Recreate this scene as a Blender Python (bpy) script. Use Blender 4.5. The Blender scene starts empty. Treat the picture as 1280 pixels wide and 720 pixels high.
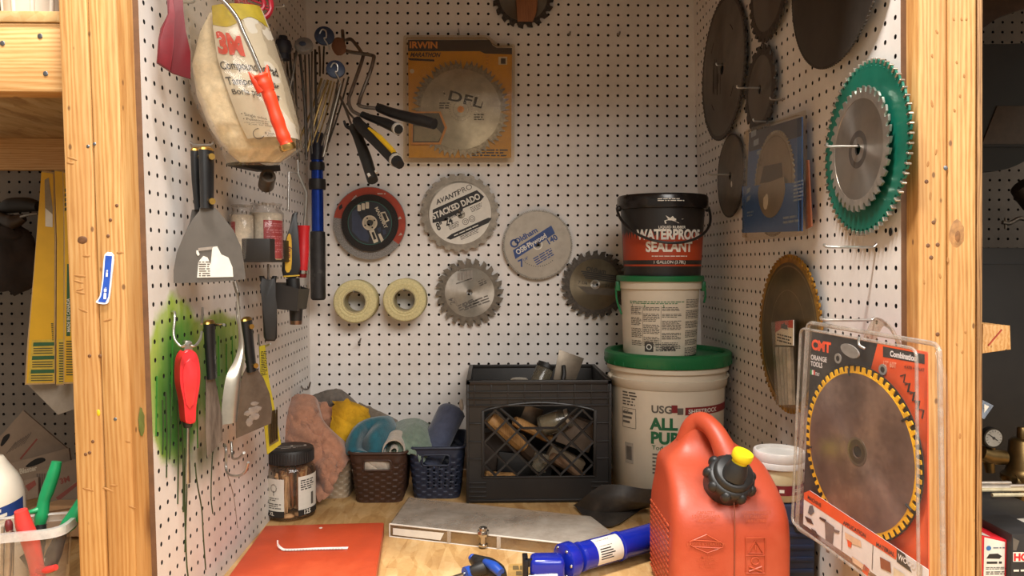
import bpy, bmesh, math, random
from math import sin, cos, pi, radians as rad, sqrt, atan2, hypot
from mathutils import Vector, Matrix, Euler, noise as mnoise
I = 0.0254                       # the scene is laid out in inches
BENCH = 36.0                     # bench top above the floor
S = bpy.context.scene
COL = S.collection
random.seed(7)

# ---------------------------------------------------------------- camera
FPX = 945.0
CAMH = 20.8
YAW, PITCH = rad(1.7), rad(1.8)
FW = Vector((sin(YAW)*cos(PITCH), cos(YAW)*cos(PITCH), -sin(PITCH)))
RT = Vector((cos(YAW), -sin(YAW), 0))
UP = RT.cross(FW)
CAM = Vector((0, 0, CAMH))
def ray(px, py): return FW + RT*((px-640)/FPX) - UP*((py-360)/FPX)
YB, XL, XR = 76.2, -18.06, 21.3
def lean_l(y): t=(y-39)/37.2; return .0187*(1-t)+.003*t
def lean_r(y): t=(y-39)/37.2; return .0187*(1-t)+.030*t
def xl(y, z): return XL - lean_l(y)*(z-20.8)
def xr(y, z): return XR - lean_r(y)*(z-20.8)
def at_y(px, py, Y):
    d = ray(px, py); return CAM + d*(Y/d.y)
def on_back(px, py, off=0): return at_y(px, py, YB-off)
def on_left(px, py, off=0):
    d = ray(px, py); x = XL+off
    for k in range(5):
        p = CAM + d*(x/d.x); x = xl(p.y, p.z)+off
    return p
def on_right(px, py, off=0):
    d = ray(px, py); x = XR-off
    for k in range(5):
        p = CAM + d*(x/d.x); x = xr(p.y, p.z)-off
    return p
def on_bench(px, py, h=0):
    d = ray(px, py); return CAM + d*((h-CAMH)/d.z)

class Frame:
    """an object's own frame: origin in inches, rotation; uv() = where a sight line meets its local xz plane"""
    def __init__(s, o, rot=(0,0,0)):
        s.o = Vector(o); s.rot = rot; s.R = Euler(rot).to_matrix(); s.Ri = s.R.transposed()
    def p3(s, px, py, off=0):
        o = s.Ri @ (CAM-s.o); d = s.Ri @ ray(px, py)
        t = (-off-o.y)/d.y; return o+d*t
    def uv(s, px, py, off=0):
        q = s.p3(px, py, off); return (q.x, q.z)
    def poly(s, pts, off=0): return [s.uv(a, b, off) for a, b in pts]
    def loc(s, p): return s.Ri @ (Vector(p)-s.o)

# ---------------------------------------------------------------- materials
def lin(c):
    c = c/255.0
    return c/12.92 if c <= .04045 else ((c+.055)/1.055)**2.4
def rgb(c):
    if isinstance(c, str):
        c = c.lstrip('#'); c = [int(c[i:i+2], 16) for i in (0, 2, 4)]
    return (lin(c[0]), lin(c[1]), lin(c[2]), 1)
MC = {}
def newmat(name):
    m = bpy.data.materials.new(name); m.use_nodes = True
    nt = m.node_tree; nt.nodes.clear()
    out = nt.nodes.new('ShaderNodeOutputMaterial')
    return m, nt, out
def N(nt, t, **kw):
    n = nt.nodes.new(t)
    for k, v in kw.items():
        if k in n.inputs.keys(): n.inputs[k].default_value = v
        else: setattr(n, k, v)
    return n
def L(nt, a, b): nt.links.new(a, b)
def mixc(nt, fac, a, b, blend='MIX'):
    n = nt.nodes.new('ShaderNodeMix'); n.data_type = 'RGBA'; n.blend_type = blend
    for sock, v in ((n.inputs[0], fac), (n.inputs[6], a), (n.inputs[7], b)):
        if isinstance(v, (int, float, tuple)): sock.default_value = v
        else: nt.links.new(v, sock)
    return n.outputs[2]
def mathn(nt, op, a, b=None, c=None, clamp=False):
    n = nt.nodes.new('ShaderNodeMath'); n.operation = op; n.use_clamp = clamp
    for k, v in enumerate((a, b, c)):
        if v is None: continue
        if isinstance(v, (int, float)): n.inputs[k].default_value = v
        else: nt.links.new(v, n.inputs[k])
    return n.outputs[0]
def ramp(nt, fac, stops):
    n = nt.nodes.new('ShaderNodeValToRGB'); e = n.color_ramp.elements
    while len(e) < len(stops): e.new(.5)
    for q, (p, c) in zip(e, stops):
        q.position = p; q.color = c if isinstance(c, tuple) else (c, c, c, 1)
    nt.links.new(fac, n.inputs[0]); return n.outputs[0]
def coords(nt, scale=(1,1,1), rot=(0,0,0), which='Object'):
    tc = nt.nodes.new('ShaderNodeTexCoord'); mp = nt.nodes.new('ShaderNodeMapping')
    mp.inputs['Scale'].default_value = scale; mp.inputs['Rotation'].default_value = rot
    nt.links.new(tc.outputs[which], mp.inputs[0]); return mp.outputs[0]
def noise(nt, vec, scale, detail=4, rough=.6):
    n = N(nt, 'ShaderNodeTexNoise'); n.inputs['Scale'].default_value = scale
    n.inputs['Detail'].default_value = detail; n.inputs['Roughness'].default_value = rough
    nt.links.new(vec, n.inputs['Vector']); return n.outputs[0]
def mat(name, col, rough=.5, metal=0., var=.12, scale=60, bump=0., bscale=None, stretch=(1,1,1), col2=None,
        spec=.5, sheen=0, aniso=False, sss=0, coat=0, dirt=None, dirt_amt=.5):
    """a painted / plastic / metal / cloth surface: base colour broken up by noise, optional bump and dirt"""
    if name in MC: return MC[name]
    m, nt, out = newmat(name)
    b = N(nt, 'ShaderNodeBsdfPrincipled'); L(nt, b.outputs[0], out.inputs[0])
    v = coords(nt, stretch)
    nz = noise(nt, v, scale)
    c = rgb(col)
    lo = tuple(x*(1-var*1.6) for x in c[:3])+(1,) if col2 is None else rgb(col2)
    hi = tuple(min(1, x*(1+var)) for x in c[:3])+(1,)
    colr = ramp(nt, nz, [(.3, lo), (.7, hi)])
    if dirt:
        dn = noise(nt, v, scale*.25, 6, .7)
        colr = mixc(nt, ramp(nt, dn, [(.5, 0.), (.72, dirt_amt)]), colr, rgb(dirt))
    L(nt, colr, b.inputs['Base Color'])
    b.inputs['Roughness'].default_value = rough; b.inputs['Metallic'].default_value = metal
    b.inputs['Specular IOR Level'].default_value = spec
    if sheen: b.inputs['Sheen Weight'].default_value = sheen
    if coat: b.inputs['Coat Weight'].default_value = coat
    if sss:
        b.inputs['Subsurface Weight'].default_value = sss; b.inputs['Subsurface Radius'].default_value = (.004, .003, .002)
    if aniso:
        t = N(nt, 'ShaderNodeTangent'); t.direction_type = 'RADIAL'; t.axis = 'Y'
        L(nt, t.outputs[0], b.inputs['Tangent']); b.inputs['Anisotropic'].default_value = .75
    if bump:
        bn = N(nt, 'ShaderNodeBump'); bn.inputs['Strength'].default_value = bump; bn.inputs['Distance'].default_value = .002
        L(nt, noise(nt, v, bscale or scale*2), bn.inputs['Height']); L(nt, bn.outputs[0], b.inputs['Normal'])
    MC[name] = m; return m
def clear(name, tint='#ffffff', opac=.08, rough=.05, haze='#cfc8bd', scale=80, gloss=.5):
    """thin clear plastic: see-through, glossy, with hazy scuffs"""
    if name in MC: return MC[name]
    m, nt, out = newmat(name)
    tr = N(nt, 'ShaderNodeBsdfTransparent'); tr.inputs[0].default_value = rgb(tint)
    df = N(nt, 'ShaderNodeBsdfPrincipled'); df.inputs['Base Color'].default_value = rgb(haze); df.inputs['Roughness'].default_value = .4
    gl = N(nt, 'ShaderNodeBsdfGlossy'); gl.inputs['Roughness'].default_value = rough
    v = coords(nt); nz = noise(nt, v, scale, 6, .7)
    m1 = N(nt, 'ShaderNodeMixShader'); L(nt, ramp(nt, nz, [(.3, opac*.4), (.75, min(1, opac*1.7))]), m1.inputs[0])
    L(nt, tr.outputs[0], m1.inputs[1]); L(nt, df.outputs[0], m1.inputs[2])
    fr = N(nt, 'ShaderNodeLayerWeight'); fr.inputs[0].default_value = .18
    m2 = N(nt, 'ShaderNodeMixShader'); L(nt, mathn(nt, 'MULTIPLY_ADD', fr.outputs[0], gloss, .03), m2.inputs[0])
    L(nt, m1.outputs[0], m2.inputs[1]); L(nt, gl.outputs[0], m2.inputs[2])
    bn = N(nt, 'ShaderNodeBump'); bn.inputs['Strength'].default_value = .15; bn.inputs['Distance'].default_value = .002
    L(nt, nz, bn.inputs['Height']); L(nt, bn.outputs[0], gl.inputs['Normal'])
    L(nt, m2.outputs[0], out.inputs[0]); MC[name] = m; return m

# ---------------------------------------------------------------- mesh builder
def rotm(rx=0, ry=0, rz=0): return Euler((rx, ry, rz)).to_matrix().to_4x4()
def smooth_path(pts, k=6, closed=False):
    P = [Vector(p) for p in pts]; n = len(P); out = []
    if n < 3: return P
    rng = range(n if closed else n-1)
    for i in rng:
        p1, p2 = P[i], P[(i+1) % n]
        p0 = P[i-1] if (i > 0 or closed) else p1*2-p2
        p3 = P[(i+2) % n] if (i+2 < n or closed) else p2*2-p1
        for j in range(k):
            t = j/k
            out.append(.5*((2*p1)+(p2-p0)*t+(2*p0-5*p1+4*p2-p3)*t*t+(3*p1-p0-3*p2+p3)*t**3))
    if not closed: out.append(P[-1].copy())
    return out
def smooth2(pts, k=5, closed=True): return [(v.x, v.y) for v in smooth_path([(a, b, 0) for a, b in pts], k, closed)]
def round_poly(pts, r, k=4):
    """2-D polygon with rounded corners"""
    out = []; n = len(pts)
    for i in range(n):
        p = Vector(pts[i]); a = Vector(pts[i-1])-p; b = Vector(pts[(i+1) % n])-p
        rr = r[i] if isinstance(r, (list, tuple)) else r
        q = min(rr, a.length*.45, b.length*.45)
        if q <= 1e-4: out.append(tuple(p)); continue
        s, e = p+a.normalized()*q, p+b.normalized()*q
        for j in range(k+1):
            t = j/k; out.append(tuple((1-t)**2*s+2*t*(1-t)*p+t*t*e))
    return out
def rrect(x0, z0, x1, z1, r=.1, k=4): return round_poly([(x0, z0), (x1, z0), (x1, z1), (x0, z1)], r, k)
def circ(cx, cz, r, n=24, a0=0, a1=2*pi): return [(cx+r*cos(a0+(a1-a0)*i/n), cz+r*sin(a0+(a1-a0)*i/n)) for i in range(n)]
TXT = {}
class MB:
    def __init__(s): s.v = []; s.f = []; s.m = []
    def add(s, vs, fs, m=0, M=None):
        o = len(s.v)
        if M is not None: vs = [M @ Vector(v) for v in vs]
        s.v.extend([tuple(v) for v in vs])
        for k, f in enumerate(fs):
            s.f.append(tuple(i+o for i in f)); s.m.append(m[k] if isinstance(m, list) else m)
        return s
    def bm(s, b, m=0, M=None):
        b.verts.ensure_lookup_table()
        for i, v in enumerate(b.verts): v.index = i
        s.add([v.co for v in b.verts], [[v.index for v in f.verts] for f in b.faces], m, M); b.free(); return s
    def box(s, c, size, m=0, bev=.04, M=None, seg=2):
        b = bmesh.new(); bmesh.ops.create_cube(b, size=1)
        for v in b.verts: v.co = Vector((v.co.x*size[0]+c[0], v.co.y*size[1]+c[1], v.co.z*size[2]+c[2]))
        if bev: bmesh.ops.bevel(b, geom=b.edges[:], offset=min(bev, min(size)*.45), segments=seg, profile=.5, affect='EDGES')
        return s.bm(b, m, M)
    def prism(s, poly, y0, y1, m=0, bev=0, M=None, mf=None, seg=2):
        """polygon in the local xz plane, extruded from y0 (towards the viewer) to y1"""
        n = len(poly)
        a = sum(poly[i-1][0]*poly[i][1]-poly[i][0]*poly[i-1][1] for i in range(n))
        if a < 0: poly = poly[::-1]
        if bev:
            b = bmesh.new()
            lo = [b.verts.new((x, y0, z)) for x, z in poly]; hi = [b.verts.new((x, y1, z)) for x, z in poly]
            ff = b.faces.new(lo); b.faces.new(hi[::-1])
            for i in range(n): b.faces.new((lo[i], hi[i], hi[(i+1) % n], lo[(i+1) % n]))
            ed = list(ff.edges)
            bmesh.ops.bevel(b, geom=ed, offset=bev, segments=seg, profile=.5, affect='EDGES', clamp_overlap=True)
            bmesh.ops.recalc_face_normals(b, faces=b.faces[:])
            return s.bm(b, m, M)
        vs = [(x, y0, z) for x, z in poly]+[(x, y1, z) for x, z in poly]
        fs = [tuple(range(n)), tuple(range(2*n-1, n-1, -1))]+[(i, n+i, n+(i+1) % n, (i+1) % n) for i in range(n)]
        return s.add(vs, fs, m if mf is None else [mf]+[m]*(n+1), M)
    def flat(s, poly, y, m=0, M=None):
        n = len(poly)
        a = sum(poly[i-1][0]*poly[i][1]-poly[i][0]*poly[i-1][1] for i in range(n))
        if a < 0: poly = poly[::-1]
        return s.add([(x, y, z) for x, z in poly], [tuple(range(n))], m, M)
    def rect(s, x0, z0, x1, z1, y, m=0, M=None): return s.flat([(x0, z0), (x1, z0), (x1, z1), (x0, z1)], y, m, M)
    def tube(s, path, r, n=8, m=0, M=None, closed=False, caps=True, flat=1.):
        P = [Vector(p) for p in path]; k = len(P)
        R = r if isinstance(r, (list, tuple)) else [r]*k
        if len(R) != k: R = [R[min(len(R)-1, int(i*len(R)/k))] if len(R) < 2 else (lambda t: R[int(t)]*(1-t+int(t))+R[min(int(t)+1, len(R)-1)]*(t-int(t)))(i*(len(R)-1)/(k-1)) for i in range(k)]
        T = []
        for i in range(k):
            a = P[i-1] if (i > 0 or closed) else P[i]; b = P[(i+1) % k] if (i < k-1 or closed) else P[i]
            t = b-a; T.append(t.normalized() if t.length > 1e-9 else Vector((0, 0, 1)))
        u = T[0].orthogonal().normalized(); vs = []; fs = []
        for i in range(k):
            u = (u-T[i]*u.dot(T[i]))
            u = u.normalized() if u.length > 1e-6 else T[i].orthogonal().normalized()
            w = T[i].cross(u)
            for j in range(n):
                a = 2*pi*j/n; vs.append(P[i]+u*cos(a)*R[i]+w*sin(a)*R[i]*flat)
        for i in range(k if closed else k-1):
            for j in range(n):
                a, b = i*n+j, i*n+(j+1) % n; c = ((i+1) % k)*n
                fs.append((a, b, c+(j+1) % n, c+j))
        if caps and not closed: fs += [tuple(range(n-1, -1, -1)), tuple((k-1)*n+j for j in range(n))]
        return s.add(vs, fs, m, M)
    def lathe(s, prof, n=32, m=0, M=None, a0=0, a1=2*pi):
        """profile (r, z) turned about local z; m may be one index per profile segment"""
        full = abs(a1-a0-2*pi) < 1e-6; k = len(prof); na = n if full else n+1; vs = []; fs = []; ms = []
        for r, z in prof:
            for j in range(na):
                a = a0+(a1-a0)*j/n; vs.append((r*cos(a), r*sin(a), z))
        for i in range(k-1):
            for j in range(n):
                a, b = i*na+j, i*na+(j+1) % na; q = (i+1)*na
                fs.append((a, b, q+(j+1) % na, q+j)); ms.append(m[i] if isinstance(m, (list, tuple)) else m)
        return s.add(vs, fs, ms, M)
    def rings(s, radfs, y0, y1, n, mats, c=(0, 0), M=None, mside=None, mback=None):
        """a flat disc in xz made of concentric rings; radfs are numbers or lists of (radius, angle), the outermost first"""
        pts = []
        ang = None
        for r in radfs:
            if isinstance(r, list): ang = [a for _, a in r]
        if ang is None: ang = [2*pi*i/n for i in range(n)]
        k = len(ang)
        for r in radfs:
            if isinstance(r, list): pts.append([(c[0]+q*cos(a), c[1]+q*sin(a)) for q, a in r])
            else: pts.append([(c[0]+r*cos(a), c[1]+r*sin(a)) for a in ang])
        vs = []; fs = []; ms = []
        for y in (y0, y1):
            for ring in pts: vs += [(x, y, z) for x, z in ring]
        q = len(pts)
        for i in range(q-1):
            for j in range(k):
                a, b, c2, d = i*k+j, i*k+(j+1) % k, (i+1)*k+(j+1) % k, (i+1)*k+j
                fs.append((a, b, c2, d)); ms.append(mats[i])
                o = q*k; fs.append((d+o, c2+o, b+o, a+o)); ms.append(mback if mback is not None else mats[i])
        ms0 = mside if mside is not None else mats[0]
        for i in (0, q-1):
            for j in range(k):
                a, b, o = i*k+j, i*k+(j+1) % k, q*k
                fs.append((a, a+o, b+o, b) if i == 0 else (b, b+o, a+o, a)); ms.append(ms0 if i == 0 else mats[-1])
        return s.add(vs, fs, ms, M)
    def grid(s, nu, nv, f, m=0, M=None, thick=0, cu=False):
        vs = []; fs = []
        for i in range(nu+(0 if cu else 1)):
            for j in range(nv+1): vs.append(Vector(f(i/nu, j/nv)))
        K = nv+1; nn = nu if cu else nu+1
        for i in range(nu):
            for j in range(nv):
                a, b = i*K+j, ((i+1) % nn)*K+j; fs.append((a, b, b+1, a+1))
        if thick:
            b = bmesh.new(); bv = [b.verts.new(v) for v in vs]
            for q in fs:
                try: b.faces.new([bv[i] for i in q])
                except ValueError: pass
            b.normal_update(); n0 = len(bv)
            tw = [b.verts.new(v.co-v.normal*thick) for v in bv]; b.verts.index_update()
            for q in list(b.faces): b.faces.new([tw[v.index] for v in reversed(q.verts)])
            for e in [e for e in b.edges if len(e.link_faces) == 1 and e.verts[0].index < n0]:
                f = e.link_faces[0]; lp = [l for l in f.loops if l.edge == e][0]; a, c = lp.vert, lp.link_loop_next.vert
                b.faces.new([c, a, tw[a.index], tw[c.index]])
            return s.bm(b, m, M)
        return s.add(vs, fs, m, M)
    def blob(s, c, size, m=0, amp=.15, freq=1.2, sub=3, seed=0, M=None, fn=None):
        b = bmesh.new(); bmesh.ops.create_icosphere(b, subdivisions=sub, radius=1)
        for v in b.verts:
            p = v.co.copy(); q = p*freq+Vector((seed*7.1, seed*3.3, seed))
            d = 1+amp*mnoise.noise(q)+amp*.4*mnoise.noise(q*2.7)
            p = Vector((p.x*size[0], p.y*size[1], p.z*size[2]))*d
            if fn: p = Vector(fn(p))
            v.co = p+Vector(c)
        return s.bm(b, m, M)
    def text(s, t, x, z, h, y=-.02, m=0, M=None, rot=0, align='LEFT', sx=1., shear=0, bold=0., warp=None, space=1.):
        """lettering lying in the local xz plane; h = capital height"""
        key = (t, align, bold, shear, space)
        if key not in TXT:
            cu = bpy.data.curves.new('lettering', 'FONT'); cu.body = t; cu.align_x = align; cu.offset = bold; cu.shear = shear
            cu.space_character = space; cu.resolution_u = 3; cu.size = 1; cu.fill_mode = 'FRONT'
            o = bpy.data.objects.new('lettering', cu); COL.objects.link(o)
            me = bpy.data.meshes.new_from_object(o.evaluated_get(bpy.context.evaluated_depsgraph_get()))
            TXT[key] = ([tuple(v.co) for v in me.vertices], [tuple(p.vertices) for p in me.polygons])
            bpy.data.objects.remove(o); bpy.data.curves.remove(cu); bpy.data.meshes.remove(me)
        vs, fs = TXT[key]; k = h/.70; ca, sa = cos(rot), sin(rot); out = []
        for a, b, _ in vs:
            a, b = a*k*sx, b*k
            X, Z = x+a*ca-b*sa, z+a*sa+b*ca
            out.append(warp(X, Z) if warp else (X, y, Z))
        return s.add(out, fs, m, M)
    def scribble(s, x0, z0, x1, z1, rows, y=-.02, m=0, M=None, warp=None, fill=.5, rnd=None):
        """rows of unreadably small print as thin strokes"""
        rnd = rnd or random; dz = (z1-z0)/rows
        for i in range(rows):
            x = x0; zz = z0+dz*(i+.5-fill/2)
            end = x1-(x1-x0)*(rnd.random()*.25 if rnd.random() < .4 else 0)
            while x < end:
                w = dz*(.8+2.6*rnd.random()); e = min(end, x+w)
                q = [(x, zz), (e, zz), (e, zz+dz*fill), (x, zz+dz*fill)]
                vs = [warp(a, b) if warp else (a, y, b) for a, b in q]
                s.add(vs, [(0, 1, 2, 3)], m, M); x = e+dz*.45
        return s
    def build(s, name, mats, parent=None, loc=(0, 0, 0), rot=(0, 0, 0), label=None, angle=35, world=False):
        me = bpy.data.meshes.new(name)
        me.from_pydata([(a*I, b*I, c*I) for a, b, c in s.v], [], s.f)
        if not isinstance(mats, (list, tuple)): mats = [mats]
        for q in mats: me.materials.append(q)
        me.polygons.foreach_set('material_index', s.m)
        me.polygons.foreach_set('use_smooth', [True]*len(s.f))
        me.update(); me.set_sharp_from_angle(angle=rad(angle))
        o = bpy.data.objects.new(name, me); COL.objects.link(o)
        if parent is not None:
            o.parent = parent; o.location = [q*I for q in loc]
        else: o.location = (loc[0]*I, loc[1]*I, (loc[2]+BENCH)*I)
        o.rotation_euler = rot
        if label: o['label'] = label
        return o
def W(p): return (p[0]*I, p[1]*I, (p[2]+BENCH)*I)
def thing(name, label, cat, fr, group=None):
    o = bpy.data.objects.new(name, None); COL.objects.link(o); o.empty_display_size = .03
    o.location = W(fr.o); o.rotation_euler = fr.rot
    o['label'] = label; o['category'] = cat
    if group: o['group'] = group
    return o
def solo(mb, name, mats, label, cat, fr, group=None, kind=None):
    o = mb.build(name, mats, None, fr.o, fr.rot)
    o['label'] = label; o['category'] = cat
    if group: o['group'] = group
    if kind: o['kind'] = kind
    return o
# ---------------------------------------------------------------- shared materials
def wood_mat(name, c1, c2, c3, axis='Z', scale=1., rough=.6, knots=True):
    """planed softwood: grain stretched along the board, darker late-wood lines, knots and nicks"""
    if name in MC: return MC[name]
    m, nt, out = newmat(name)
    b = N(nt, 'ShaderNodeBsdfPrincipled'); L(nt, b.outputs[0], out.inputs[0]); b.inputs['Roughness'].default_value = rough
    st = {'Z': (1, 1, .07), 'X': (.07, 1, 1), 'Y': (1, .07, 1)}[axis]
    v = coords(nt, st)
    wv = N(nt, 'ShaderNodeTexWave'); wv.wave_type = 'BANDS'; wv.bands_direction = {'Z': 'X', 'X': 'Z', 'Y': 'X'}[axis]
    L(nt, v, wv.inputs['Vector'])
    wv.inputs['Scale'].default_value = 55*scale; wv.inputs['Distortion'].default_value = 9; wv.inputs['Detail'].default_value = 3
    wv.inputs['Detail Scale'].default_value = 1.1
    n1 = noise(nt, v, 260*scale, 5, .65); n2 = noise(nt, v, 30*scale, 4, .6)
    g = mathn(nt, 'MULTIPLY_ADD', wv.outputs[0], .35, mathn(nt, 'MULTIPLY', n1, .75))
    colr = ramp(nt, g, [(.25, rgb(c3)), (.5, rgb(c2)), (.8, rgb(c1))])
    colr = mixc(nt, ramp(nt, n2, [(.38, .45), (.62, 0.)]), colr, rgb(c3))
    if knots:
        vo = N(nt, 'ShaderNodeTexVoronoi'); vo.inputs['Scale'].default_value = 7
        v2 = coords(nt, {'Z': (1, 1, .55), 'X': (.55, 1, 1), 'Y': (1, .55, 1)}[axis]); L(nt, v2, vo.inputs['Vector'])
        colr = mixc(nt, ramp(nt, vo.outputs['Distance'], [(.05, .85), (.10, .35), (.16, 0.)]), colr, rgb('#6a4020'))
        v3 = N(nt, 'ShaderNodeTexVoronoi'); v3.inputs['Scale'].default_value = 34; L(nt, v2, v3.inputs['Vector'])
        colr = mixc(nt, ramp(nt, v3.outputs['Distance'], [(.05, .8), (.09, 0.)]), colr, rgb('#5b3a1d'))
    L(nt, colr, b.inputs['Base Color'])
    bn = N(nt, 'ShaderNodeBump'); bn.inputs['Strength'].default_value = .25; bn.inputs['Distance'].default_value = .001
    L(nt, n1, bn.inputs['Height']); L(nt, bn.outputs[0], b.inputs['Normal'])
    MC[name] = m; return m
PINE = wood_mat('pine stud', '#d6aa6e', '#c69455', '#a8733c')
PINE_X = wood_mat('pine beam', '#e4b87c', '#d6a364', '#bb8447', 'X')
PINE_Y = wood_mat('pine block', '#e0b47a', '#d2a062', '#b98145', 'Y')
PLY = wood_mat('plywood edge', '#b98f5c', '#9b7245', '#6f4d2c', 'Z', 2., knots=False)
def osb_mat():
    m, nt, out = newmat('oriented strand board')
    b = N(nt, 'ShaderNodeBsdfPrincipled'); L(nt, b.outputs[0], out.inputs[0]); b.inputs['Roughness'].default_value = .75
    cols = []
    for sc, r, st in ((44, .3, (1, .28, 1)), (55, 1.2, (1, .3, 1)), (50, -.8, (1, .25, 1))):
        vo = N(nt, 'ShaderNodeTexVoronoi'); vo.inputs['Scale'].default_value = sc
        vv = coords(nt, st, (0, 0, r)); L(nt, vv, vo.inputs['Vector']); cols.append(vo)
    a = N(nt, 'ShaderNodeSeparateColor'); L(nt, cols[0].outputs['Color'], a.inputs[0])
    c2 = N(nt, 'ShaderNodeSeparateColor'); L(nt, cols[1].outputs['Color'], c2.inputs[0])
    g = N(nt, 'ShaderNodeSeparateColor'); L(nt, cols[2].outputs['Color'], g.inputs[0])
    mixv = mathn(nt, 'ADD', mathn(nt, 'MULTIPLY', a.outputs[0], .4), mathn(nt, 'MULTIPLY_ADD', c2.outputs[1], .3, mathn(nt, 'MULTIPLY', g.outputs[2], .3)))
    v = coords(nt); fine = noise(nt, v, 160, 5, .7); big = noise(nt, v, 7, 4, .6)
    mixv = mathn(nt, 'ADD', mathn(nt, 'MULTIPLY', mixv, .75), mathn(nt, 'MULTIPLY', fine, .3))
    colr = ramp(nt, mixv, [(.15, rgb('#a97c45')), (.4, rgb('#c59a5f')), (.6, rgb('#d4ac72')), (.95, rgb('#dfbf8c'))])
    colr = mixc(nt, ramp(nt, big, [(.45, 0.), (.7, .45)]), colr, rgb('#8a6238'))
    L(nt, colr, b.inputs['Base Color'])
    bn = N(nt, 'ShaderNodeBump'); bn.inputs['Strength'].default_value = .3; bn.inputs['Distance'].default_value = .001
    L(nt, mixv, bn.inputs['Height']); L(nt, bn.outputs[0], b.inputs['Normal'])
    return m
OSB = osb_mat()
def peg_mat(name, stain=None, cc=('#d6cfc7', '#e6e0da')):
    """painted pegboard, scuffed; stain = list of (y, z, ry, rz, colour) overspray patches in inches"""
    m, nt, out = newmat(name)
    b = N(nt, 'ShaderNodeBsdfPrincipled'); L(nt, b.outputs[0], out.inputs[0]); b.inputs['Roughness'].default_value = .55
    v = coords(nt); n1 = noise(nt, v, 9, 6, .7); n2 = noise(nt, v, 300, 3)
    colr = ramp(nt, n1, [(.3, rgb(cc[0])), (.65, rgb(cc[1]))])
    if stain:
        sp = N(nt, 'ShaderNodeSeparateXYZ'); L(nt, v, sp.inputs[0]); nz = noise(nt, v, 14, 4, .6)
        nv = mathn(nt, 'MULTIPLY', mathn(nt, 'SUBTRACT', nz, .5), .55)
        streak = noise(nt, coords(nt, (1, 1, .06)), 46, 3, .6)
        for (yy, zz, ry, rz, c, lo, hi) in stain:
            dy = mathn(nt, 'DIVIDE', mathn(nt, 'SUBTRACT', sp.outputs[1], yy*I), ry*I)
            dz = mathn(nt, 'DIVIDE', mathn(nt, 'SUBTRACT', sp.outputs[2], zz*I), rz*I)
            d = mathn(nt, 'ADD', mathn(nt, 'SQRT', mathn(nt, 'ADD', mathn(nt, 'MULTIPLY', dy, dy), mathn(nt, 'MULTIPLY', dz, dz))), nv)
            k = ramp(nt, d, [(lo, 1.), (hi, 0.)])
            k2 = mathn(nt, 'MULTIPLY', k, ramp(nt, streak, [(.3, .72), (.6, 1.)]))
            colr = mixc(nt, k2, colr, rgb(c))
    L(nt, colr, b.inputs['Base Color'])
    bn = N(nt, 'ShaderNodeBump'); bn.inputs['Strength'].default_value = .08; bn.inputs['Distance'].default_value = .001
    L(nt, n2, bn.inputs['Height']); L(nt, bn.outputs[0], b.inputs['Normal'])
    return m
DARKHOLE = mat('dark cavity', '#17130f', .9)
BLACKMARK = mat('black paint mark', '#171616', .6)
PEG = peg_mat('pegboard paint')
PEGB = peg_mat('bay pegboard with painted shade', None, ('#6c6258', '#7c7267'))  # shade of the side bays put into a darker board colour
WIRE = mat('zinc wire', '#b9b6b0', .28, .9, .1)
DWIRE = mat('dull steel wire', '#8a8177', .4, .85, .2)
def pegboard(name, mapf, u0, u1, w0, w1, hu, hw, mats):
    """a pegboard panel with real 1/4 inch holes 1 inch apart and a dark cavity behind; mapf(u, w, depth) -> xyz in inches"""
    mb = MB(); r, n, T = .135, 10, .22
    import math as _m
    us = [hu+k for k in range(-80, 81) if u0+.3 < hu+k < u1-.3]; ws = [hw+k for k in range(-80, 81) if w0+.3 < hw+k < w1-.3]
    ang = [2*pi*(j+.5)/n for j in range(n)]
    U = [u0]+[u+.5 for u in us[:-1]]+[u1]; Wd = [w0]+[w+.5 for w in ws[:-1]]+[w1]
    def sq(a, uc, wc, ua, ub, wa, wb):
        dx, dz = cos(a), sin(a)
        tx = ((ub-uc)/dx if dx > 0 else (ua-uc)/dx) if abs(dx) > 1e-9 else 1e9
        tz = ((wb-wc)/dz if dz > 0 else (wa-wc)/dz) if abs(dz) > 1e-9 else 1e9
        t = min(tx, tz); return uc+dx*t, wc+dz*t
    vs = []; fs = []; ms = []
    for i, uc in enumerate(us):
        for j, wc in enumerate(ws):
            ua, ub, wa, wb = U[i], U[i+1], Wd[j], Wd[j+1]
            an = sorted(set(ang+[atan2(q-wc, p-uc) % (2*pi) for p in (ua, ub) for q in (wa, wb)]))
            k = len(an); o = len(vs)
            for a in an: vs.append(mapf(*sq(a, uc, wc, ua, ub, wa, wb), 0))
            for a in an: vs.append(mapf(uc+r*cos(a), wc+r*sin(a), 0))
            for a in an: vs.append(mapf(uc+r*cos(a), wc+r*sin(a), T))
            for q in range(k):
                e = (q+1) % k
                fs.append((o+q, o+e, o+k+e, o+k+q)); ms.append(0)
                fs.append((o+k+q, o+k+e, o+2*k+e, o+2*k+q)); ms.append(1)
    mb.add(vs, fs, ms)
    c = [mapf(u, w, d) for d in (.5, .75) for u, w in ((u0, w0), (u1, w0), (u1, w1), (u0, w1))]
    mb.add(c, [(0, 1, 2, 3), (7, 6, 5, 4), (0, 4, 5, 1), (1, 5, 6, 2), (2, 6, 7, 3), (3, 7, 4, 0)], [1, 2, 2, 2, 2, 2])
    e = [mapf(u, w, d) for d in (0, .5) for u, w in ((u0, w0), (u1, w0), (u1, w1), (u0, w1))]
    mb.add(e, [(0, 4, 5, 1), (1, 5, 6, 2), (2, 6, 7, 3), (3, 7, 4, 0)], 2)
    o = mb.build(name, mats, None, (0, 0, 0), angle=30); o['kind'] = 'structure'
    return o
HARD = mat('hardboard edge', '#6a4a30', .7)
ZTOP = 47.4
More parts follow.
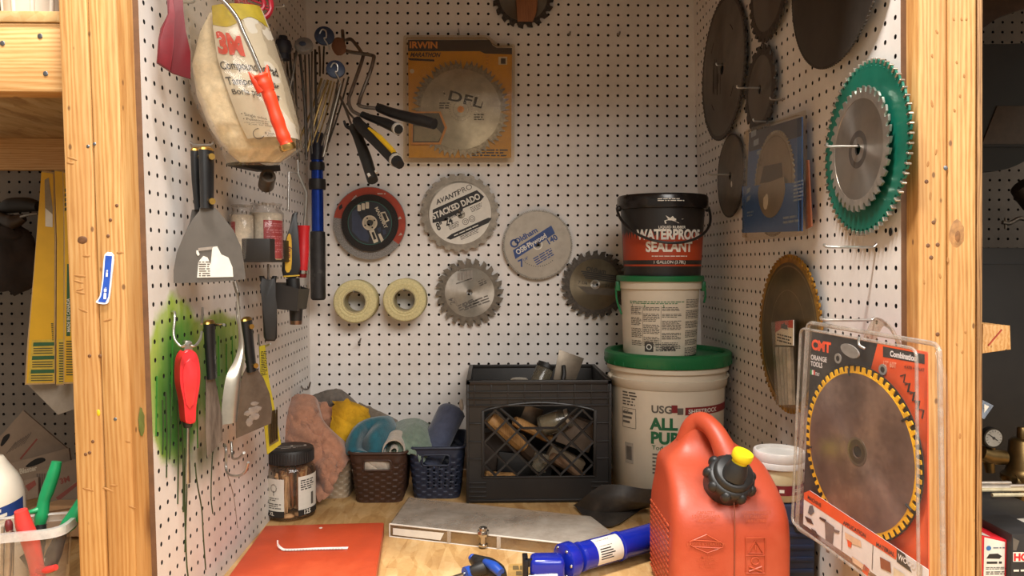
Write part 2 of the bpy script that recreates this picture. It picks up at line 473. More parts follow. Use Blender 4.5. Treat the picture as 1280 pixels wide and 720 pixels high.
pegboard('wall_back', lambda u, w, d: (u, YB+d, w), -18.3, 22.2, 0, ZTOP, -17.1, .73, [PEG, DARKHOLE, HARD])
def stain_pt(px, py): p = on_left(px, py); return p.y, p.z
ST = []
def ry_(a, b, py): return abs(on_left(b, py).y-on_left(a, py).y)/2
def rz_(a, b, px): return abs(on_left(px, b).z-on_left(px, a).z)/2
for (xa, xb, ya, yb, c, lo, hi) in ((182, 260, 356, 585, '#9db947', .85, 1.0), (236, 312, 385, 525, '#95a548', .85, 1.0), (205, 300, 392, 440, '#86a040', .6, 1.0), (188, 256, 380, 585, '#4f8c32', .65, 1.0), (242, 306, 400, 535, '#6a8a34', .65, 1.0),
                                     (196, 252, 415, 600, '#1d5a1c', .55, 1.0), (214, 292, 520, 610, '#5d6b49', .1, 1.15), (236, 290, 405, 555, '#33692a', .2, 1.2)):
    y, z = stain_pt((xa+xb)/2, (ya+yb)/2); ST.append((y, z, ry_(xa, xb, (ya+yb)/2), rz_(ya, yb, (xa+xb)/2), c, lo, hi))
PEGL = peg_mat('pegboard paint with green overspray', ST)
WL = pegboard('wall_left', lambda u, w, d: (xl(u, w)-d, u, w), 40.45, YB, 0, ZTOP, 41.05, .64, [PEGL, DARKHOLE, HARD])
pegboard('wall_right', lambda u, w, d: (xr(u, w)+d, u, w), 38.55, YB, 0, ZTOP, 39.05, .6, [PEG, DARKHOLE, HARD])
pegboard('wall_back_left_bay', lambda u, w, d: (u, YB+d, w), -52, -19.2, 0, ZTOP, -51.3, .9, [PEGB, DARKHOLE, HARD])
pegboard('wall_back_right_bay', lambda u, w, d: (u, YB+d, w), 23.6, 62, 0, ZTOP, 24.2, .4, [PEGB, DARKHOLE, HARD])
# paint drips running down the left wall under the overspray
DRIP = mat('green black paint drip', '#2c3b1d', .4)
GDRIP = mat('green paint drip', '#2f6a22', .35)
rd = random.Random(3)
def drip(pts, r, m):
    P = []
    for a, b in pts:
        p = on_left(a, b, .02); P.append(p)
    mb = MB(); mb.tube(smooth_path(P, 4), r, 6, 0, caps=True); o = mb.build('paint_drip', m, None)
    o.parent = WL; o.matrix_parent_inverse = WL.matrix_world.inverted()
    o.location = (0, 0, 0); return o
for x0, y0, x1, y1, r in ((203, 500, 203, 568, .05), (207, 490, 208, 597, .05), (213, 480, 212, 574, .05), (222, 500, 222, 630, .05), (227, 520, 229, 640, .055), (234, 545, 231, 690, .05)):
    drip([(x0, y0), ((x0+x1)/2+.8, (y0+y1)/2), (x1, y1)], r, DRIP)
drip([(231, 560), (231, 640), (233, 700), (235, 722)], .055, DRIP)
drip([(244, 580), (246, 602), (252, 636), (254, 670), (257, 712)], .05, DRIP)
drip([(266, 560), (264, 600), (264, 625), (266, 642)], .045, DRIP)
drip([(284, 592), (292, 620), (297, 660)], .03, mat('thin grey drip', '#8a7d70', .6))
for x0, y0, x1, y1 in ((196, 470, 195, 545), (216, 415, 214, 520), (262, 420, 263, 500), (273, 420, 274, 470), (283, 430, 283, 468), (290, 420, 291, 455), (246, 500, 247, 560)):
    drip([(x0, y0), ((x0+x1)/2, (y0+y1)/2), (x1, y1)], .05, GDRIP)
# a smudge of black paint high on the left wall
mb = MB(); F0 = Frame(on_left(207, 248, .03), (0, 0, pi/2))
for k in range(9):
    mb.blob((rd.uniform(-.3, .3), 0, rd.uniform(-.42, .38)), (.22, .012, .2), 0, .5, 2, 2, k)
o = mb.build('paint_mark', BLACKMARK, WL); o.location = W(F0.o); o.rotation_euler = F0.rot

# ---------------------------------------------------------------- bench, studs, shelves
def plank(x0, x1, y0, y1, z0, z1, bev=.1):
    mb = MB(); mb.box(((x0+x1)/2, (y0+y1)/2, (z0+z1)/2), (x1-x0, y1-y0, z1-z0), 0, bev); return mb
mb = plank(-55, 65, 18, YB, -.75, 0, .04)
solo(mb, 'workbench_top', OSB, 'bare strand board workbench top running along under everything', 'workbench', Frame((0, 0, 0)))
def stud(x0, x1, y0, y1, label):
    """two studs nailed side by side; they lean like the walls they carry"""
    t = thing('wooden_post', label, 'post', Frame((0, y0, 20.8), (0, -.0187, 0)))
    w = (x1-x0)/2
    for k in range(2):
        mb = plank(x0+k*w+.015, x0+(k+1)*w-.015, 0, y1-y0, -20.75, 26.4, .13)
        o = mb.build('stud', PINE, t); o.location.z += 0
        b = [c for c in mb.v]
    return t
PL = stud(-21.26, -18.34, 38.75, 42.25, 'doubled pine post left of the alcove with a blue sticker on it')
PR = stud(21.58, 24.6, 37.5, 41.0, 'doubled knotty pine post right of the alcove')
# knots and nail heads pressed into the posts
KNOT = mat('dark knot', '#6b4526', .6, var=.3, scale=120)
NAIL = mat('nail head', '#77787a', .4, .8)
def on_post(px, py, Y): return at_y(px, py, Y)
def post_mark(px, py, Y, r, m, par, name, sx=1.):
    p = on_post(px, py, Y)
    mb = MB(); mb.blob((0, 0, 0), (r*sx, .03, r), 0, .1, 1, 2, px)
    o = mb.build(name, m, par)
    o.location = par.matrix_basis.inverted() @ Vector(W(p)); return o
bpy.context.view_layer.update()
def nick(px, py, Y, par, w=.16, h=.07, a=.3):
    p = on_post(px, py, Y)
    mb = MB(); mb.blob((0, 0, 0), (w, .02, h), 0, .3, 1.5, 2, px+py)
    o = mb.build('dent', mat('dented wood', '#a9773f', .7), par); o.location = par.matrix_basis.inverted() @ Vector(W(p)); o.rotation_euler = (0, a, 0)
post_mark(103, 300, 38.75, .2, KNOT, PL, 'knot', 1.3)
post_mark(1196, 292, 37.5, .72, mat('knot ring', '#a97a48', .6, var=.3, scale=90), PR, 'knot', .55)
post_mark(1197, 295, 37.49, .36, mat('knot heart', '#86592f', .6, var=.3, scale=120), PR, 'knot_heart', .5)
post_mark(1182, 210, 37.5, .12, NAIL, PR, 'nail_head')
for a, b in ((144, 524), (110, 183), (118, 180)): post_mark(a, b, 38.75, .09, NAIL, PL, 'nail_head')
for a, b in ((1158, 227), (1167, 278), (1164, 322), (1160, 307), (1172, 306), (1172, 418)): post_mark(a, b, 37.5, .11, KNOT, PR, 'nail_hole')
for a, b in ((116, 552), (112, 566), (107, 568), (112, 445), (146, 257), (138, 275), (135, 295), (125, 445)): post_mark(a, b, 38.75, .09, KNOT, PL, 'nail_hole')
for a, b, w in ((100, 345, .3), (98, 352, .26), (101, 366, .24), (100, 362, .2), (90, 198, .28), (88, 204, .2), (150, 316, .2), (135, 400, .24), (104, 388, .25), (142, 607, .2), (110, 612, .3), (135, 612, .3), (160, 552, .14), (165, 634, .2), (108, 320, .2)):
    nick(a, b, 38.75, PL, w, .06, rd.uniform(-.3, .5))
for a, b, w in ((1163, 245, .3), (1165, 130, .25), (1170, 190, .2), (1160, 205, .2), (1171, 40, .15), (1192, 24, .12), (1202, 24, .12), (1208, 24, .12), (1205, 95, .14), (1200, 120, .13), (1193, 138, .13), (1196, 78, .12), (1165, 70, .14), (1175, 345, .2), (1185, 325, .2), (1155, 352, .2), (1200, 545, .2), (1196, 430, .12), (1203, 440, .12), (1207, 415, .12)):
    nick(a, b, 37.5, PR, .06, w*.8, rd.uniform(-.5, .2))
post_mark(123, 516, 38.75, .17, mat('yellow paint spot', '#d8b81c', .5), PL, 'paint_spot', .55)
# green overspray that caught the side of the left post
d_ = ray(177, 528); p = CAM+d_*((-18.31-.0187*-8)/d_.x)
mb = MB(); mb.blob((0, 0, 0), (.02, .32, .75), 0, .4, 2, 3, 2); o = mb.build('paint_smear', mat('green post smear', '#6e7a3a', .7), PL); o.location = PL.matrix_basis.inverted() @ Vector(W(p))
# sticker on the left post
F0 = Frame(at_y(131, 349, 38.66), (0, 0, 0))
mb = MB()
P1 = F0.poly([(131, 318), (142, 319), (140, 345), (137, 372), (133, 380), (120, 378), (125, 370), (128, 350)])
P2 = F0.poly([(132, 319.5), (140.5, 320), (138.5, 345), (135.7, 371), (132, 378.5), (122.7, 377), (126.8, 370), (129.7, 350)])
mb.prism(smooth2(P1, 3), -.02, .06, 0); mb.flat(P2, -.03, 1)
for (sx_, sy_, ln_, hh_) in ((133.6, 374, .6, .17), (135.4, 346, .36, .12)):
    x, z = F0.uv(sx_, sy_); M_ = Matrix.Translation((x, 0, z)) @ Matrix.Rotation(rad(-86), 4, 'Y'); mb.scribble(0, 0, ln_, hh_, 1, -.04, 0, M_, fill=.8, rnd=random.Random(3))
    mb.scribble(0, hh_*.1, ln_, hh_*.75, 2, -.045, 0, M_, fill=.4, rnd=random.Random(5))
solo(mb, 'sticker', [mat('sticker white', '#eef0f4', .4), mat('sticker blue', '#2b55b8', .4)], 'small blue and white sticker curling off the left pine post', 'sticker', F0)
# shelf over the alcove and the shelves of the side bays
t = thing('overhead_shelf', 'shelf board closing the top of the alcove', 'shelf', Frame((1.6, 37.1, ZTOP)))
plank(-20, 19.6, 0, YB-37.1, 0, .75).build('shelf_board', PLY, t)
plank(-20, 19.6, 0, 1.5, .75, 4.25).build('front_rail', PINE_X, t)
t = thing('wooden_shelf', 'pine fronted shelf at upper left beside the left post', 'shelf', Frame((-37, 39.6, 29.6)))
plank(-16, 15.35, 0, 1.5, 0, 3.5).build('front_rail', PINE_X, t)
plank(-16, 15.35, -.1, 37.5, 3.5, 4.05, .03).build('shelf_board', OSB, t)
plank(-16, 15.35, 35.9, 37.4, .4, 3.5).build('back_rail', PINE_X, t)
for a, b in ((50, 45), (57, 92), (3, 54)):
    p = at_y(a, b, 39.58); mb = MB(); mb.blob((0, 0, 0), (.13, .03, .13), 0, .1); o = mb.build('screw_head', NAIL, t); o.location = ((p.x+37)*I, -.02*I, (p.z-29.6)*I)
# outer panel seen edge on, right of the right post
mb = MB(); mb.box((0, 0, 0), (.28, 34, 47), 0, .02)
solo(mb, 'plywood_panel', PLY, 'thin plywood panel edge-on along the right side of the right post', 'panel', Frame((24.76, 54.6, 23.9), (0, -.0187, 0)))
# the room the alcove stands in: floor, side walls, ceiling, its tube light and an added fill
FLOORM = mat('concrete floor', '#8d8880', .8, 0, .15, 8)
CEILM = mat('ceiling paint', '#d8d2c8', .8, 0, .05, 8)
o = plank(-120, 130, -140, 90, -36.9, -36, .0).build('floor', FLOORM); o['kind'] = 'structure'
o = plank(-120, 130, -140, 90, 88, 89, .0).build('ceiling', CEILM); o['kind'] = 'structure'
def lamp(name, loc, size, power, col, rot=(0, 0, 0)):
    l = bpy.data.lights.new(name, 'AREA'); l.shape = 'RECTANGLE'; l.size = size[0]*I; l.size_y = size[1]*I; l.energy = power; l.color = col
    o = bpy.data.objects.new(name, l); COL.objects.link(o); o.location = W(loc); o.rotation_euler = rot; return o
LAMPCOL = (1, .955, .905)
lamp('ceiling_lamp_and_fill', (-9, 21.2, 86.5), (26, 6), 66, LAMPCOL)
lamp('ceiling_lamp_and_fill', (50, -66, 86.5), (110, 100), 225, LAMPCOL)  # unseen broad fill added behind the camera to brighten the back wall
w = bpy.data.worlds.new('room light'); S.world = w; w.use_nodes = True
w.node_tree.nodes['Background'].inputs[0].default_value = (1, .91, .77, 1); w.node_tree.nodes['Background'].inputs[1].default_value = .38
# camera
cd = bpy.data.cameras.new('camera'); cam = bpy.data.objects.new('camera', cd); COL.objects.link(cam)
cam.location = W(CAM); cam.rotation_euler = (pi/2-PITCH, 0, -YAW); cd.sensor_width = 36; cd.lens = 36*FPX/1280; cd.clip_start = .02
S.camera = cam
vs = S.view_settings; S.display_settings.display_device = 'sRGB'; vs.view_transform = 'Standard'; vs.look = 'None'; vs.exposure = .14; vs.gamma = 1; vs.use_curve_mapping = False
S.cycles.max_bounces = 10; S.cycles.transparent_max_bounces = 24; S.cycles.caustics_reflective = False; S.cycles.caustics_refractive = False
# ---------------------------------------------------------------- saw blades
STEEL = mat('brushed blade steel', '#a39c92', .34, .9, .18, 25, aniso=True)
STEEL_D = mat('tarnished blade steel', '#7d7466', .38, .85, .3, 18, aniso=True, dirt='#4e4436', dirt_amt=.5)
STEEL_B = mat('blackened blade steel', '#6a625a', .5, .35, .22, 14, aniso=True, dirt='#403a34', dirt_amt=.6)
STEEL_R = mat('rusty blade steel', '#857866', .42, .8, .3, 22, aniso=True, dirt='#5d4531', dirt_amt=.55)
TOOTH = mat('tooth steel', '#8b8378', .4, .85, .25, 160)
TOOTH_D = mat('dark tooth steel', '#4f4841', .5, .7, .3, 160)
INK = mat('black print', '#23201e', .6)
GREYINK = mat('grey print', '#5d574f', .6)
PAPER = mat('white label paper', '#d9d4c8', .55, 0, .05)
def tooth_line(R, n, depth, style='rip', ph=0., dr=1):
    out = []
    if style == 'rip': prof = [(0, 1.), (.03, .25), (.12, 0.), (.26, 0.), (.38, .25), (.46, .72), (.72, .86), (.97, 1.)]
    elif style == 'fine': prof = [(0, 1.), (.12, 0.), (.45, .35), (.95, .97)]
    elif style == 'chip': prof = [(0, 1.), (.06, .12), (.3, 0.), (.44, .2), (.5, .8), (.78, .92), (.96, 1.)]
    else: prof = [(0, 1.), (.1, 1.), (.42, .95), (.5, .1), (.75, 0.), (.93, .12)]
    for k in range(n):
        for t, h in prof: out.append((R-depth+depth*h, ph+2*pi*(k+(t if dr > 0 else 1-t))/n))
    out.sort(key=lambda q: q[1]); return out
def blade(name, label, fr, R, n, depth, style, msteel, mtooth, arbor=.32, y=0, th=.09, bands=None, draw=None, extra=(), dr=1, ph=0, group=None, hook=True, cat='saw blade', rim=.9):
    """a circular saw blade: toothed rim and plate are parts; bands = [(outer fraction, extra material index)]"""
    t = thing(name, label, cat, fr, group)
    rr = (R-depth)*(rim if rim < 1 else 1)
    tl = tooth_line(R, n, depth, style, ph, dr)
    mb = MB(); mb.rings([tl, rr-.02], y-th/2-.015, y+th/2+.015, 0, [0])
    mb.build('toothed_rim', mtooth, t, angle=25)
    mats = [msteel]+list(extra); rad_ = [rr]; ms = []
    cur = 0
    for f, mi in (bands or []):
        ms.append(cur); rad_.append(R*f); cur = mi
    ms.append(cur); rad_.append(arbor)
    mb = MB(); mb.rings(rad_, y-th/2, y+th/2, 64, ms)
    if draw: draw(mb, y-th/2-.012)
    mb.build('plate', mats, t)
    return t
def hook(label, fr, L_=2.2, drop=0., up=.5, r=.07, y0=.3, name='peg_hook', group='wire peg hooks', m=None):
    """a bent pegboard hook: short upright at the board, arm reaching out of it"""
    mb = MB()
    mb.tube(smooth_path([(0, y0, up), (0, y0-.02, up*.5), (0, -.12, .04), (0, -.35, -drop*.2), (0, -L_*.6, -drop), (0, -L_+.1, -drop+.03), (0, -L_, .2-drop)], 4), r, 8)
    return solo(mb, name, m or WIRE, label, 'hook', fr, group)
def cap(mb, r, y0, y1, m=0, n=24, c=(0, 0)): mb.prism(circ(c[0], c[1], r, n), y0, y1, m)

# blade at the very top of the back wall with a wooden tag
F = Frame(on_back(654, -4, .5)); D = 75.7/FPX
blade('saw_blade', 'grey saw blade at the top of the back wall, half out of frame', F, 39*D, 20, .45, 'rip', STEEL_D, TOOTH_D)
F2 = Frame(on_back(655, -2, .75)); mb = MB()
mb.prism(F2.poly([(643, -30), (646, 14), (647, 27), (666, 27), (671, 14), (674, -30)]), -.08, .06, 0, .03)
solo(mb, 'wooden_tag', wood_mat('brown wood tag', '#a56f45', '#94603a', '#7a4c2c', 'Z', 2, knots=False), 'brown wooden tag hanging over the blade at the top of back wall', 'tag', F2)

# orange-yellow carded blade
F = Frame(on_back(574, 124, 1.1), (0, 0, 0))
t = thing('packaged_saw_blade', 'large saw blade in a yellow card and clear blister on the back wall', 'packaged saw blade', F)
ORG = mat('yellow orange card', '#cf9a20', .45, 0, .06); NAVY = mat('navy card', '#2b2a3a', .45, 0, .1); ORT = mat('orange print', '#e39a4c', .5)
mb = MB()
mb.prism(F.poly([(510, 50), (612, 50), (616, 57), (621, 60), (640, 60), (639, 197), (511, 197)]), .02, .1, 0)
mb.flat(F.poly([(510, 50), (612, 50), (616, 57), (621, 60), (640, 60), (640, 68), (606, 67), (600, 64), (510, 64)], -.0), -.01, 1)
x, z = F.uv(511.5, 60); mb.text('IRWIN', x, z, .62, -.03, 2, bold=.035, sx=1.08)
x, z = F.uv(512.5, 71); mb.text('MARATHON', x, z, .42, -.03, 1, bold=.03, sx=.86, shear=.3)
mb.flat(F.poly([(510, 72.5), (543, 74.5), (543, 77), (512, 75.5)]), -.03, 1)
mb.flat(F.poly([(623, 71), (634, 71), (634, 81), (623, 81)]), -.03, 3); mb.flat(F.poly([(626, 73), (632, 73), (632, 80), (626, 80)]), -.04, 1)
x, z = F.uv(515, 89); mb.flat(circ(x, z, .22, 16), -.03, 3)
for k in range(3):
    p = F.uv(611, 71+4*k); mb.text('24', p[0]-.3, p[1]-.1, .18, -.03, 4)
mb.scribble(*F.uv(590, 196), *F.uv(636, 186), 3, -.03, 1)
mb.build('card', [ORG, NAVY, ORT, PAPER, mat('dull orange print', '#9a6018', .5)], t)
c = F.uv(576, 137); R = 61*75/FPX
def draw_irwin(mb, y):
    mb.text('DFL', c[0]-1.35, c[1]+.95, .95, y-.01, 1, rot=rad(-14), bold=.02, sx=1.45, space=1.05)
    mb.text('.', c[0]-1.75, c[1]+1.45, .9, y-.01, 1); mb.text('I', c[0]+1.9, c[1]+.2, .6, y-.01, 1, rot=rad(-14))
    mb.scribble(c[0]+1.3, c[1]-1.1, c[0]+2.3, c[1]-.4, 3, y-.01, 1); mb.scribble(c[0]-2.1, c[1]+.0, c[0]-1.1, c[1]+.7, 3, y-.01, 1)
    for r in (.75, 1.1): 
        for k in range(28):
            a = 2*pi*k/28; mb.rect(c[0]+r*cos(a)-.03, c[1]+r*sin(a)-.03, c[0]+r*cos(a)+.03, c[1]+r*sin(a)+.03, y-.01, 1)
tl = []
for g in range(8):
    for k in range(6):
        a0 = 2*pi*(g+k/6*.86)/8
        for tt, h in ((0, 1), (.1, .3), (.3, 0), (.6, .3), (.8, .85)): tl.append((R-.5+.5*h, a0+2*pi*.86/48*tt))
    tl.append((R-1.0, 2*pi*(g+.93)/8))
mb = MB(); mb.rings([tl, R*.8], -.16, -.06, 0, [0], c); mb.build('toothed_rim', TOOTH, t, angle=25)
mb = MB(); mb.rings([R*.81, .33], -.17, -.05, 64, [0], c); draw_irwin(mb, -.18)
mb.rings([.33, .05], -.15, -.04, 24, [2], c)
mb.build('plate', [STEEL, INK, ORT], t)
mb = MB()
hx = F.poly([(515, 140), (551, 140), (559, 160), (551, 181), (514, 181)]); hx2 = F.poly([(517, 142), (549, 142), (556, 160), (549, 178.5), (516, 178.5)])
mb.prism(hx, -.24, -.2, 0); mb.flat(hx2, -.25, 1); mb.flat(F.poly([(518, 158), (545, 160), (553, 168), (548, 177), (518, 177)]), -.26, 2)
mb.build('window_label', [mat('orange border', '#d09144', .5), mat('dark label', '#403c33', .4), mat('grey label', '#8d8877', .4)], t)
mb = MB()
out = round_poly(F.poly([(504, 44), (610, 44), (617, 50), (622, 54), (644, 55), (643, 203), (504, 203)]), .25)
inn = round_poly(F.poly([(508, 48), (608, 48), (615, 55), (621, 58), (641, 58), (640, 199), (508, 199)]), .2)
n = len(out)
vs = [(x, .02, z) for x, z in out]+[(x, .02, z) for x, z in inn]+[(x, -.3, z) for x, z in inn]
fs = [(i, (i+1) % n, n+(i+1) % n, n+i) for i in range(n)]+[(n+i, n+(i+1) % n, 2*n+(i+1) % n, 2*n+i) for i in range(n)]+[tuple(range(2*n, 3*n))]
mb.add(vs, fs); mb.build('blister_shell', clear('yellowed blister', '#f6ecd9', .07, .08, '#b9a88a'), t)
hook('short hook above the yellow carded blade', Frame(on_back(574, 44, 0)), 1.5)

# masonry discs
F = Frame(on_back(462, 279, .7)); D = 75.5/FPX
t = thing('grinding_disc', 'large red and grey abrasive disc behind a smaller black disc', 'abrasive disc', F)
R = 45*D; mb = MB(); mb.rings([R, .4], 0, .14, 72, [0])
a0, a1 = rad(-36), rad(171)
seg = [(R*.985*cos(a0+(a1-a0)*i/40), R*.985*sin(a0+(a1-a0)*i/40)) for i in range(41)]+[(R*.55*cos(a1+(a0-a1)*i/40), R*.55*sin(a1+(a0-a1)*i/40)) for i in range(41)]
vs = [(x, -.012, z) for x, z in seg]; mb.add(vs, [(i, i+1, 80-i, 81-i) for i in range(40)], 1)
for a, b, s_, q in ((-19, 30, .55, .2), (-17, 33, .3, .5), (37, 6, .45, -1.2), (38, -14, .4, -1.3)):
    x, z = a*D, b*D; mb.flat([(x-s_*.5, z-s_*.3), (x+s_*.5, z-s_*.1), (x+.05, z+s_*.5)], -.022, 2)
mb.flat([(-37*D, 16*D), (-33*D, 19*D), (-34*D, 24*D), (-38*D, 20*D)], -.022, 3)
mb.scribble(10*D, 35*D, 20*D, 38*D, 1, -.022, 2)
mb.build('disc', [mat('grey abrasive', '#8f8b86', .95, 0, .35, 400, bump=.6), mat('red disc label', '#a5412c', .7, 0, .12, 60), mat('pale print', '#b9a79a', .6), BLACKMARK], t)
F = Frame(on_back(462.3, 278.6, 1.0)); D = 75.2/FPX
t = thing('masonry_disc', 'smaller black masonry cutting disc in front of the red and grey disc', 'abrasive disc', F)
R = 35.3*D; mb = MB(); mb.rings([R, 27.2*D, 26.6*D, 9*D, 4*D], 0, .12, 64, [0, 1, 2, 3])
y = -.015
mb.flat([(-22*D, 14*D), (-16*D, 17*D), (-1*D, -16*D), (-2*D, -24*D), (-12*D, -21*D), (-22*D, -10*D)], y, 4)
for k in range(3): 
    cx, cz = (-13+5*k)*D, (18.5+1.6*k)*D; mb.prism(rrect(cx-2.1*D, cz-4*D, cx+2.1*D, cz+4*D, .08), y-.01, 0, 5)
    mb.scribble(cx-1.8*D, cz-9*D, cx+1.8*D, cz-5*D, 4, y, 6)
mb.text('MASONRY', 6*D, 18.5*D, 4.2*D, y-.005, 5, rot=rad(-64), bold=.03, sx=1.0)
mb.prism([(13*D, 13*D), (19*D, 14*D), (24*D, 3*D), (19*D, 0), (15*D, 4*D)], y-.005, 0, 5); mb.prism([(15*D, 12*D), (19*D, 12*D), (22*D, 4*D), (19*D, 2*D)], y-.012, 0, 6)
mb.prism([(-1*D, -10*D), (5*D, -8*D), (10.5*D, -23*D), (5*D, -25.5*D)], y-.005, 0, 5); mb.prism([(2*D, -12*D), (4.5*D, -11*D), (8*D, -20*D), (5*D, -21*D)], y-.012, 0, 6)
mb.prism([(10*D, -14*D), (13*D, -13*D), (17*D, -21*D), (14*D, -24*D)], y-.005, 0, 5)
mb.prism([(9*D, -7*D), (13*D, -5*D), (14*D, -10*D), (11*D, -12*D)], y-.005, 0, 4); mb.prism([(15*D, -9*D), (19*D, -8*D), (20*D, -13*D), (17*D, -15*D)], y-.005, 0, 4)
mb.build('disc', [mat('black abrasive', '#2b2724', .9, 0, .3, 300, bump=.4), mat('teal ring', '#2f6a5c', .6), mat('dark disc label', '#23262c', .5), mat('cream flange', '#c9bda6', .5), mat('slate blue print', '#343c52', .5), mat('cream print', '#cfc5ae', .5), INK], t)
mb = MB(); mb.rings([9.3*D, 7.5*D, 4.6*D], -.05, .05, 32, [0, 1]); 
for k in range(4): cap(mb, .09, -.06, 0, 2, 10, (6.5*D*cos(k*pi/2+.5), 6.5*D*sin(k*pi/2+.5)))
mb.build('metal_flange', [mat('cream flange', '', 0), mat('flange shade', '#b5aa92', .5), INK], t)

# dado blade
F = Frame(on_back(574.6, 266, .6)); D = 75.6/FPX
def draw_dado(mb, y):
    c = (1.7*D, -2.2*D); ca = rad(24)
    mb.rings([39.8*D, 39*D, 5*D], y, y+.02, 64, [3, 1], c)
    def q(pts): return [(x*D*cos(ca)-z*D*sin(ca), x*D*sin(ca)+z*D*cos(ca)) for x, z in pts]
    mb.flat(q([(-36, 2), (-29, 17), (31, 17), (36, 6), (30, 3), (6, 3), (2, -2), (-20, -2)]), y-.012, 2)
    x, z = q([(-33, 5.5)])[0]; mb.text('STACKED DADO', x, z, 7.4*D, y-.024, 1, rot=ca, bold=.035, sx=.80)
    x, z = q([(-20, -.2)])[0]; mb.text('Juego de dados', x+.35, z-.02, 3.2*D, y-.024, 1, rot=ca, bold=.01)
    x, z = q([(-22, 20.5)])[0]; mb.text('AVANTI', x, z, 6*D, y-.012, 2, rot=ca, bold=.02, shear=.25, sx=1.0)
    x, z = q([(8, 21)])[0]; mb.text('PRO', x, z, 6.5*D, y-.012, 4, rot=ca, bold=.0, sx=1.1)
    x, z = q([(-34, -9)])[0]; mb.text('8"', x, z, 9*D, y-.012, 2, rot=ca*.8, bold=.03, sx=.75)
    x, z = q([(-22, -8)])[0]; mb.text('24', x, z, 9*D, y-.012, 2, rot=ca*.8, bold=.03, sx=.75)
    mb.flat(q([(-28, -22), (-24, -26), (28, -26), (34, -22), (30, -20), (-20, -20)]), y-.012, 2)
    x, z = q([(-18, -24.5)])[0]; mb.scribble(0, 0, 38*D, 2.6*D, 1, y-.024, 1, Matrix.Translation((x, 0, z)) @ Matrix.Rotation(-ca, 4, 'Y'))
    for k in range(2):
        x, z = q([(2+9*k, -13)])[0]; mb.rings([4*D, 3.3*D], y-.012, y, 18, [4], (x, z)); mb.rings([2*D, 1.4*D], y-.012, y, 18, [4], (x, z))
    for (xa, za, w, r) in ((-20, -15, 14, 4), (14, -6, 16, 4), (-12, -32, 30, 4), (18, 3, 12, 3)):
        x, z = q([(xa, za)])[0]; M_ = Matrix.Translation((x, 0, z)) @ Matrix.Rotation(-ca, 4, 'Y'); mb.scribble(0, 0, w*D, 7*D if r == 4 else 5*D, r, y-.012, 4, M_)
blade('saw_blade', 'saw blade with a white stacked dado label and black banner', F, 49*D, 24, .26, 'chip', STEEL_D, mat('dado tooth steel', '#8d8375', .45, .6, .2, 60), .33, draw=draw_dado, extra=[PAPER, INK, mat('label rim', '#b2aca0', .5), GREYINK], rim=.86)
mb = MB(); mb.tube([(0, .5, .1), (0, -.5, .1), (0, -.6, .25)], .09, 8); solo(mb, 'peg_hook', DWIRE, 'hook through the dado blade', 'hook', F, 'wire peg hooks')
# plywood blade with blue banner
F = Frame(on_back(672, 306, .5)); D = 75.7/FPX
BLUEP = mat('blue print', '#24407c', .5)
def draw_old(mb, y):
    ca = rad(31)
    def q(pts): return [(x*D*cos(ca)-z*D*sin(ca), x*D*sin(ca)+z*D*cos(ca)) for x, z in pts]
    mb.flat(q([(-33, -1), (-30, 10), (27, 12), (26, 1)]), y, 1)
    x, z = q([(-28, 2.2)])[0]; mb.text('OSB·Plywood', x, z, 6.2*D, y-.01, 2, rot=ca, bold=.03, sx=.87)
    x, z = q([(-23, 14)])[0]; mb.text('Oldham', x, z, 6.6*D, y, 1, rot=ca, bold=.03, sx=1.05); 
    mb.rings([5.4*D, 3.2*D], y, y+.02, 20, [1], q([(-24, 16.5)])[0])
    x, z = q([(11, -7)])[0]; mb.text('140', x, z, 7*D, y, 1, rot=ca, bold=.03)
    x, z = q([(-33, -13)])[0]; mb.text('7', x, z, 9*D, y, 1, rot=ca*.8, bold=.03); x, z = q([(-26, -9)])[0]; mb.text('1/4"', x, z, 4*D, y, 1, rot=ca*.8, bold=.01, sx=.8)
    x, z = q([(14, -10)])[0]; M_ = Matrix.Translation((x, 0, z)) @ Matrix.Rotation(-ca, 4, 'Y')
    x, z = q([(-14, -22)])[0]; M_ = Matrix.Translation((x, 0, z)) @ Matrix.Rotation(-ca, 4, 'Y'); mb.scribble(0, 0, 26*D, 11*D, 4, y, 1, M_)
    for k in range(14):
        a = rad(-125+6*k); mb.rect(27*D*cos(a)-.03, 27*D*sin(a)-.05, 27*D*cos(a)+.06, 27*D*sin(a)+.05, y, 3)
blade('saw_blade', 'pale fine-toothed plywood saw blade with a slanted blue banner', F, 44*D, 120, .09, 'fine', mat('light matte blade steel', '#a59b8d', .5, .55, .1, 40, dirt='#7a6a58', dirt_amt=.35), TOOTH, .28, draw=draw_old, extra=[BLUEP, PAPER, GREYINK], rim=.97, bands=[(.14, 2), (.11, 0)])
mb = MB(); mb.tube([(0, .4, .1), (0, -.6, .1), (0, -.7, .22)], .08, 8); solo(mb, 'peg_hook', DWIRE, 'hook through the blade with the slanted blue banner', 'hook', F, 'wire peg hooks')
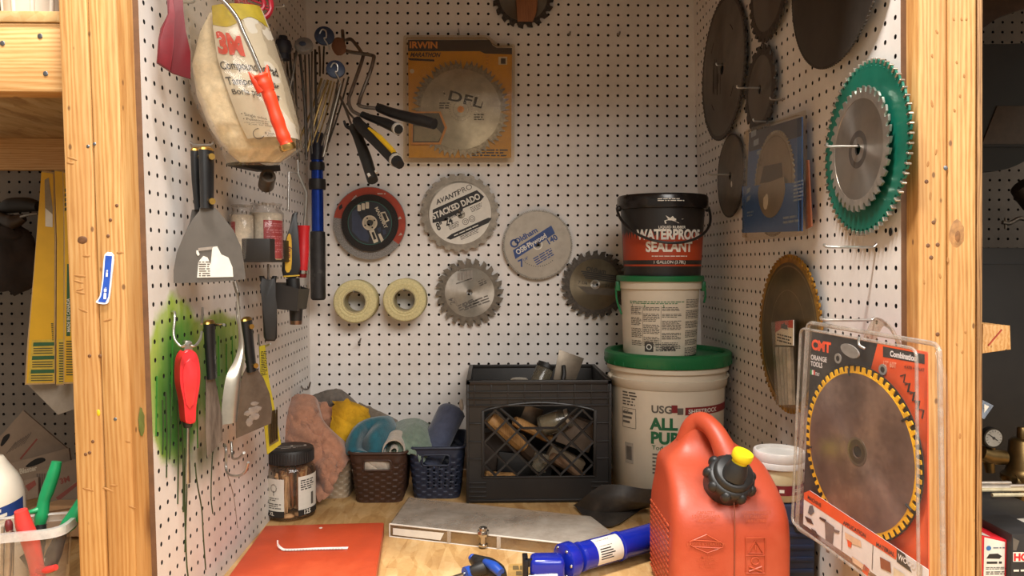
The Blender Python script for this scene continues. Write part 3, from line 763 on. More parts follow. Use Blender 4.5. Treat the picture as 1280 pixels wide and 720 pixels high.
# 24-tooth bright blade
F = Frame(on_back(587, 365.5, .5))
def draw_24(mb, y):
    mb.text('24', -18*D, -14*D, 6*D, y, 1, rot=rad(112), bold=.02); mb.text('TEETH', -14*D, -16*D, 2.5*D, y, 1, rot=rad(112))
    M_ = Matrix.Rotation(rad(-200), 4, 'Y'); mb.scribble(-20*D, 10*D, 14*D, 20*D, 3, y, 1, M_)
    for k in range(5): mb.rect((-15+4*k)*D, 15*D, (-12+4*k)*D, (24+k)*D, y, 2)
    mb.scribble(-17*D, 26*D, -4*D, 31*D, 2, y, 1); mb.flat([(-17*D, 10*D), (3*D, 17*D), (3*D, 18*D), (-17*D, 11.5*D)], y, 1)
    M_ = Matrix.Translation((-12*D, 0, -24*D)) @ Matrix.Rotation(rad(-24), 4, 'Y'); mb.scribble(0, 0, 28*D, 9*D, 3, y, 1, M_)
    M_ = Matrix.Translation((13*D, 0, 7*D)) @ Matrix.Rotation(rad(-24), 4, 'Y'); mb.scribble(0, 0, 10*D, 8*D, 3, y, 1, M_)
    mb.text('24 T', 14*D, 8*D, 3*D, y, 1, rot=rad(24), bold=.02)
blade('saw_blade', 'bright steel saw blade with large hooked teeth beside the tape rolls', F, 43*D, 24, .62, 'rip', STEEL, mat('mid tooth steel', '#6f665a', .45, .6, .2, 100), .3, draw=draw_24, extra=[GREYINK, mat('faint print', '#8a8177', .5)], dr=1, ph=.1, rim=.88)
mb = MB(); mb.tube([(0, .4, .1), (0, -.5, .1), (0, -.6, .22)], .08, 8); solo(mb, 'peg_hook', DWIRE, 'hook through the bright blade beside the tape rolls', 'hook', F, 'wire peg hooks')
# dark worn blade
F = Frame(on_back(744, 355.5, .5))
def draw_dk(mb, y):
    mb.text('Oldham', -12*D, 17*D, 5.5*D, y, 1, rot=rad(-8), bold=.02)
    M_ = Matrix.Rotation(rad(8), 4, 'Y')
    for k in range(4): mb.rect((-20+2*k)*D, (13-2.4*k)*D, 30*D, (14.6-2.4*k)*D, y, 1, M_)
    mb.flat([(-22*D, -2*D), (26*D, -6*D), (22*D, -14*D), (-10*D, -12*D)], y, 2); mb.text('7 1/4', -22*D, 1*D, 4*D, y-.01, 1, rot=rad(-8)); mb.text('24', 12*D, -3*D, 4*D, y-.01, 1, rot=rad(-8))
    mb.rings([6*D, 3.6*D], y-.02, y+.02, 24, [3])
blade('saw_blade', 'worn dark saw blade with faded print partly behind the buckets', F, 43*D, 26, .5, 'rip', mat('worn bronze blade steel', '#6f6350', .35, .85, .3, 16, aniso=True, dirt='#3c3328', dirt_amt=.6), TOOTH_D, .3, draw=draw_dk, extra=[INK, mat('worn print', '#574d40', .5), STEEL], ph=.05, dr=-1, rim=.88)

# mesh tape rolls on hooks
TAPE = mat('mesh tape', '#cfc390', .8, 0, .12, 220, bump=.3); CORE = mat('cardboard core', '#a89c76', .85)
for k, (px, py, lab) in enumerate(((443.5, 377, 'left roll of cream mesh tape hanging on the back wall'), (505.5, 375, 'right roll of cream mesh tape, next to the bright saw blade'))):
    F = Frame(on_back(px, py, 2.35)); D = 73.8/FPX; R, r = 27*D, 13*D
    t = thing('tape_roll', lab, 'tape roll', F, 'mesh tape rolls')
    M_ = rotm(pi/2, 0, 0)
    mb = MB(); prof = [(r+.12, 0), (R*.62, .03), (R*.64, -.03), (R*.75, .02), (R*.78, -.03), (R*.9, .02), (R-.1, .0), (R, -.1), (R-.03, -1.0), (R, -1.95), (R-.1, -2.05), (r+.12, -2.05)]
    mb.lathe(prof, 48, 0, M_); mb.build('tape', TAPE, t, angle=50)
    mb = MB(); mb.lathe([(r, .02), (r+.12, .02), (r+.12, -2.06), (r, -2.06), (r, .02)], 40, 0, M_); mb.build('core', CORE, t)
    h = Frame(F.o+Vector((0, 2.35, r-.1))); hook('hook carrying the %s mesh tape roll' % ('left' if k == 0 else 'right'), h, 2.9)
for px, py, lab in ((711, 43, 'bare hook high on the back wall, the left one of two'), (772, 43, 'bare hook high on the back wall, the right one of two'), (451, 424, 'bare hook below the mesh tape rolls on the back wall')):
    F = Frame(on_back(px, py)); hook(lab, F, 1.3, .3, .1, .08, m=DWIRE)

# ---------------------------------------------------------------- roller frames and rods in the far left corner
BLKP = mat('black grip plastic', '#1f1d1c', .5, 0, .25, 40); BLUEC = mat('blue cap plastic', '#2c3a55', .45); CHROME = mat('chrome steel', '#c9c4bc', .18, 1., .06)
REDP = mat('red handle plastic', '#c8242a', .4, 0, .08); ORP = mat('orange red handle plastic', '#e2401f', .42, 0, .08); YEL = mat('yellow plastic', '#d9ab1f', .45, 0, .08)
def wpath(pts, Y=None): return [at_y(p[0], p[1], p[2]) for p in pts]
def wire_thing(name, label, cat, segs, group=None, cuts=None):
    """segs: (part name, material, [(px, py, depth)], radius or list, smooth)"""
    o = at_y(*segs[0][2][0]); F = Frame(o); t = thing(name, label, cat, F, group)
    for pn, m, pts, r, sm in segs:
        P = [p-o for p in wpath(pts)]; mb = MB(); mb.tube(smooth_path(P, 5) if sm else P, r, 10); mb.build(pn, m, t, angle=50)
    return t
def capdisc(mb, o, p, n, r, th, m=0, prof=None):
    z = Vector(n).normalized(); M_ = Matrix.Translation(p-o) @ z.to_track_quat('Z', 'Y').to_matrix().to_4x4()
    mb.lathe(prof or [(0, th), (r*.7, th), (r*.95, th*.7), (r, 0), (r*.9, -th), (0, -th)], 24, m, M_)
rd = random.Random(11)
RODM = [mat('brown rod', '#5d5142', .5, .5, .2), mat('brass rod', '#8f7440', .4, .6, .2), mat('grey rod', '#7d7468', .4, .7, .2), mat('dark rod', '#3d352c', .5, .5, .2)]
rods = [(352, 66, 366, 190, 3), (357, 70, 374, 200, 0), (362, 62, 372, 195, 3), (368, 66, 376, 190, 0), (371, 62, 359, 125, 2), (375, 68, 383, 200, 3), (381, 66, 384, 196, 0), (386, 68, 390, 192, 3), (390, 64, 392, 175, 0), (394, 62, 396, 165, 3),
        (399, 58, 400, 95, 0), (405, 58, 404, 92, 3), (402, 98, 373, 178, 1), (406, 100, 379, 186, 2), (410, 100, 384, 190, 1), (414, 101, 389, 182, 1), (418, 102, 396, 178, 1), (424, 95, 402, 182, 0), (430, 98, 408, 190, 0), (436, 96, 411, 178, 3), (426, 105, 404, 196, 2)]
for k, (x0, y0, x1, y1, mi) in enumerate(rods):
    d0 = 66.5+rd.uniform(0, 5.5); o = at_y(x0, y0, d0); F = Frame(o)
    P = [at_y(x0, y0, d0)-o, at_y((x0+x1)/2+rd.uniform(-2, 2), (y0+y1)/2, d0-.4)-o, at_y(x1, y1, d0-.8)-o]
    mb = MB(); mb.tube(smooth_path(P, 5), rd.uniform(.07, .12), 8)
    solo(mb, 'paint_roller_rod', RODM[mi], 'thin metal rod in the bundle hanging in the far left corner', 'rod', F, 'rods bundled in the far left corner')
for px, py, Y, r, lab in ((405.5, 45, 66, .85, 'dark blue round cap, topmost in the rod bundle'), (419.5, 87, 65, .8, 'dark round cap lowest in the rod bundle, over yellowish rods')):
    o = at_y(px, py, Y); F = Frame(o); t = thing('roller_end_cap', lab, 'end cap', F)
    mb = MB(); capdisc(mb, o, o, (.2, -1, .15), r, .22); mb.build('cap', BLUEC, t)
    mb = MB(); mb.tube(smooth_path([(-.35, -.3, .1), (-.1, -.36, .45), (.2, -.34, .3), (.22, -.32, -.2), (.05, -.34, -.3), (.3, -.3, -.75), (.5, -.2, -1.2)], 5), .07, 8); mb.build('wire_clip', WIRE, t)
o = at_y(380, 58, 66.5); F = Frame(o); t = thing('roller_end_cap', 'pale clear cap with blue print between the dark caps', 'end cap', F)
mb = MB(); capdisc(mb, o, o+Vector((0, 0, .05)), (.1, -1, .5), .8, .3); mb.build('cap', mat('clouded plastic', '#8c8a88', .4, 0, .2), t)
mb = MB(); mb.blob((0, -.5, .1), (.3, .05, .2), 0, .2); mb.build('print', BLUEC, t)
o = at_y(354, 57, 66); F = Frame(o); t = thing('roller_end_cap', 'dark navy knobbed cap at the left end of the rod bundle', 'end cap', F)
mb = MB(); mb.lathe([(0, .8), (.35, .8), (.42, .5), (.62, .4), (.75, 0), (.7, -.4), (.5, -.7), (.55, -1.2), (0, -1.2)], 14); mb.build('cap', mat('navy cap plastic', '#20222e', .5), t)
mb = MB(); mb.tube(smooth_path([(-.45, -.2, -.5), (-.65, -.1, -1.4), (-.5, 0, -2.4), (-.1, .1, -3.6)], 5), .16, 8); mb.build('blue_strap', mat('blue strap', '#27365e', .5), t)
# bent wire frames whose black grips point at the camera
wire_thing('paint_roller', 'bent wire roller frame with the topmost black grip, pointing right', 'paint roller frame',
    [('wire', DWIRE, [(428, 38, 71), (430, 58, 70), (434, 64, 69), (464, 69, 68), (467, 74, 67.5), (462, 92, 67), (453, 115, 66.5), (449, 128, 66), (452, 133, 65.5), (475, 136, 65)], .16, True),
     ('grip', BLKP, [(474, 135, 65), (490, 141, 63.5), (520, 149, 61.5), (543, 155, 60.5)], [.38, .42, .46, .44], True)], 'roller frames with black grips')
wire_thing('paint_roller', 'bent wire roller frame with a hollow black grip below the topmost one', 'paint roller frame',
    [('wire', DWIRE, [(433, 50, 71), (440, 50, 70), (452, 66, 69), (453, 74, 68.5), (440, 112, 67), (436, 125, 66.5), (440, 138, 66), (453, 145, 65.5)], .16, True),
     ('grip', BLKP, [(453, 143, 65.5), (462, 147, 65), (480, 153, 63.5), (497, 161, 62)], [.28, .3, .42, .46], True),
     ('end_ring', mat('pale grip rim', '#b4aca0', .5), [(496, 160.4, 62.1), (498, 161.5, 61.9)], .5, False),
     ('hollow', DARKHOLE, [(497.5, 161.2, 61.95), (498.6, 161.8, 61.82)], .38, False)], 'roller frames with black grips')
o = at_y(445, 152, 66); 
wire_thing('scraper', 'black scraper with a yellow strip on its handle, pointing down right', 'scraper',
    [('wire', DWIRE, [(424, 118, 69), (434, 138, 67), (446, 152, 65)], .1, True),
     ('handle', BLKP, [(446, 150, 65), (452, 159, 64.5), (470, 175, 63), (494, 200, 61)], [.4, .5, .55, .52], True),
     ('yellow_strip', YEL, [(461, 161, 63.5), (474, 172, 62.5), (492, 190, 60.9)], [.14, .26, .22], True),
     ('end_ring', mat('pale grip rim', '', 0), [(494, 199.6, 61), (495.5, 201, 60.8)], .56, False),
     ('end_cap', BLKP, [(495, 200.6, 60.9), (500, 206, 60.4)], [.5, .38], False)])
wire_thing('scraper', 'dark grey scraper with two white dots near its end, pointing down', 'scraper',
    [('wire', DWIRE, [(420, 112, 69), (430, 132, 67.5), (440, 158, 66.5)], .1, True), ('prong', BLKP, [(430, 151, 66.6), (433, 158, 66.5), (440, 161, 66.3)], [.1, .14, .2], True),
     ('handle', mat('dark grey grip', '#2a2926', .45, 0, .25, 40), [(441, 158, 66.4), (447, 170, 66), (457, 197, 64.8), (466, 226, 63.5)], [.42, .42, .5, .46], True),
     ('white_dots', PAPER, [(460.5, 217.5, 63.35), (462, 220.5, 63.2)], .13, False), ('white_dots', PAPER, [(469.6, 213.4, 63.45), (471, 216, 63.35)], .13, False)])
o = at_y(424, 58, 69); F = Frame(o); mb = MB(); mb.blob((0, 0, 0), (.65, .3, .8), 0, .2); solo(mb, 'cork', mat('orange brown cork', '#7a5138', .7), 'orange brown cork block among the rods in the corner', 'cork', F)
# telescopic pole standing off the corner
F = Frame(at_y(397, 270, 73.2)); t = thing('extension_pole', 'blue telescopic pole with a worn black grip in the left corner', 'pole', F)
D = 73.2/FPX
def zc(py): return F.uv(397, py)[1]
mb = MB(); mb.tube([(0, 0, zc(290)), (0, 0, zc(166))], .56, 20); mb.build('pole', mat('blue anodised tube', '#1c3fa0', .25, .6, .12), t)
for y0, y1, r in ((203, 213, .68), (224, 237, .78)):
    mb = MB(); mb.lathe([(.5, zc(y1)), (r, zc(y1)), (r+.04, zc((y0+y1)/2)), (r, zc(y0)), (.5, zc(y0))], 20); mb.build('collar', BLKP, t)
mb = MB(); mb.tube([(0, 0, zc(167)), (0, 0, zc(200))], .64, 18); mb.build('upper_sleeve', mat('dark sleeve', '#1b1d2a', .4), t)
mb = MB(); mb.lathe([(0, zc(375)), (.55, zc(375)), (.70, zc(373)), (.72, zc(300)), (.70, zc(290)), (.55, zc(289)), (0, zc(289))], 24); mb.build('grip', mat('paint-worn grip', '#262423', .55, 0, .3, 45, dirt='#77736b', dirt_amt=.6), t)
# ---------------------------------------------------------------- right wall
RW = -pi/2
def RF(px, py, off=.5): return Frame(on_right(px, py, off), (0, 0, RW))
def pin(label, fr, y0=.5, L_=1.6):
    mb = MB(); mb.tube(smooth_path([(0, y0, .12), (0, -L_*.5, .12), (0, -L_, .12), (0, -L_-.05, .3)], 3), .075, 8)
    return solo(mb, 'peg_hook', WIRE, label, 'hook', fr, 'wire peg hooks')
F = RF(903, 86, .45)
def draw_big(mb, y):
    for a in (40, 130, 220, 310):
        p = [(3.9*cos(rad(a+k*2.2)), 3.9*sin(rad(a+k*2.2))) for k in range(8)]; mb.flat(p+[(q[0]*.975, q[1]*.975) for q in p[::-1]], y, 1)
    for k in range(9): mb.rect(-2.6+.25*k+.2*sin(k*5), -1.6+.6*sin(k*3), -2.5+.25*k+.2*sin(k*5), .6+.8*sin(k*7), y, 1)
blade('saw_blade', 'largest dark saw blade at top of the right wall, next to the back corner', F, 6.2, 80, .16, 'chip', STEEL_B, TOOTH_D, .5, draw=draw_big, extra=[DARKHOLE, STEEL], rim=.96)
pin('hook through the large blade next to the back corner', Frame(F.o+Vector((0, 0, .2)), (0, 0, RW)), .3, .5)
F = RF(961, -18, .45); blade('saw_blade', 'dark saw blade half out of frame at the top of the right wall', F, 4.05, 30, .4, 'rip', STEEL_B, TOOTH_D, rim=.88, dr=-1)
F = RF(1043, -50, .6); blade('saw_blade', 'glossy black blade half out of frame at the top, in front of the green blade', F, 6.2, 150, .05, 'fine', mat('black glossy blade coating', '#37322d', .35, .3, .25, 14, dirt='#3b342d', dirt_amt=.4), TOOTH_D, rim=.985)
F = RF(950, 112, .5); blade('saw_blade', 'dark coarse-toothed blade just above the blue carded blade', F, 3.35, 18, .4, 'rip', STEEL_B, TOOTH_D, rim=.86, draw=lambda mb, y: mb.flat([(-.6, -.9), (1.6, .5), (2.6, .7), (2.2, -.2)], y, 1), extra=[mat('scuffed steel', '#5f5850', .35, .8)])
pin('hook through the coarse dark blade above the blue card', Frame(F.o, (0, 0, RW)), .5, 1.7)
F = RF(913, 220, .45); blade('saw_blade', 'small plain round blade left of the blue carded blade', F, 3.55, 110, .05, 'fine', mat('brown grey steel', '#6b6052', .45, .6, .2, 20, aniso=True), TOOTH_D, rim=.98, draw=lambda mb, y: mb.blob((.5, y, -.75), (.18, .01, .25), 1, .3), extra=[PAPER])
pin('hook through the small plain blade on the right wall', Frame(F.o, (0, 0, RW)), .5, 1.8)

# blue carded blade
F = RF(969, 220, .9)
def cardshell(t, fr, outer, inner, y0, y1, m, name='blister_shell'):
    n = len(outer); mb = MB()
    vs = [(x, y0, z) for x, z in outer]+[(x, y0, z) for x, z in inner]+[(x*.997, y1, z) for x, z in inner]
    fs = [(i, (i+1) % n, n+(i+1) % n, n+i) for i in range(n)]+[(n+i, n+(i+1) % n, 2*n+(i+1) % n, 2*n+i) for i in range(n)]+[tuple(range(2*n, 3*n))]
    mb.add(vs, fs); return mb.build(name, m, t)
t = thing('packaged_saw_blade', 'saw blade on a blue card in clear blister on the right wall', 'packaged saw blade', F)
BLUCARD = mat('blue card', '#2f66bb', .45, 0, .08); BLUDK = mat('dark blue card', '#25365e', .45, 0, .08); PALEB = mat('pale blue print', '#93a9cc', .5)
card = F.poly([(936, 166), (1002, 146), (1002, 289), (931, 291)]); mb = MB(); mb.prism(card, .02, .09, 0)
mb.flat(F.poly([(936, 166), (1002, 146), (1002, 170), (936, 190)]), .005, 1)
for a, b, h in ((939, 172, .75), (942, 183, .75), (946, 194, .5)):
    x, z = F.uv(a, b); mb.rect(x, z, x+1.1, z+h*.6, -.005, 2)
x, z = F.uv(934, 270); mb.rect(x-.1, z, x+.8, z+.25, -.005, 2); mb.rect(x, z+1.6, x+1.0, z+2.0, -.005, 2)
x, z = F.uv(944, 296); mb.rect(x+.2, z+.4, x+.3, z+2.2, -.005, 2); mb.rect(x+.8, z+.4, x+.9, z+1.6, -.005, 2)
mb.build('card', [BLUCARD, BLUDK, PALEB], t)
c = F.uv(968, 230); R = 3.75
mb = MB(); mb.rings([tooth_line(R, 60, .16, 'block'), R*.93], -.12, -.02, 0, [0], c); mb.build('toothed_rim', mat('pale tooth steel', '#a39a8c', .4, .5), t)
mb = MB(); mb.rings([R*.94, R*.9, R*.89, .3], -.11, -.03, 56, [0, 1, 0], c)
mb.flat([(c[0]-2.6, c[1]+.3), (c[0]-1.8, c[1]+1.5), (c[0]+1.6, c[1]+1.3), (c[0]+1.9, c[1]+.1)], -.12, 1)
mb.text('60', c[0]-3.0, c[1]+1.6, .5, -.12, 1)
mb.build('plate', [mat('dusty blade steel', '#9a8f7f', .42, .5, .15, 20, aniso=True), mat('dark print patch', '#4a4134', .5)], t)
mb = MB(); mb.prism(F.poly([(931, 233), (1002, 228), (1002, 289), (931, 291)]), -.2, -.15, 0); x, z = F.uv(992, 253, .2); mb.scribble(x, z, x+1.6, z+1.4, 6, -.215, 1)
x, z = F.uv(979, 281, .2); mb.scribble(x, z, x+2.6, z+.6, 2, -.215, 1); x, z = F.uv(934, 272, .2); mb.scribble(x, z, x+1.4, z+.5, 2, -.215, 1)
for q in ((933, 243), (933, 253)): x, z = F.uv(*q, .2); mb.flat([(x, z), (x+.8, z+.15), (x+1.0, z+.5), (x+.2, z+.4)], -.215, 1)
mb.build('front_flap', [BLUCARD, PALEB], t)
mb = MB(); mb.prism([(c[0]+2.6*cos(rad(a)), c[1]-.1+2.3*sin(rad(a))) for a in range(-172, -7, 8)]+[(c[0]+2.3, c[1]+.25), (c[0]-2.4, c[1]+.1)], -.26, -.21, 0); mb.build('lower_plate', mat('dusty blade steel', '', 0), t)
mb = MB(); mb.blob((c[0]-.9, -.28, c[1]-1.2), (.5, .03, .55), 0, .4, 2, 2); mb.build('torn_sticker', PAPER, t)
cardshell(t, F, round_poly(F.poly([(931, 162), (1007, 137), (1009, 294), (930, 302)]), .2), round_poly(F.poly([(935, 165), (1003, 143), (1004, 291), (933, 297)]), .2), .06, -.35, clear('dusty blister', '#f6eddd', .03, .25, '#a8987f', gloss=.15))
hook('hook holding the blue carded blade', Frame(on_right(968, 152, .0), (0, 0, RW)), 1.6)
hook('bare hook above the right top corner of the blue card', Frame(on_right(981, 125, .0), (0, 0, RW)), 1.1, m=DWIRE)
F2 = RF(1011, 250, .5); mb = MB(); mb.prism(F2.poly([(1008, 200), (1011, 200), (1015, 283), (1008, 286)]), -.05, .05, 0, .01)
solo(mb, 'cardboard_sleeve', mat('orange brown card', '#a8694a', .6), 'orange brown card edge sticking out behind the blue carded blade', 'card', F2)

# green blade and the bright blade hung in front of it
GRN = mat('green blade paint', '#0f6a55', .42, .2, .18, 20, dirt='#23463c', dirt_amt=.4)
F = RF(1080, 186, .45)
t = thing('saw_blade', 'large green saw blade with chunky steel teeth on the right wall', 'saw blade', F)
R = 4.75
mb = MB(); mb.rings([tooth_line(R, 60, .34, 'chip'), R-.36], -.06, .06, 0, [0])
CARB = mat('carbide teeth', '#b0a596', .35, .8, .2, 90)
mb.build('toothed_rim', GRN, t)
mb = MB()
for k in range(60):
    a = 2*pi*k/60+.012; mb.box((0, 0, 0), (.1, .26, .26), 0, .02, Matrix.Translation(((R-.06)*cos(a), -.02, (R-.06)*sin(a))) @ Matrix.Rotation(-a+pi/2, 4, 'Y'), 1)
mb.build('carbide_tips', CARB, t)
mb = MB(); mb.rings([R-.35, .35], -.055, .055, 64, [0]); mb.build('plate', [GRN], t)
F = RF(1073, 187, .8)
blade('saw_blade', 'bright steel saw blade hung in front of the green one', F, 3.45, 36, .36, 'rip', mat('bright blade steel', '#b3aca3', .3, .95, .12, 25, aniso=True, dirt='#6d5646', dirt_amt=.35), mat('bright tooth steel', '#c9c2b8', .3, .9), .3, extra=[mat('arbor wear', '#77706a', .4, .9)], bands=[(.30, 1), (.2, 0)], rim=.9, ph=.05)
pin('hook through the green and the bright blade', Frame(F.o+Vector((0, 0, .05)), (0, 0, RW)), 1.3, 1.7)

# bronze blade with a gold toothed edge, card of pencils hung over it
F = RF(985, 417, .6)
GOLD = mat('gold toothed edge', '#a87a2a', .38, .7, .3, 60)
blade('saw_blade', 'bronze brown saw blade with a gold edge, behind a pack of sticks', F, 5.55, 70, .3, 'chip', mat('bronze blade', '#6e5a3a', .36, .75, .25, 14, aniso=True, dirt='#3f3422', dirt_amt=.5), GOLD, .3,
      extra=[mat('bronze ring', '#8a7350', .34, .8, .2, 20, aniso=True)], bands=[(.86, 1), (.84, 0), (.55, 1), (.54, 0)], rim=.95)
F = RF(982, 455, 1.2)
t = thing('stick_pack', 'narrow clear pack of grey sticks hanging over the bronze blade', 'pack', F)
mb = MB(); mb.prism(F.poly([(969.5, 402), (992, 400), (992, 432), (970, 431)]), -.03, .03, 0); mb.flat(F.poly([(969.5, 402), (992, 400), (992, 410), (980, 409), (969.5, 416)]), -.04, 1)
x, z = F.uv(981, 411); mb.prism([(x-.6, z), (x-.5, z+.3), (x-.15, z+.3), (x, z+.45), (x+.15, z+.3), (x+.5, z+.3), (x+.6, z)], -.05, 0, 2)
mb.scribble(*F.uv(972, 427), *F.uv(990, 420), 3, -.04, 2)
mb.build('card', [PAPER, mat('red print', '#b5402f', .5), INK], t)
for k in range(4):
    x0, x1 = 973+k*4.7, 978+k*3.9; mb = MB()
    a, b = F.uv(x0, 434), F.uv(x1, 506); mb.tube([(a[0], 0, a[1]), (b[0], 0, b[1])], .26, 6); mb.build('stick', mat('grey stick', '#8c857c', .5, .3, .2), t)
cardshell(t, F, round_poly(F.poly([(969, 401), (993, 399), (993, 511), (975, 508)]), .1), round_poly(F.poly([(970, 403), (992, 401), (992, 509), (976, 506)]), .1), .1, -.35, clear('dusty blister', '', 0), 'clear_sleeve')
hook('hook under the green blade with its long arm reaching out', Frame(on_right(1095.5, 309, 0), (0, 0, RW)), 2.9, .0, .95, .075)
hook('bare hook above the orange carded blade', Frame(on_right(1093, 400, 0), (0, 0, RW)), 3.0, .0, .6, .08)
F = RF(1113, 290, .05); mb = MB(); mb.blob((0, 0, 0), (.17, .02, .22), 0, .2); solo(mb, 'wall_plug', BLACKMARK, 'black plugged hole right below the green blade', 'plug', F)

# the big orange and black carded blade
aR = rad(-79); F = Frame(at_y(1006, 405, 43.6), (0, 0, aR))
t = thing('packaged_saw_blade', 'large blade on an orange and black card in clear blister, hanging front right', 'packaged saw blade', F)
CMO = mat('orange card', '#e0562a', .42, 0, .08, 30); CMK = mat('charcoal card', '#2f2c2b', .45, 0, .12, 30, dirt='#5a5552', dirt_amt=.4); CMW = mat('white card', '#dcd6d6', .45, 0, .05); CMT_ORT = mat('bright orange print', '#f0552d', .45)
pc = lambda pts, off=0: F.poly(pts, off)
mb = MB()
mb.prism(pc([(1015, 414), (1158, 440), (1160, 760), (1005, 648)]), .02, .1, 0)
mb.flat(pc([(1015, 414), (1097, 429), (1091, 452), (1072, 520), (1040, 640), (1004, 622)]), .0, 1)
mb.flat(pc([(1097, 429), (1158, 440), (1160, 760), (1060, 690), (1080, 500), (1091, 452)]), .001, 0)
mb.flat(pc([(1104, 433), (1156, 443), (1156, 455), (1104, 446)]), -.015, 1)
def ang2(pts): a, b = pc(pts); return atan2(b[1]-a[1], b[0]-a[0])
def tline(s, x0, y0, x1, y1, hpx, m, bold=.03, y=-.03, sx=None):
    a, b = pc([(x0, y0), (x1, y1)]); k = (s, 'LEFT', bold, 0., 1.)
    ln = hypot(b[0]-a[0], b[1]-a[1]); h = hpx*(F.p3(x0, y0).y*0+Vector(F.o+F.R @ F.p3(x0, y0)).y)/FPX
    tmp = MB(); tmp.text(s, 0, 0, h, 0, 0, bold=bold); wd = max(v[0] for v in tmp.v)
    mb.text(s, a[0], a[1], h, y, m, rot=atan2(b[1]-a[1], b[0]-a[0]), bold=bold, sx=ln/wd)
tline('CMT', 1015, 436, 1039, 441, 12, 3, .05)
tline('ORANGE', 1014, 449, 1034, 453, 6, 2, .03); tline('TOOLS', 1014, 457, 1028.5, 460, 6, 2, .03)
tline('ITALY', 1019.5, 469, 1025, 470.3, 4, 2, .02)
for k, m in enumerate((4, 2, 5)): mb.flat(pc([(1013.5+2*k, 462+.3*k), (1015.4+2*k, 462.3+.3*k), (1015.4+2*k, 468.2+.3*k), (1013.5+2*k, 468+.3*k)]), -.03, m)
tline('Combination', 1113, 445, 1146, 451.5, 7, 2, .04, -.03)
tline('12" 60T', 1104, 457, 1121, 460.5, 7, 6, .01)
tline('4 ATB + 1 FLAT', 1131, 460, 1156, 464.5, 3.6, 1, .02)
for k in range(4):
    a = pc([(1126+6*k, 470+11*k), (1132+6*k, 468+11*k), (1130+6*k, 478+11*k), (1137+6*k, 480+11*k), (1135+6*k, 490+11*k)])
    mb.tube([(x, -.02, z) for x, z in a], .035, 5, 1)
for a, b in ((1048, 448), (1104, 462)): x, z = pc([(a, b)])[0]; mb.rings([.28, .16], -.05, 0, 18, [7], (x, z)); mb.flat(circ(x, z, .16, 14), -.04, 1)
mb.build('card', [CMO, CMK, CMW, CMT_ORT, mat('flag green', '#2c8a4a', .5), mat('flag red', '#c8372f', .5), mat('peach print', '#f3b79a', .5), mat('grey eyelet', '#9a948d', .4)], t)
# blade in the card (an ellipse on screen is a true circle in the card's plane)
cx, cz = F.uv(1071, 575, .35); R = (F.uv(1071, 452, .35)[1]-F.uv(1071, 697, .35)[1])/2
R = (F.uv(1153, 600, .35)[0]-F.uv(1007, 560, .35)[0])/2; cx = (F.uv(1153, 600, .35)[0]+F.uv(1007, 560, .35)[0])/2
cz = F.uv(1065, 455, .35)[1]-R
YB0 = -.35
mb = MB(); mb.rings([R, R-.42], YB0+.06, YB0+.1, 72, [0], (cx, cz)); mb.build('backing_ring', BLACKMARK, t)
mb = MB(); mb.rings([tooth_line(R-.06, 60, .3, 'block'), R*.9], YB0-.02, YB0+.05, 0, [0], (cx, cz)); mb.build('yellow_toothed_rim', mat('yellow edge guard', '#e0a71c', .4, 0, .15, 60), t)
mb = MB(); mb.rings([R*.91, R*.905, R*.89, .32], YB0-.035, YB0+.04, 72, [1, 0, 0], (cx, cz))
mb.rings([.75, .62, .34], YB0-.05, YB0, 32, [2, 3], (cx, cz)); mb.flat(circ(cx, cz, .3, 20), YB0+.0, 4)
for k in (35, 100, 190, 335):
    a = rad(k); p = (cx+R*.87*cos(a), cz+R*.87*sin(a)); q = (cx+R*.96*cos(a), cz+R*.96*sin(a)); mb.tube([(p[0], YB0-.05, p[1]), (q[0], YB0-.05, q[1])], .06, 6, 4)
mb.build('plate', [mat('scuffed dark blade', '#806a61', .42, .6, .25, 22, aniso=True, dirt='#b09a86', dirt_amt=.5), mat('yellow edge guard', '', 0), mat('hub ring', '#8f8782', .3, .9), mat('hub plate', '#6d645f', .3, .9), BLACKMARK], t)
# lower part of the card: orange stripe and pictures of tools
mb = MB(); yy = -.42
low = pc([(1005, 616), (1012, 613), (1122, 686), (1160, 712), (1160, 765), (1004, 655)], .42)
mb.prism(low, yy, yy+.03, 2)
mb.flat(pc([(1005, 616), (1012, 613), (1122, 686), (1120, 700), (1005, 624)], .43), yy-.012, 0)
mb.flat(pc([(1121, 686), (1131, 693), (1140, 716), (1121, 702)], .43), yy-.02, 1)
a = pc([(1122, 699), (1134, 707)], .44); mb.text('WOOD', a[0][0]+.03, a[0][1]+.04, .27, yy-.035, 2, rot=atan2(a[1][1]-a[0][1], a[1][0]-a[0][0]), bold=.03, sx=.85)
def lbl(s, p, q, h, m): a = pc([p, q], .44); mb.text(s, a[0][0], a[0][1], h, yy-.03, m, rot=atan2(a[1][1]-a[0][1], a[1][0]-a[0][0]), bold=.02)
lbl('MACHINE', (1009.5, 623), (1020, 630), .2, 1); lbl('APPLICATION', (1054, 655), (1070, 665), .2, 1); lbl('MATERIAL', (1095, 682), (1108, 690), .2, 1)
def blobp(pts, m): mb.flat(pc(pts, .44), yy-.03, m)
blobp([(1012, 632), (1016, 632), (1018, 640), (1014, 644), (1010, 641)], 3); blobp([(1006, 645), (1014, 649), (1017, 656), (1009, 652)], 1)
blobp([(1031, 650), (1043, 659), (1041, 681), (1032, 675)], 4); blobp([(1025, 646), (1033, 650), (1031, 653), (1024, 648)], 1); blobp([(1042, 661), (1050, 664), (1048, 667), (1043, 665)], 4)
blobp([(1014, 660), (1020, 664), (1024, 672), (1016, 668)], 1); blobp([(1032, 682), (1036, 682), (1037, 692), (1033, 690)], 4)
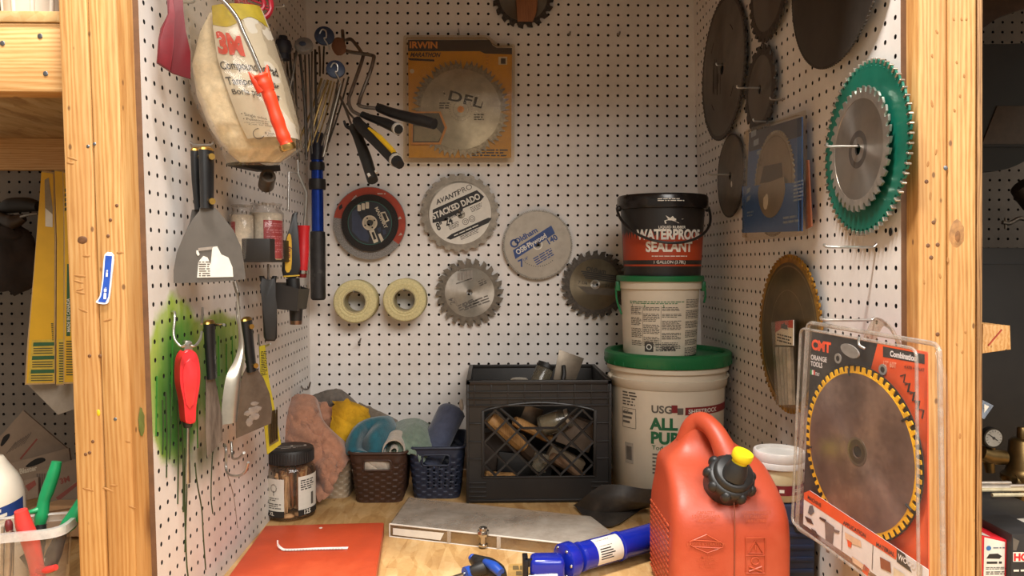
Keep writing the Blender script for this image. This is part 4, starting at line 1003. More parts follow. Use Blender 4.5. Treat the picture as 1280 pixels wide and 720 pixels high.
blobp([(1056, 665), (1076, 676), (1077, 684), (1066, 680), (1057, 673)], 5); blobp([(1059, 674), (1065, 678), (1064, 685), (1060, 683)], 0)
blobp([(1065, 695), (1083, 708), (1088, 716), (1080, 713), (1066, 703)], 5); blobp([(1080, 705), (1087, 712), (1084, 722), (1078, 714)], 0)
blobp([(1100, 696), (1113, 703), (1114, 716), (1101, 710)], 6); blobp([(1117, 709), (1131, 718), (1131, 730), (1117, 722)], 7)
for x_, y0, y1 in ((1053, 656, 688), (1091, 681, 712)): blobp([(x_, y0), (x_+.6, y0+.4), (x_-.6, y1+.4), (x_-1.2, y1)], 1)
mb.build('picture_panel', [CMO, CMK, CMW, mat('tool grey', '#5b6068', .5), mat('tool mid grey', '#6d6663', .5), mat('sheet peach', '#d9b79a', .5), mat('rust brown print', '#8a4a30', .5), mat('beige print', '#d8c7ac', .5)], t)
O1 = round_poly(pc([(1008, 403), (1172, 431), (1178, 775), (994, 660)]), .45); I1 = round_poly(pc([(1013, 410), (1160, 436), (1163, 768), (1002, 652)]), .4)
cardshell(t, F, O1, I1, .1, -.62, clear('clear blister', '#ffffff', .03, .2, '#cfc6bd', gloss=.05))
mb = MB(); P = [(x, .1, z) for x, z in O1]; mb.tube(P, .12, 6, closed=True); P = [(x, -.62, z) for x, z in I1]; mb.tube(P, .08, 6, closed=True); mb.build('blister_rim', clear('blister rim', '#f4efe8', .25, .1, '#d8d0c6', gloss=.6), t)
hu, hz = F.uv(1076, 437); mb = MB(); mb.prism([(hu+.72*cos(2*pi*k/24), hz-.05+.33*sin(2*pi*k/24)-.12*cos(2*pi*k/24)) for k in range(24)], -.68, -.6, 0); mb.build('hang_slot', mat('slot sheen', '#8e8983', .25, .2), t)
mb = MB(); a = pc([(1080, 425), (1090, 405), (1097, 403), (1108, 412), (1117, 430)]); mb.tube(smooth_path([(x, .3, z) for x, z in a], 5), .3, 8, flat=.3); mb.build('hanger_loop', clear('blister rim', '', 0), t)
mb = MB(); p0 = F.p3(1074, 421, .9); p1 = F.p3(1081, 436, .8)
mb.tube(smooth_path([p0, (p0+p1)/2+Vector((-.1, -.1, -.1)), p1], 4), .07, 8); solo(mb, 'peg_hook', WIRE, 'hook tip through the slot of the orange carded blade', 'hook', F, 'wire peg hooks')
# second clear blister swung behind the first
F3 = Frame(at_y(1178, 520, 35.2), (0, 0, rad(-83))); mb = MB()
q = F3.poly([(1168, 440), (1178, 470), (1190, 700), (1196, 760), (1172, 760)]); mb.prism(q, 0, .25, 0, .05)
solo(mb, 'empty_blister', clear('clear blister', '', 0), 'empty clear blister edge behind the orange carded blade', 'blister pack', F3)
# ---------------------------------------------------------------- left wall
LW = pi/2
def LF(px, py, off=.5): return Frame(on_left(px, py, off), (0, 0, LW))
def rows_interp(rows, t):
    """rows: list of tuples sorted by the first value t in 0..1"""
    for a, b in zip(rows, rows[1:]):
        if t <= b[0]+1e-9:
            k = (t-a[0])/(b[0]-a[0]+1e-9); k2 = k*k*(3-2*k)*.4+k*.6
            return [p+(q-p)*k2 for p, q in zip(a[1:], b[1:])]
    return list(rows[-1][1:])
class Pillow:
    """a stuffed bag: rows of (py, px left, px right, half thickness) seen in a frame; front(), back() give its two skins"""
    def __init__(s, fr, rows, amp=.0, seed=0, freq=.8):
        s.amp, s.seed, s.freq = amp, seed, freq; n = len(rows); R = []
        for k, (py, a, b, h) in enumerate(rows):
            u0, w0 = fr.uv(a, py); u1, w1 = fr.uv(b, py); R.append((k/(n-1), u0, w0, u1, w1, h))
        s.R = R
    def pt(s, u, v, side=1, eps=0.):
        u0, w0, u1, w1, h = rows_interp(s.R, v)
        x, z = u0+(u1-u0)*u, w0+(w1-w0)*u
        d = h*sqrt(max(0, 1-(2*u-1)**2))
        if s.amp: d += s.amp*mnoise.noise(Vector((x*s.freq, side*5.+s.seed, z*s.freq)))*min(1, d*2)+s.amp*.5*mnoise.noise(Vector((x*s.freq*2.7, side*9.+s.seed, z*s.freq*1.6)))*min(1, d*2)
        return Vector((x, -side*d-side*eps, z))
    def build(s, mb, m=0, nu=26, nv=30, eps=0.):
        mb.grid(nu, nv, lambda i, j: s.pt(.5-.5*cos(pi*i), j, 1, eps), m); mb.grid(nu, nv, lambda i, j: s.pt(.5+.5*cos(pi*i), j, -1, eps), m)
    def patch(s, mb, u0, u1, v0, v1, m, eps, n=12, f=None):
        mb.grid(n, n, lambda i, j: s.pt(u0+(u1-u0)*i, v0+(v1-v0)*j, 1, eps), m)
    def warp_uv(s, eps):
        return lambda u, v: s.pt(min(1, max(0, u)), min(1, max(0, v)), 1, eps)

# red plastic scraper at top left
F = Frame(at_y(216, 50, 41.2), (0, 0, rad(38)))
t = thing('plastic_spreader', 'red plastic spreader blade hanging at the top left of the left wall', 'spreader', F)
REDS = mat('dark red plastic', '#5e0a14', .42, 0, .1, 20)
mb = MB()
a = F.poly([(208, -16), (228, -16), (229, 15), (232, 40), (238, 65), (238, 99), (216, 92), (196, 79), (198, 50), (201, 35), (210, 18)])
mb.prism(a, -.06, .06, 0, .03); mb.build('blade', REDS, t)
mb = MB(); b = F.poly([(210, -16), (214, -16), (218, 20), (216, 60), (213, 90), (197, 79), (199, 50), (203, 34), (211, 18)]); mb.prism(b, -.14, -.05, 0, .04); mb.build('raised_facet', mat('red plastic facet', '#6d0d18', .38), t)
hook('hook behind the red plastic spreader', Frame(on_left(222, 3, 0), (0, 0, LW)), 1.0)

# bag of pads
F = Frame(at_y(300, 110, 46.2), (0, 0, rad(24)))
t = thing('bag_of_pads', 'clear plastic bag of cream buffing pads with red lettering on its paper', 'bag of pads', F)
rows_in = [(16, 262, 318, .1), (40, 250, 332, .5), (80, 240, 346, 1.0), (120, 246, 358, 1.3), (160, 262, 369, 1.3), (188, 282, 370, 1.0), (203, 300, 350, .3)]
pil = Pillow(F, rows_in, .22, 3, 1.3)
mb = MB(); pil.build(mb); 
CREAM = mat('cream pad wool', '#e0d0b2', .9, 0, .12, 90, bump=.5, sheen=.2); mb.build('pads', CREAM, t, angle=60)
sh = Pillow(F, [(14, 256, 328, 1.2), (40, 256, 338, 1.6), (80, 260, 351, 2.1), (120, 272, 363, 2.4), (160, 288, 373, 2.35), (178, 298, 374, 2.2)], .06, 3, .8)
mb = MB(); sh.patch(mb, .10, .97, .02, 1, 0, .06, 16)
mb.grid(14, 4, lambda i, j: sh.pt(.10+.84*i, -.12+(.30+.06*sin(i*7))*j if j < 1 else .17+.05*sin(i*7), 1, .10), 1)
def onsheet(u0, v0, su, sv, shear=.0):
    return lambda X, Z: sh.pt(min(.999, max(0, u0+su*X+shear*Z)), min(1, max(0, v0-sv*Z)), 1, .13)
def sheet_text(s, u, v, h, w, m, bold=.0):
    tmp = MB(); tmp.text(s, 0, 0, 1, 0, 0, bold=bold); wd = max(q[0] for q in tmp.v)
    mb.text(s, 0, 0, 1, 0, m, bold=bold, warp=lambda X, Z: sh.pt(min(.999, u+w*X/wd), min(1, max(0, v-h*Z+.045*X/wd)), 1, .13))
sheet_text('3M', .12, .36, .115, .32, 2, .06)
sheet_text('Compounding Pad', .10, .475, .045, .72, 3, .015); sheet_text('Tampon à polir', .115, .56, .045, .66, 3, .015); sheet_text('Borla para pulir', .135, .635, .04, .60, 3, .015)
for k, s in enumerate(('• Single sided', '• Polishing pad', '• Use with back up pad', '  Cut to size')): sheet_text(s, .15, .745+.03*k, .018, .30+.05*(k % 2), 3)
sheet_text('8 inch • 203 mm', .36, .955, .026, .4, 3); sheet_text('Cant. / Quantité', .38, .99, .022, .4, 3)
mb.rings([.32, .28], 0, .01, 18, [3], (0, 0), Matrix.Translation(sh.pt(.27, .95, 1, .15)))
mb.build('paper_insert', [mat('bag paper', '#dcd4c2', .6, 0, .04, 20), mat('bag yellow band', '#c0ab38', .5), mat('bag red print', '#d8402c', .5), mat('bag grey print', '#3f3a34', .6)], t, angle=60)
bg = Pillow(F, [(-14, 226, 298, .3), (0, 226, 308, .7), (40, 229, 338, 1.75), (80, 232, 354, 2.3), (120, 239, 366, 2.6), (160, 258, 376, 2.55), (188, 276, 378, 1.9), (207, 284, 348, .3)], .24, 9, 1.5)
mb = MB(); bg.build(mb, 0, 30, 34, .05); mb.build('clear_bag', clear('soft clear bag', '#fdf9f1', .07, .12, '#d8cbb4', 40, gloss=.3), t, angle=70)
hook('hook holding the bag of buffing pads', Frame(on_left(300, 8, 0), (0, 0, LW)), 3.2)

# orange handled roller in front of the bag
F = Frame(at_y(330, 90, 42.6), (0, 0, rad(30)))
t = thing('paint_roller', 'bright orange handled roller frame hanging in front of the bag of pads', 'paint roller frame', F)
def fp(pts, off=0): return [Vector((x, -off, z)) for x, z in F.poly(pts, 0)]
mb = MB(); mb.tube(smooth_path(fp([(262, -12), (280, 2), (296, 22), (303, 38), (315, 64), (328, 95)]), 5), .12, 12); mb.build('wire', CHROME, t)
P = smooth_path(fp([(325, 93), (329, 102), (336, 118), (346, 148), (354, 170), (359, 182)]), 6); n = len(P)
R = [.5*(1+.05*sin(i*1.1))*(.95 if i < n*.35 else .82) for i in range(n)]; R[0] = .42; R[-1] = .4
mb = MB(); mb.tube(P, R, 18, flat=.85); 
for s_ in (-1, 1):
    b = fp([(311, 90), (318, 100), (328, 114)] if s_ < 0 else [(334, 81), (334, 94), (336, 112)]); mb.tube(smooth_path(b, 4), [.04, .2, .32], 10)
mb.build('handle', ORP, t, angle=50)
q = fp([(358, 180), (361, 188)]); mb = MB(); mb.tube([q[0], q[0]*.3+q[1]*.7, q[1]], [.44, .46, .42], 20); mb.build('end_cap', mat('brass end cap', '#c8a362', .25, .95), t)
# red ring hung over the bag
F = Frame(at_y(318, 4, 47), (0, 0, rad(25))); mb = MB()
mb.tube([(1.0*cos(2*pi*k/28), 0, 1.0*sin(2*pi*k/28)) for k in range(28)], .2, 10, closed=True, flat=.7); mb.tube([(.55*cos(2*pi*k/20), -.1, .5*sin(2*pi*k/20)) for k in range(20)], .13, 8, closed=True)
for k in range(3): mb.tube([(-.9+.2*k, -.05, .3*k), (.9-.1*k, -.05, -.3+.2*k)], .06, 6)
solo(mb, 'plastic_ring', mat('red ring plastic', '#b02736', .35), 'red plastic ring cut by the top edge, right above the bag of pads', 'ring', F)
# dark magnet bar and tube under the bag
F = Frame(at_y(318, 206, 49.5), (0, 0, rad(52)))
t = thing('tool_rack_bar', 'dark bar with a round tube end peeking out under the bag of pads', 'tool holder', F)
mb = MB(); mb.prism(F.poly([(290, 203), (312, 200), (330, 208), (348, 206), (349, 214), (328, 214), (292, 207)]), -.2, .6, 0, .06); mb.build('bar', BLKP, t)
p = F.loc(at_y(335, 220, 48.3)); M_ = Matrix.Translation(p) @ rotm(rad(68), 0, rad(-30))
mb = MB(); mb.lathe([(.30, .05), (.46, .05), (.5, -.1), (.5, -1.3), (0, -1.3), (0, -.3), (.30, -.3), (.30, .05)], 24, 0, M_); mb.build('tube_end', mat('grey tube', '#5c544c', .35, .6, .2), t)

# two wide taping knives nested, nearest the viewer
def putty(label, Y, rz, blade_px, handle_px, hw, mblade=None, cap_r=None, tang=True, marks=None, anchor=None, rivets=True, brass=True):
    ax, ay = anchor or blade_px[0]
    F = Frame(at_y(ax, ay, Y), (0, 0, rad(rz))); t = thing('putty_knife', label, 'putty knife', F)
    mb = MB(); mb.prism(F.poly(blade_px), -.02, .02, 0); mb.build('blade', mblade or BLADEST, t)
    P = [Vector((x, 0, z)) for x, z in F.poly(handle_px)]
    mb = MB(); S_ = smooth_path(P, 5); k = len(S_); mb.tube(S_, [hw*(.86+.14*(1-i/(k-1))) for i in range(k)], 14, flat=.6); mb.build('handle', BLKH, t, angle=55)
    d = (P[0]-P[1]).normalized()
    if brass:
        mb = MB(); mb.tube([P[0]-d*.02, P[0]+d*.1, P[0]+d*.2], [hw*1.02, hw*.95, hw*.55], 14, flat=.6); mb.build('brass_cap', BRASS, t)
    if rivets:
        mb = MB()
        for f in ((.12, .88)):
            q = P[0]+(P[-1]-P[0])*f; mb.prism(circ(q.x+hw*.15, q.z, hw*.3, 16), -hw*.98, -hw*.7)
        mb.build('rivet', BRASS, t)
    if marks: marks(F, t)
    return F, t
BLADEST = mat('dull knife steel', '#77716a', .42, .75, .12, 30, dirt='#57504a', dirt_amt=.3); BLKH = mat('black knife handle', '#1b1b1c', .38, 0, .2, 30); BRASS = mat('brass', '#b8924a', .3, .95)
def labelmarks(F, t):
    mb = MB()
    mb.prism(F.poly([(246, 347), (248, 327), (254, 320), (259, 322), (263, 331), (265, 309), (271, 308), (276, 318), (285, 322), (290, 334), (291, 346)]), -.07, -.02, 0)
    mb.prism(F.poly([(245, 313), (247, 313), (249, 318), (247, 320), (245, 317)]), -.07, -.02, 0)
    mb.scribble(*F.uv(248, 346), *F.uv(262, 326), 7, -.08, 1); mb.flat(F.poly([(247, 310), (266, 308), (264, 312), (247, 314)]), -.07, 2)
    mb.build('torn_label', [PAPER, GREYINK, mat('old glue', '#8d8378', .5)], t)
putty('wide taping knife with torn white label, in front of its twin', 43.6, 40,
      [(250, 259), (269, 260), (278, 270), (292, 288), (301, 308), (305, 330), (307, 349), (262, 353), (217, 354), (217, 338), (221, 316), (229, 296), (241, 274), (249, 264)],
      [(258, 188), (258.5, 225), (259, 261)], .60, marks=labelmarks, anchor=(258, 260))
putty('wide taping knife nested behind the one with the torn label', 44.4, 40,
      [(240, 262), (256, 262), (266, 276), (282, 300), (288, 340), (240, 345), (222, 336), (228, 302), (237, 278)],
      [(246, 189), (247, 225), (250, 262)], .50, anchor=(247, 260))
hook('hook of the two wide taping knives', Frame(on_left(238, 181, 0), (0, 0, LW)), 1.4, 0, .9)

# black tray on the wall holding two bagged roller covers
F = Frame(Vector((-17.6, 52.0, 20.95)))
t = thing('wall_tray', 'black plastic tray on the left wall holding bagged roller covers', 'tray', F)
DKTRAY = mat('charcoal tray plastic', '#2a2623', .5, 0, .15, 20)
mb = MB()
for c, s_ in (((1.3, .05, .8), (2.7, .1, 1.6)), ((2.6, 2.9, .8), (.1, 5.7, 1.6)), ((1.3, 5.7, .8), (2.7, .1, 1.6)), ((.0, 2.9, .8), (.1, 5.7, 1.6)), ((1.3, 2.9, .05), (2.6, 5.6, .1))): mb.box(c, s_, 0, .03)
mb.build('tray_body', DKTRAY, t)
def cover(label, c, r, z1, colA, ang0, ang1, lab):
    F = Frame(Vector(c)); t = thing('roller_cover', label, 'roller cover', F, 'bagged roller covers')
    mb = MB(); mb.lathe([(.3, 0), (r*.9, 0), (r, .1), (r, z1-.15), (r*.88, z1), (.3, z1)], 36); mb.build('nap', mat('white roller nap', '#d8cab4', .95, 0, .12, 160, bump=.7, bscale=260), t, angle=60)
    mb = MB(); mb.lathe([(.3, 0), (.3, z1+.02), (.24, z1+.02), (.24, 0)], 16); mb.build('core', CORE, t)
    mb = MB(); mb.lathe([(r+.03, .1), (r+.03, z1*.84)], 24, 0, None, rad(ang0), rad(ang1))
    wp = lambda X, Z: ((r+.05)*cos(X/r), (r+.05)*sin(X/r), Z)
    for k in range(5): mb.scribble(rad(ang0)*r+.2, .5+k*.45, rad(ang1)*r-.1, .8+k*.45, 2, 0, 1, warp=wp)
    mb.build('red_label', [mat('red film label', '#a8222c', .35, 0, .1, 30), mat('faint pink print', '#c9727a', .5)], t)
    mb = MB(); zz = random.Random(int(c[1]*10))
    mb.lathe([(r+.08, .05), (r+.10, z1*.5), (r+.08, z1), (r*.8, z1+.3), (r*1.0, z1+.65), (r*.5, z1+.5)], 30)
    for i, v in enumerate(mb.v):
        if v[2] > .2: mb.v[i] = (v[0]+.12*mnoise.noise(Vector(v)*2), v[1]+.12*mnoise.noise(Vector(v)*2+Vector((5, 0, 0))), v[2]+.1*mnoise.noise(Vector(v)*3))
    mb.build('film_wrap', clear('film wrap', '#ffffff', .1, .08, '#b9aea0', 60, gloss=.4), t, angle=70)
cover('bagged roller cover on the left in the black tray, mostly white', (-17.0, 52.7, 21.1), .72, 3.1, 0, -172, -112, 0)
cover('bagged roller cover on the right in the black tray, with broad red label', (-15.75, 54.0, 21.1), 1.08, 3.3, 0, -84, 8, 0)

# red handled roller frame and yellow-black brush standing in the lower holder
wire_thing('paint_roller', 'red handled wire roller frame hanging in the left corner', 'paint roller frame',
    [('wire', WIRE, [(372, 200, 58), (373, 218, 58), (361, 215, 57.4), (360, 262, 57.2)], .09, False),
     ('wire', WIRE, [(373, 218, 58), (383, 241, 58.4), (382, 262, 58.5), (380, 286, 58.6)], .12, False),
     ('handle', REDP, [(379.5, 282, 58.6), (379.5, 292, 58.6), (379, 312, 58.5), (378, 338, 58.3), (378, 341, 58.3)], [.5, .42, .46, .40, .36], False),
     ('ferrule', CHROME, [(377.8, 338, 58.2), (377.6, 342, 58.2)], .42, False), ('end_cap', mat('dark red end', '#6e1418', .5), [(377.6, 342, 58.2), (377.4, 347, 58.2)], [.38, .3], False)])
F = Frame(at_y(364, 305, 57.2), (0, 0, rad(20))); t = thing('paint_brush', 'black and yellow brush handle standing in the lower black holder', 'paint brush', F)
mb = MB(); mb.prism(smooth2(F.poly([(366, 267), (372, 266), (371, 275), (373, 300), (374, 344), (354, 345), (354, 320), (357, 300), (362, 285), (364, 275)]), 3), -.22, .22, 0, .1); mb.build('handle', BLKH, t)
mb = MB(); a = F.poly([(357.5, 303), (361, 292), (364, 300), (363.5, 336), (356, 337)]); mb.prism(smooth2(a, 3), -.27, -.2, 0)
p = F.uv(362, 327); mb.text('Purdy', p[0], p[1], .30, -.285, 1, rot=rad(88), bold=.03, sx=1.15); mb.build('yellow_panel', [YEL, mat('red brown print', '#7a2a1a', .5)], t)
mb = MB(); mb.prism(F.poly([(354, 344.5), (374, 343.5), (374, 345), (354, 346.5)]), -.24, .24, 0); mb.build('yellow_band', YEL, t)
# lower holder with a hanging rubber grip
F = Frame(Vector((-17.2, 55.5, 17.6))); F.o = Vector((on_left(340, 372, .0).x, 55.0, 17.2))
t = thing('tool_holder', 'small black box holder on the left wall below the tray', 'tool holder', F)
mb = MB()
q0 = Frame(at_y(359, 370, 55.5), (0, 0, 0))
def tp(px, py, Y): return at_y(px, py, Y)-F.o
A = [tp(343, 353, 55.5), tp(373, 361, 55.5), tp(371, 389, 55.5), tp(344, 386, 55.5)]; B = [tp(360, 353, 60), tp(387, 361, 60), tp(383, 386, 60), tp(360, 383, 60)]
mb.add(A+B, [(0, 1, 2, 3), (1, 5, 6, 2), (5, 4, 7, 6), (4, 0, 3, 7), (3, 2, 6, 7)]); mb.add([Vector(v)*1 for v in [a*.93+(A[0]+A[1]+A[2]+A[3])/4*.07+Vector((0, .1, 0)) for a in A]+[b*.93+(B[0]+B[1]+B[2]+B[3])/4*.07-Vector((0, .1, 0)) for b in B]], [(3, 2, 1, 0), (2, 6, 5, 1), (6, 7, 4, 5), (7, 3, 0, 4), (7, 6, 2, 3)])
mb.build('box', DKTRAY, t)
mb = MB(); mb.tube([tp(366, 348, 57), tp(367, 362, 57)], .5, 14); mb.build('brush_neck', BLKP, t)
mb = MB(); mb.tube([tp(370, 386, 57), tp(370, 401, 57)], [.5, .44], 16); mb.build('tube', BLKP, t)
mb = MB(); mb.tube([tp(370, 400.5, 57), tp(370, 405.5, 57)], [.46, .43], 16); mb.build('metal_ring', mat('copper steel', '#8c6f5c', .35, .9), t)
F = Frame(at_y(336, 385, 54.2), (0, 0, rad(20))); t = thing('rubber_grip', 'black fork-topped rubber grip hanging left of the small box holder', 'handle', F)
mb = MB(); a = F.poly([(324, 345), (330, 345), (332, 352), (338, 352), (341, 345), (346, 345), (344, 356), (344, 370), (346, 385), (346, 422), (343, 426), (332, 426), (330, 422), (328, 385), (327, 356)])
mb.prism(a, -.4, .4, 0, .16, seg=3); mb.build('grip', BLKP, t)
mb = MB(); mb.tube([(0, 0, F.uv(336, 352)[1]), (0, .1, F.uv(336, 330)[1])], .08, 8); mb.build('wire', DWIRE, t)

# hooks and tools over the green overspray
F = Frame(at_y(232, 470, 42.6), (0, 0, rad(42)))
t = thing('hook_driver', 'red handled metal tool hanging between two hooks over the green stain', 'hand tool', F)
mb = MB(); P = [(x, z) for x, z in smooth2(F.poly([(227, 440), (232, 437), (239, 438), (244, 446), (246.5, 462), (246, 480), (242, 505), (241, 523), (239, 528), (230, 528), (228, 522), (226, 500), (222, 480), (221.5, 462), (223, 448)]), 4)]
mb.prism(P, -.42, .42, 0, .3, seg=4); mb.build('handle', REDP, t)
mb = MB(); P = smooth2(F.poly([(234, 447), (241, 455), (242.5, 470), (239, 500), (233.5, 510), (228, 500), (225, 470), (227, 455)]), 4); mb.prism(P, -.47, -.36, 0, .07); mb.build('grip_inset', mat('red inset', '#d32f33', .35), t)
mb = MB(); P = F.poly([(228, 440), (229.5, 427), (231, 425.5), (237, 425.5), (239, 428), (240, 440)]); mb.prism(P, -.2, .2, 0, .06); mb.build('metal_head', mat('dull chrome', '#a9a59e', .3, .95), t)
mb = MB(); a = F.uv(234.5, 527); b = F.uv(235, 534); c = F.uv(235, 560); d = F.uv(236, 604)
mb.tube([(a[0], 0, a[1]), (b[0], 0, b[1])], [.3, .22], 14); mb.build('collar', BLKP, t)
mb = MB(); mb.tube([(b[0], 0, b[1]), (c[0], 0, c[1]), (d[0], .1, d[1])], [.13, .14, .2], 12, flat=.6); mb.build('shaft', mat('dull chrome', '', 0), t)
wire_thing('peg_hook', 'long bent hook left of the red handle on the green stain', 'hook', [('wire', WIRE, [(215, 390, 43.4), (218, 390.5, 42.6), (218.5, 398, 42.2), (217, 415, 42.0), (219, 425, 41.9), (226, 433, 41.8), (232, 431, 41.8)], .075, True)], 'wire peg hooks')
wire_thing('peg_hook', 'long bent hook right of the red handle on the green stain', 'hook', [('wire', WIRE, [(253, 385, 47.5), (253, 395, 46.0), (252, 405, 45.0)], .075, True), ('wire', WIRE, [(252, 415, 44.2), (250, 424, 43.0), (244, 432, 42.2), (238, 432, 42.0)], .075, True)], 'wire peg hooks')
DKBLADE = mat('paint-smeared blade', '#5d534b', .45, .5, .35, 60, stretch=(1, 1, .15), dirt='#9a9086', dirt_amt=.6)
putty('narrow putty knife with paint-smeared blade, right of the red handle', 45.2, 48,
      [(257, 470), (268, 470), (272, 490), (277, 520), (278, 550), (268, 562), (259, 572), (257, 540), (257, 505)], [(261.5, 404), (263, 440), (265, 473)], .52, DKBLADE, anchor=(262, 472), rivets=False)
wire_thing('peg_hook', 'short hook across the top of the narrow putty knife', 'hook', [('wire', CHROME, [(258, 405, 47.5), (270, 406, 45.0), (280, 406, 44.0)], .085, False)], 'wire peg hooks')
# long thin curved spatula
F = Frame(at_y(296, 440, 47.0), (0, 0, rad(62)))
t = thing('curved_scraper', 'pale curved steel scraper seen edge-on between the two black handled knives', 'scraper', F)
mb = MB(); L1 = [(296, 366), (297, 400), (298, 432), (292, 452), (283, 470), (278, 500), (276, 531)]; R1 = [(299, 366), (300.5, 400), (304, 432), (302, 455), (300, 475), (299, 500), (296, 524)]
A = smooth_path([Vector((*F.uv(a, b), 0)) for a, b in L1], 5); B = smooth_path([Vector((*F.uv(a, b), 0)) for a, b in R1], 5); n = len(A)
mb.grid(n-1, 6, lambda i, j: (lambda a, b: Vector(((a.x+(b.x-a.x)*j), -.5*sin(pi*j)*min(1, i*1.6), a.y+(b.y-a.y)*j)))(A[int(round(i*(n-1)))], B[int(round(i*(n-1)))]), 0, thick=.06)
mb.build('blade', mat('pale brushed steel', '#b5aea0', .3, .85, .1, 30), t, angle=60)
mb = MB(); a = F.uv(297, 366); b = F.uv(296, 352); mb.tube([(a[0], 0, a[1]), (b[0], .2, b[1])], .12, 8); mb.build('tang', DWIRE, t)
def drops(F, t):
    mb = MB(); rr = random.Random(4)
    for k in range(12):
        p = F.uv(314+rr.gauss(0, 5), 517+rr.gauss(0, 8)); mb.blob((p[0], -.03, p[1]), (rr.uniform(.08, .3), .012, rr.uniform(.08, .3)), 0, .5, 2, 2, k)
    mb.build('dried_splash', mat('dried grey splash', '#8a817a', .3, .3), t)
putty('broad putty knife with a tilted brown grey blade and black handle', 49.5, 42,
      [(308, 459), (320, 459), (329, 472), (337, 492), (340, 510), (339, 529), (295, 548), (295, 520), (297, 490), (303, 470)], [(308, 400), (311, 430), (315, 464)], .54, mat('brown grey knife steel', '#63584e', .42, .6, .15, 30, dirt='#857b70', dirt_amt=.3), anchor=(314, 462), marks=drops)
wire_thing('peg_hook', 'hook above the broad putty knife', 'hook', [('wire', WIRE, [(296, 378, 50), (296.5, 392, 49), (298, 405, 48.5)], .08, True)], 'wire peg hooks')
# yellow pack of blades
F = Frame(at_y(340, 500, 53.5), (0, 0, rad(55)))
t = thing('blade_pack', 'narrow yellow pack of thin blades hanging right of the broad putty knife', 'pack', F)
mb = MB(); mb.prism(F.poly([(324, 433), (331, 431), (333, 450), (336, 475), (345, 520), (351, 555), (334, 568), (330, 530), (326, 480)]), -.03, .03, 0)
mb.scribble(*F.uv(326, 470), *F.uv(333, 438), 14, -.05, 1); mb.flat(F.poly([(333, 515), (343, 512), (348, 551), (336, 558)]), -.05, 2)
mb.build('card', [mat('acid yellow card', '#b5a72c', .5, 0, .1), INK, mat('smoke window', '#6e6240', .3)], t)
for k in range(4):
    a, b = F.uv(335+2.6*k, 515-k), F.uv(338.5+2.7*k, 554-2*k); mb = MB(); mb.box(((a[0]+b[0])/2, -.12, (a[1]+b[1])/2), (.12, .06, abs(a[1]-b[1])), 0, .0, None); mb.build('thin_blade', mat('thin blade steel', '#5b4d35', .4, .7), t)
wire_thing('peg_hook', 'hook holding the yellow pack of blades', 'hook', [('wire', WIRE, [(323, 418, 55), (323.5, 428, 54.5), (327, 434, 53.6), (338, 430, 52.5)], .07, True)], 'wire peg hooks')
# double hook low on the wall, small one in the corner
wire_thing('peg_hook', 'front bare curved hook low on the left wall above the red board', 'hook', [('wire', WIRE, [(281, 556, 49.3), (282.5, 562, 48.9), (282.5, 585, 48.8), (286, 593, 48.0), (297, 595, 46.7), (306, 590, 45.9), (310.5, 578, 45.4)], .085, True)], 'wire peg hooks')
wire_thing('peg_hook', 'rear bare hook low on the left wall, behind the curved one', 'hook', [('wire', WIRE, [(289, 552, 50.5), (290, 566, 50.2), (291, 573, 49.6), (298, 573, 48.5), (305, 566, 47.6)], .085, True)], 'wire peg hooks')
wire_thing('peg_hook', 'small bare hook in the left corner above the pink cloth', 'hook', [('wire', DWIRE, [(377, 469, 73.5), (376, 480, 73), (379, 486, 71.5), (385, 486, 70), (388, 478, 69)], .08, True)], 'wire peg hooks')
# ---------------------------------------------------------------- things standing on the bench
# red board with a strip on it
zt = .95
def bt(px, py, h): return on_bench(px, py, h)
A = [bt(332, 657, zt), bt(480, 653, zt), bt(469, 724, zt), bt(284, 722, zt)]
# carry the front edge on out of frame
A[2] = A[1]+(A[2]-A[1])*1.25; A[3] = A[0]+(A[3]-A[0])*1.25
o = sum(A, Vector())/4; o.z = 0; F = Frame(o); t = thing('painted_board', 'orange red painted board lying flat at front left of the bench', 'board', F)
b = bmesh.new(); lo = [b.verts.new((p.x-o.x, p.y-o.y, .02)) for p in A]; hi = [b.verts.new((p.x-o.x, p.y-o.y, zt)) for p in A]
b.faces.new(hi[::-1] if (A[1]-A[0]).cross(A[2]-A[0]).z < 0 else hi); b.faces.new(lo)
for i in range(4): b.faces.new((lo[i], lo[(i+1) % 4], hi[(i+1) % 4], hi[i]))
bmesh.ops.recalc_face_normals(b, faces=b.faces[:]); bmesh.ops.bevel(b, geom=b.edges[:], offset=.06, segments=2, affect='EDGES')
mb = MB(); mb.bm(b)
mb.build('board', mat('orange red paint', '#b5411f', .42, 0, .12, 9, dirt='#e07a4c', dirt_amt=.35, bump=.1, bscale=200), t)
p = bt(401, 660, zt)-o; mb = MB(); mb.prism(circ(0, 0, .13, 14), -.02, .03, 0, 0, Matrix.Translation(p) @ rotm(-pi/2)); mb.build('hole_plug', PAPER, t)
F = Frame(bt(395, 684, zt+.06)); mb = MB()
st = [bt(435, 684.5, zt+.08)-F.o, bt(395, 685.5, zt+.08)-F.o, bt(359, 687, zt+.08)-F.o, bt(351, 684.5, zt+.15)-F.o, bt(347, 680, zt+.45)-F.o]
st = smooth_path(st, 5); vs = []
for q in st: vs += [q+Vector((0, .16, 0)), q-Vector((0, .16, 0)), q-Vector((0, .16, .04)), q+Vector((0, .16, -.04))]
n = len(st); fs = []
for i in range(n-1):
    for j in range(4): fs.append((4*i+j, 4*i+(j+1) % 4, 4*i+4+(j+1) % 4, 4*i+4+j))
fs += [(0, 3, 2, 1), (4*n-4, 4*n-3, 4*n-2, 4*n-1)]
mb.add(vs, fs); mb.tube([st[-1], st[-1]+Vector((0, 0, .25))], .06, 6)
a = bt(356, 687.5, zt+.13)-F.o; 
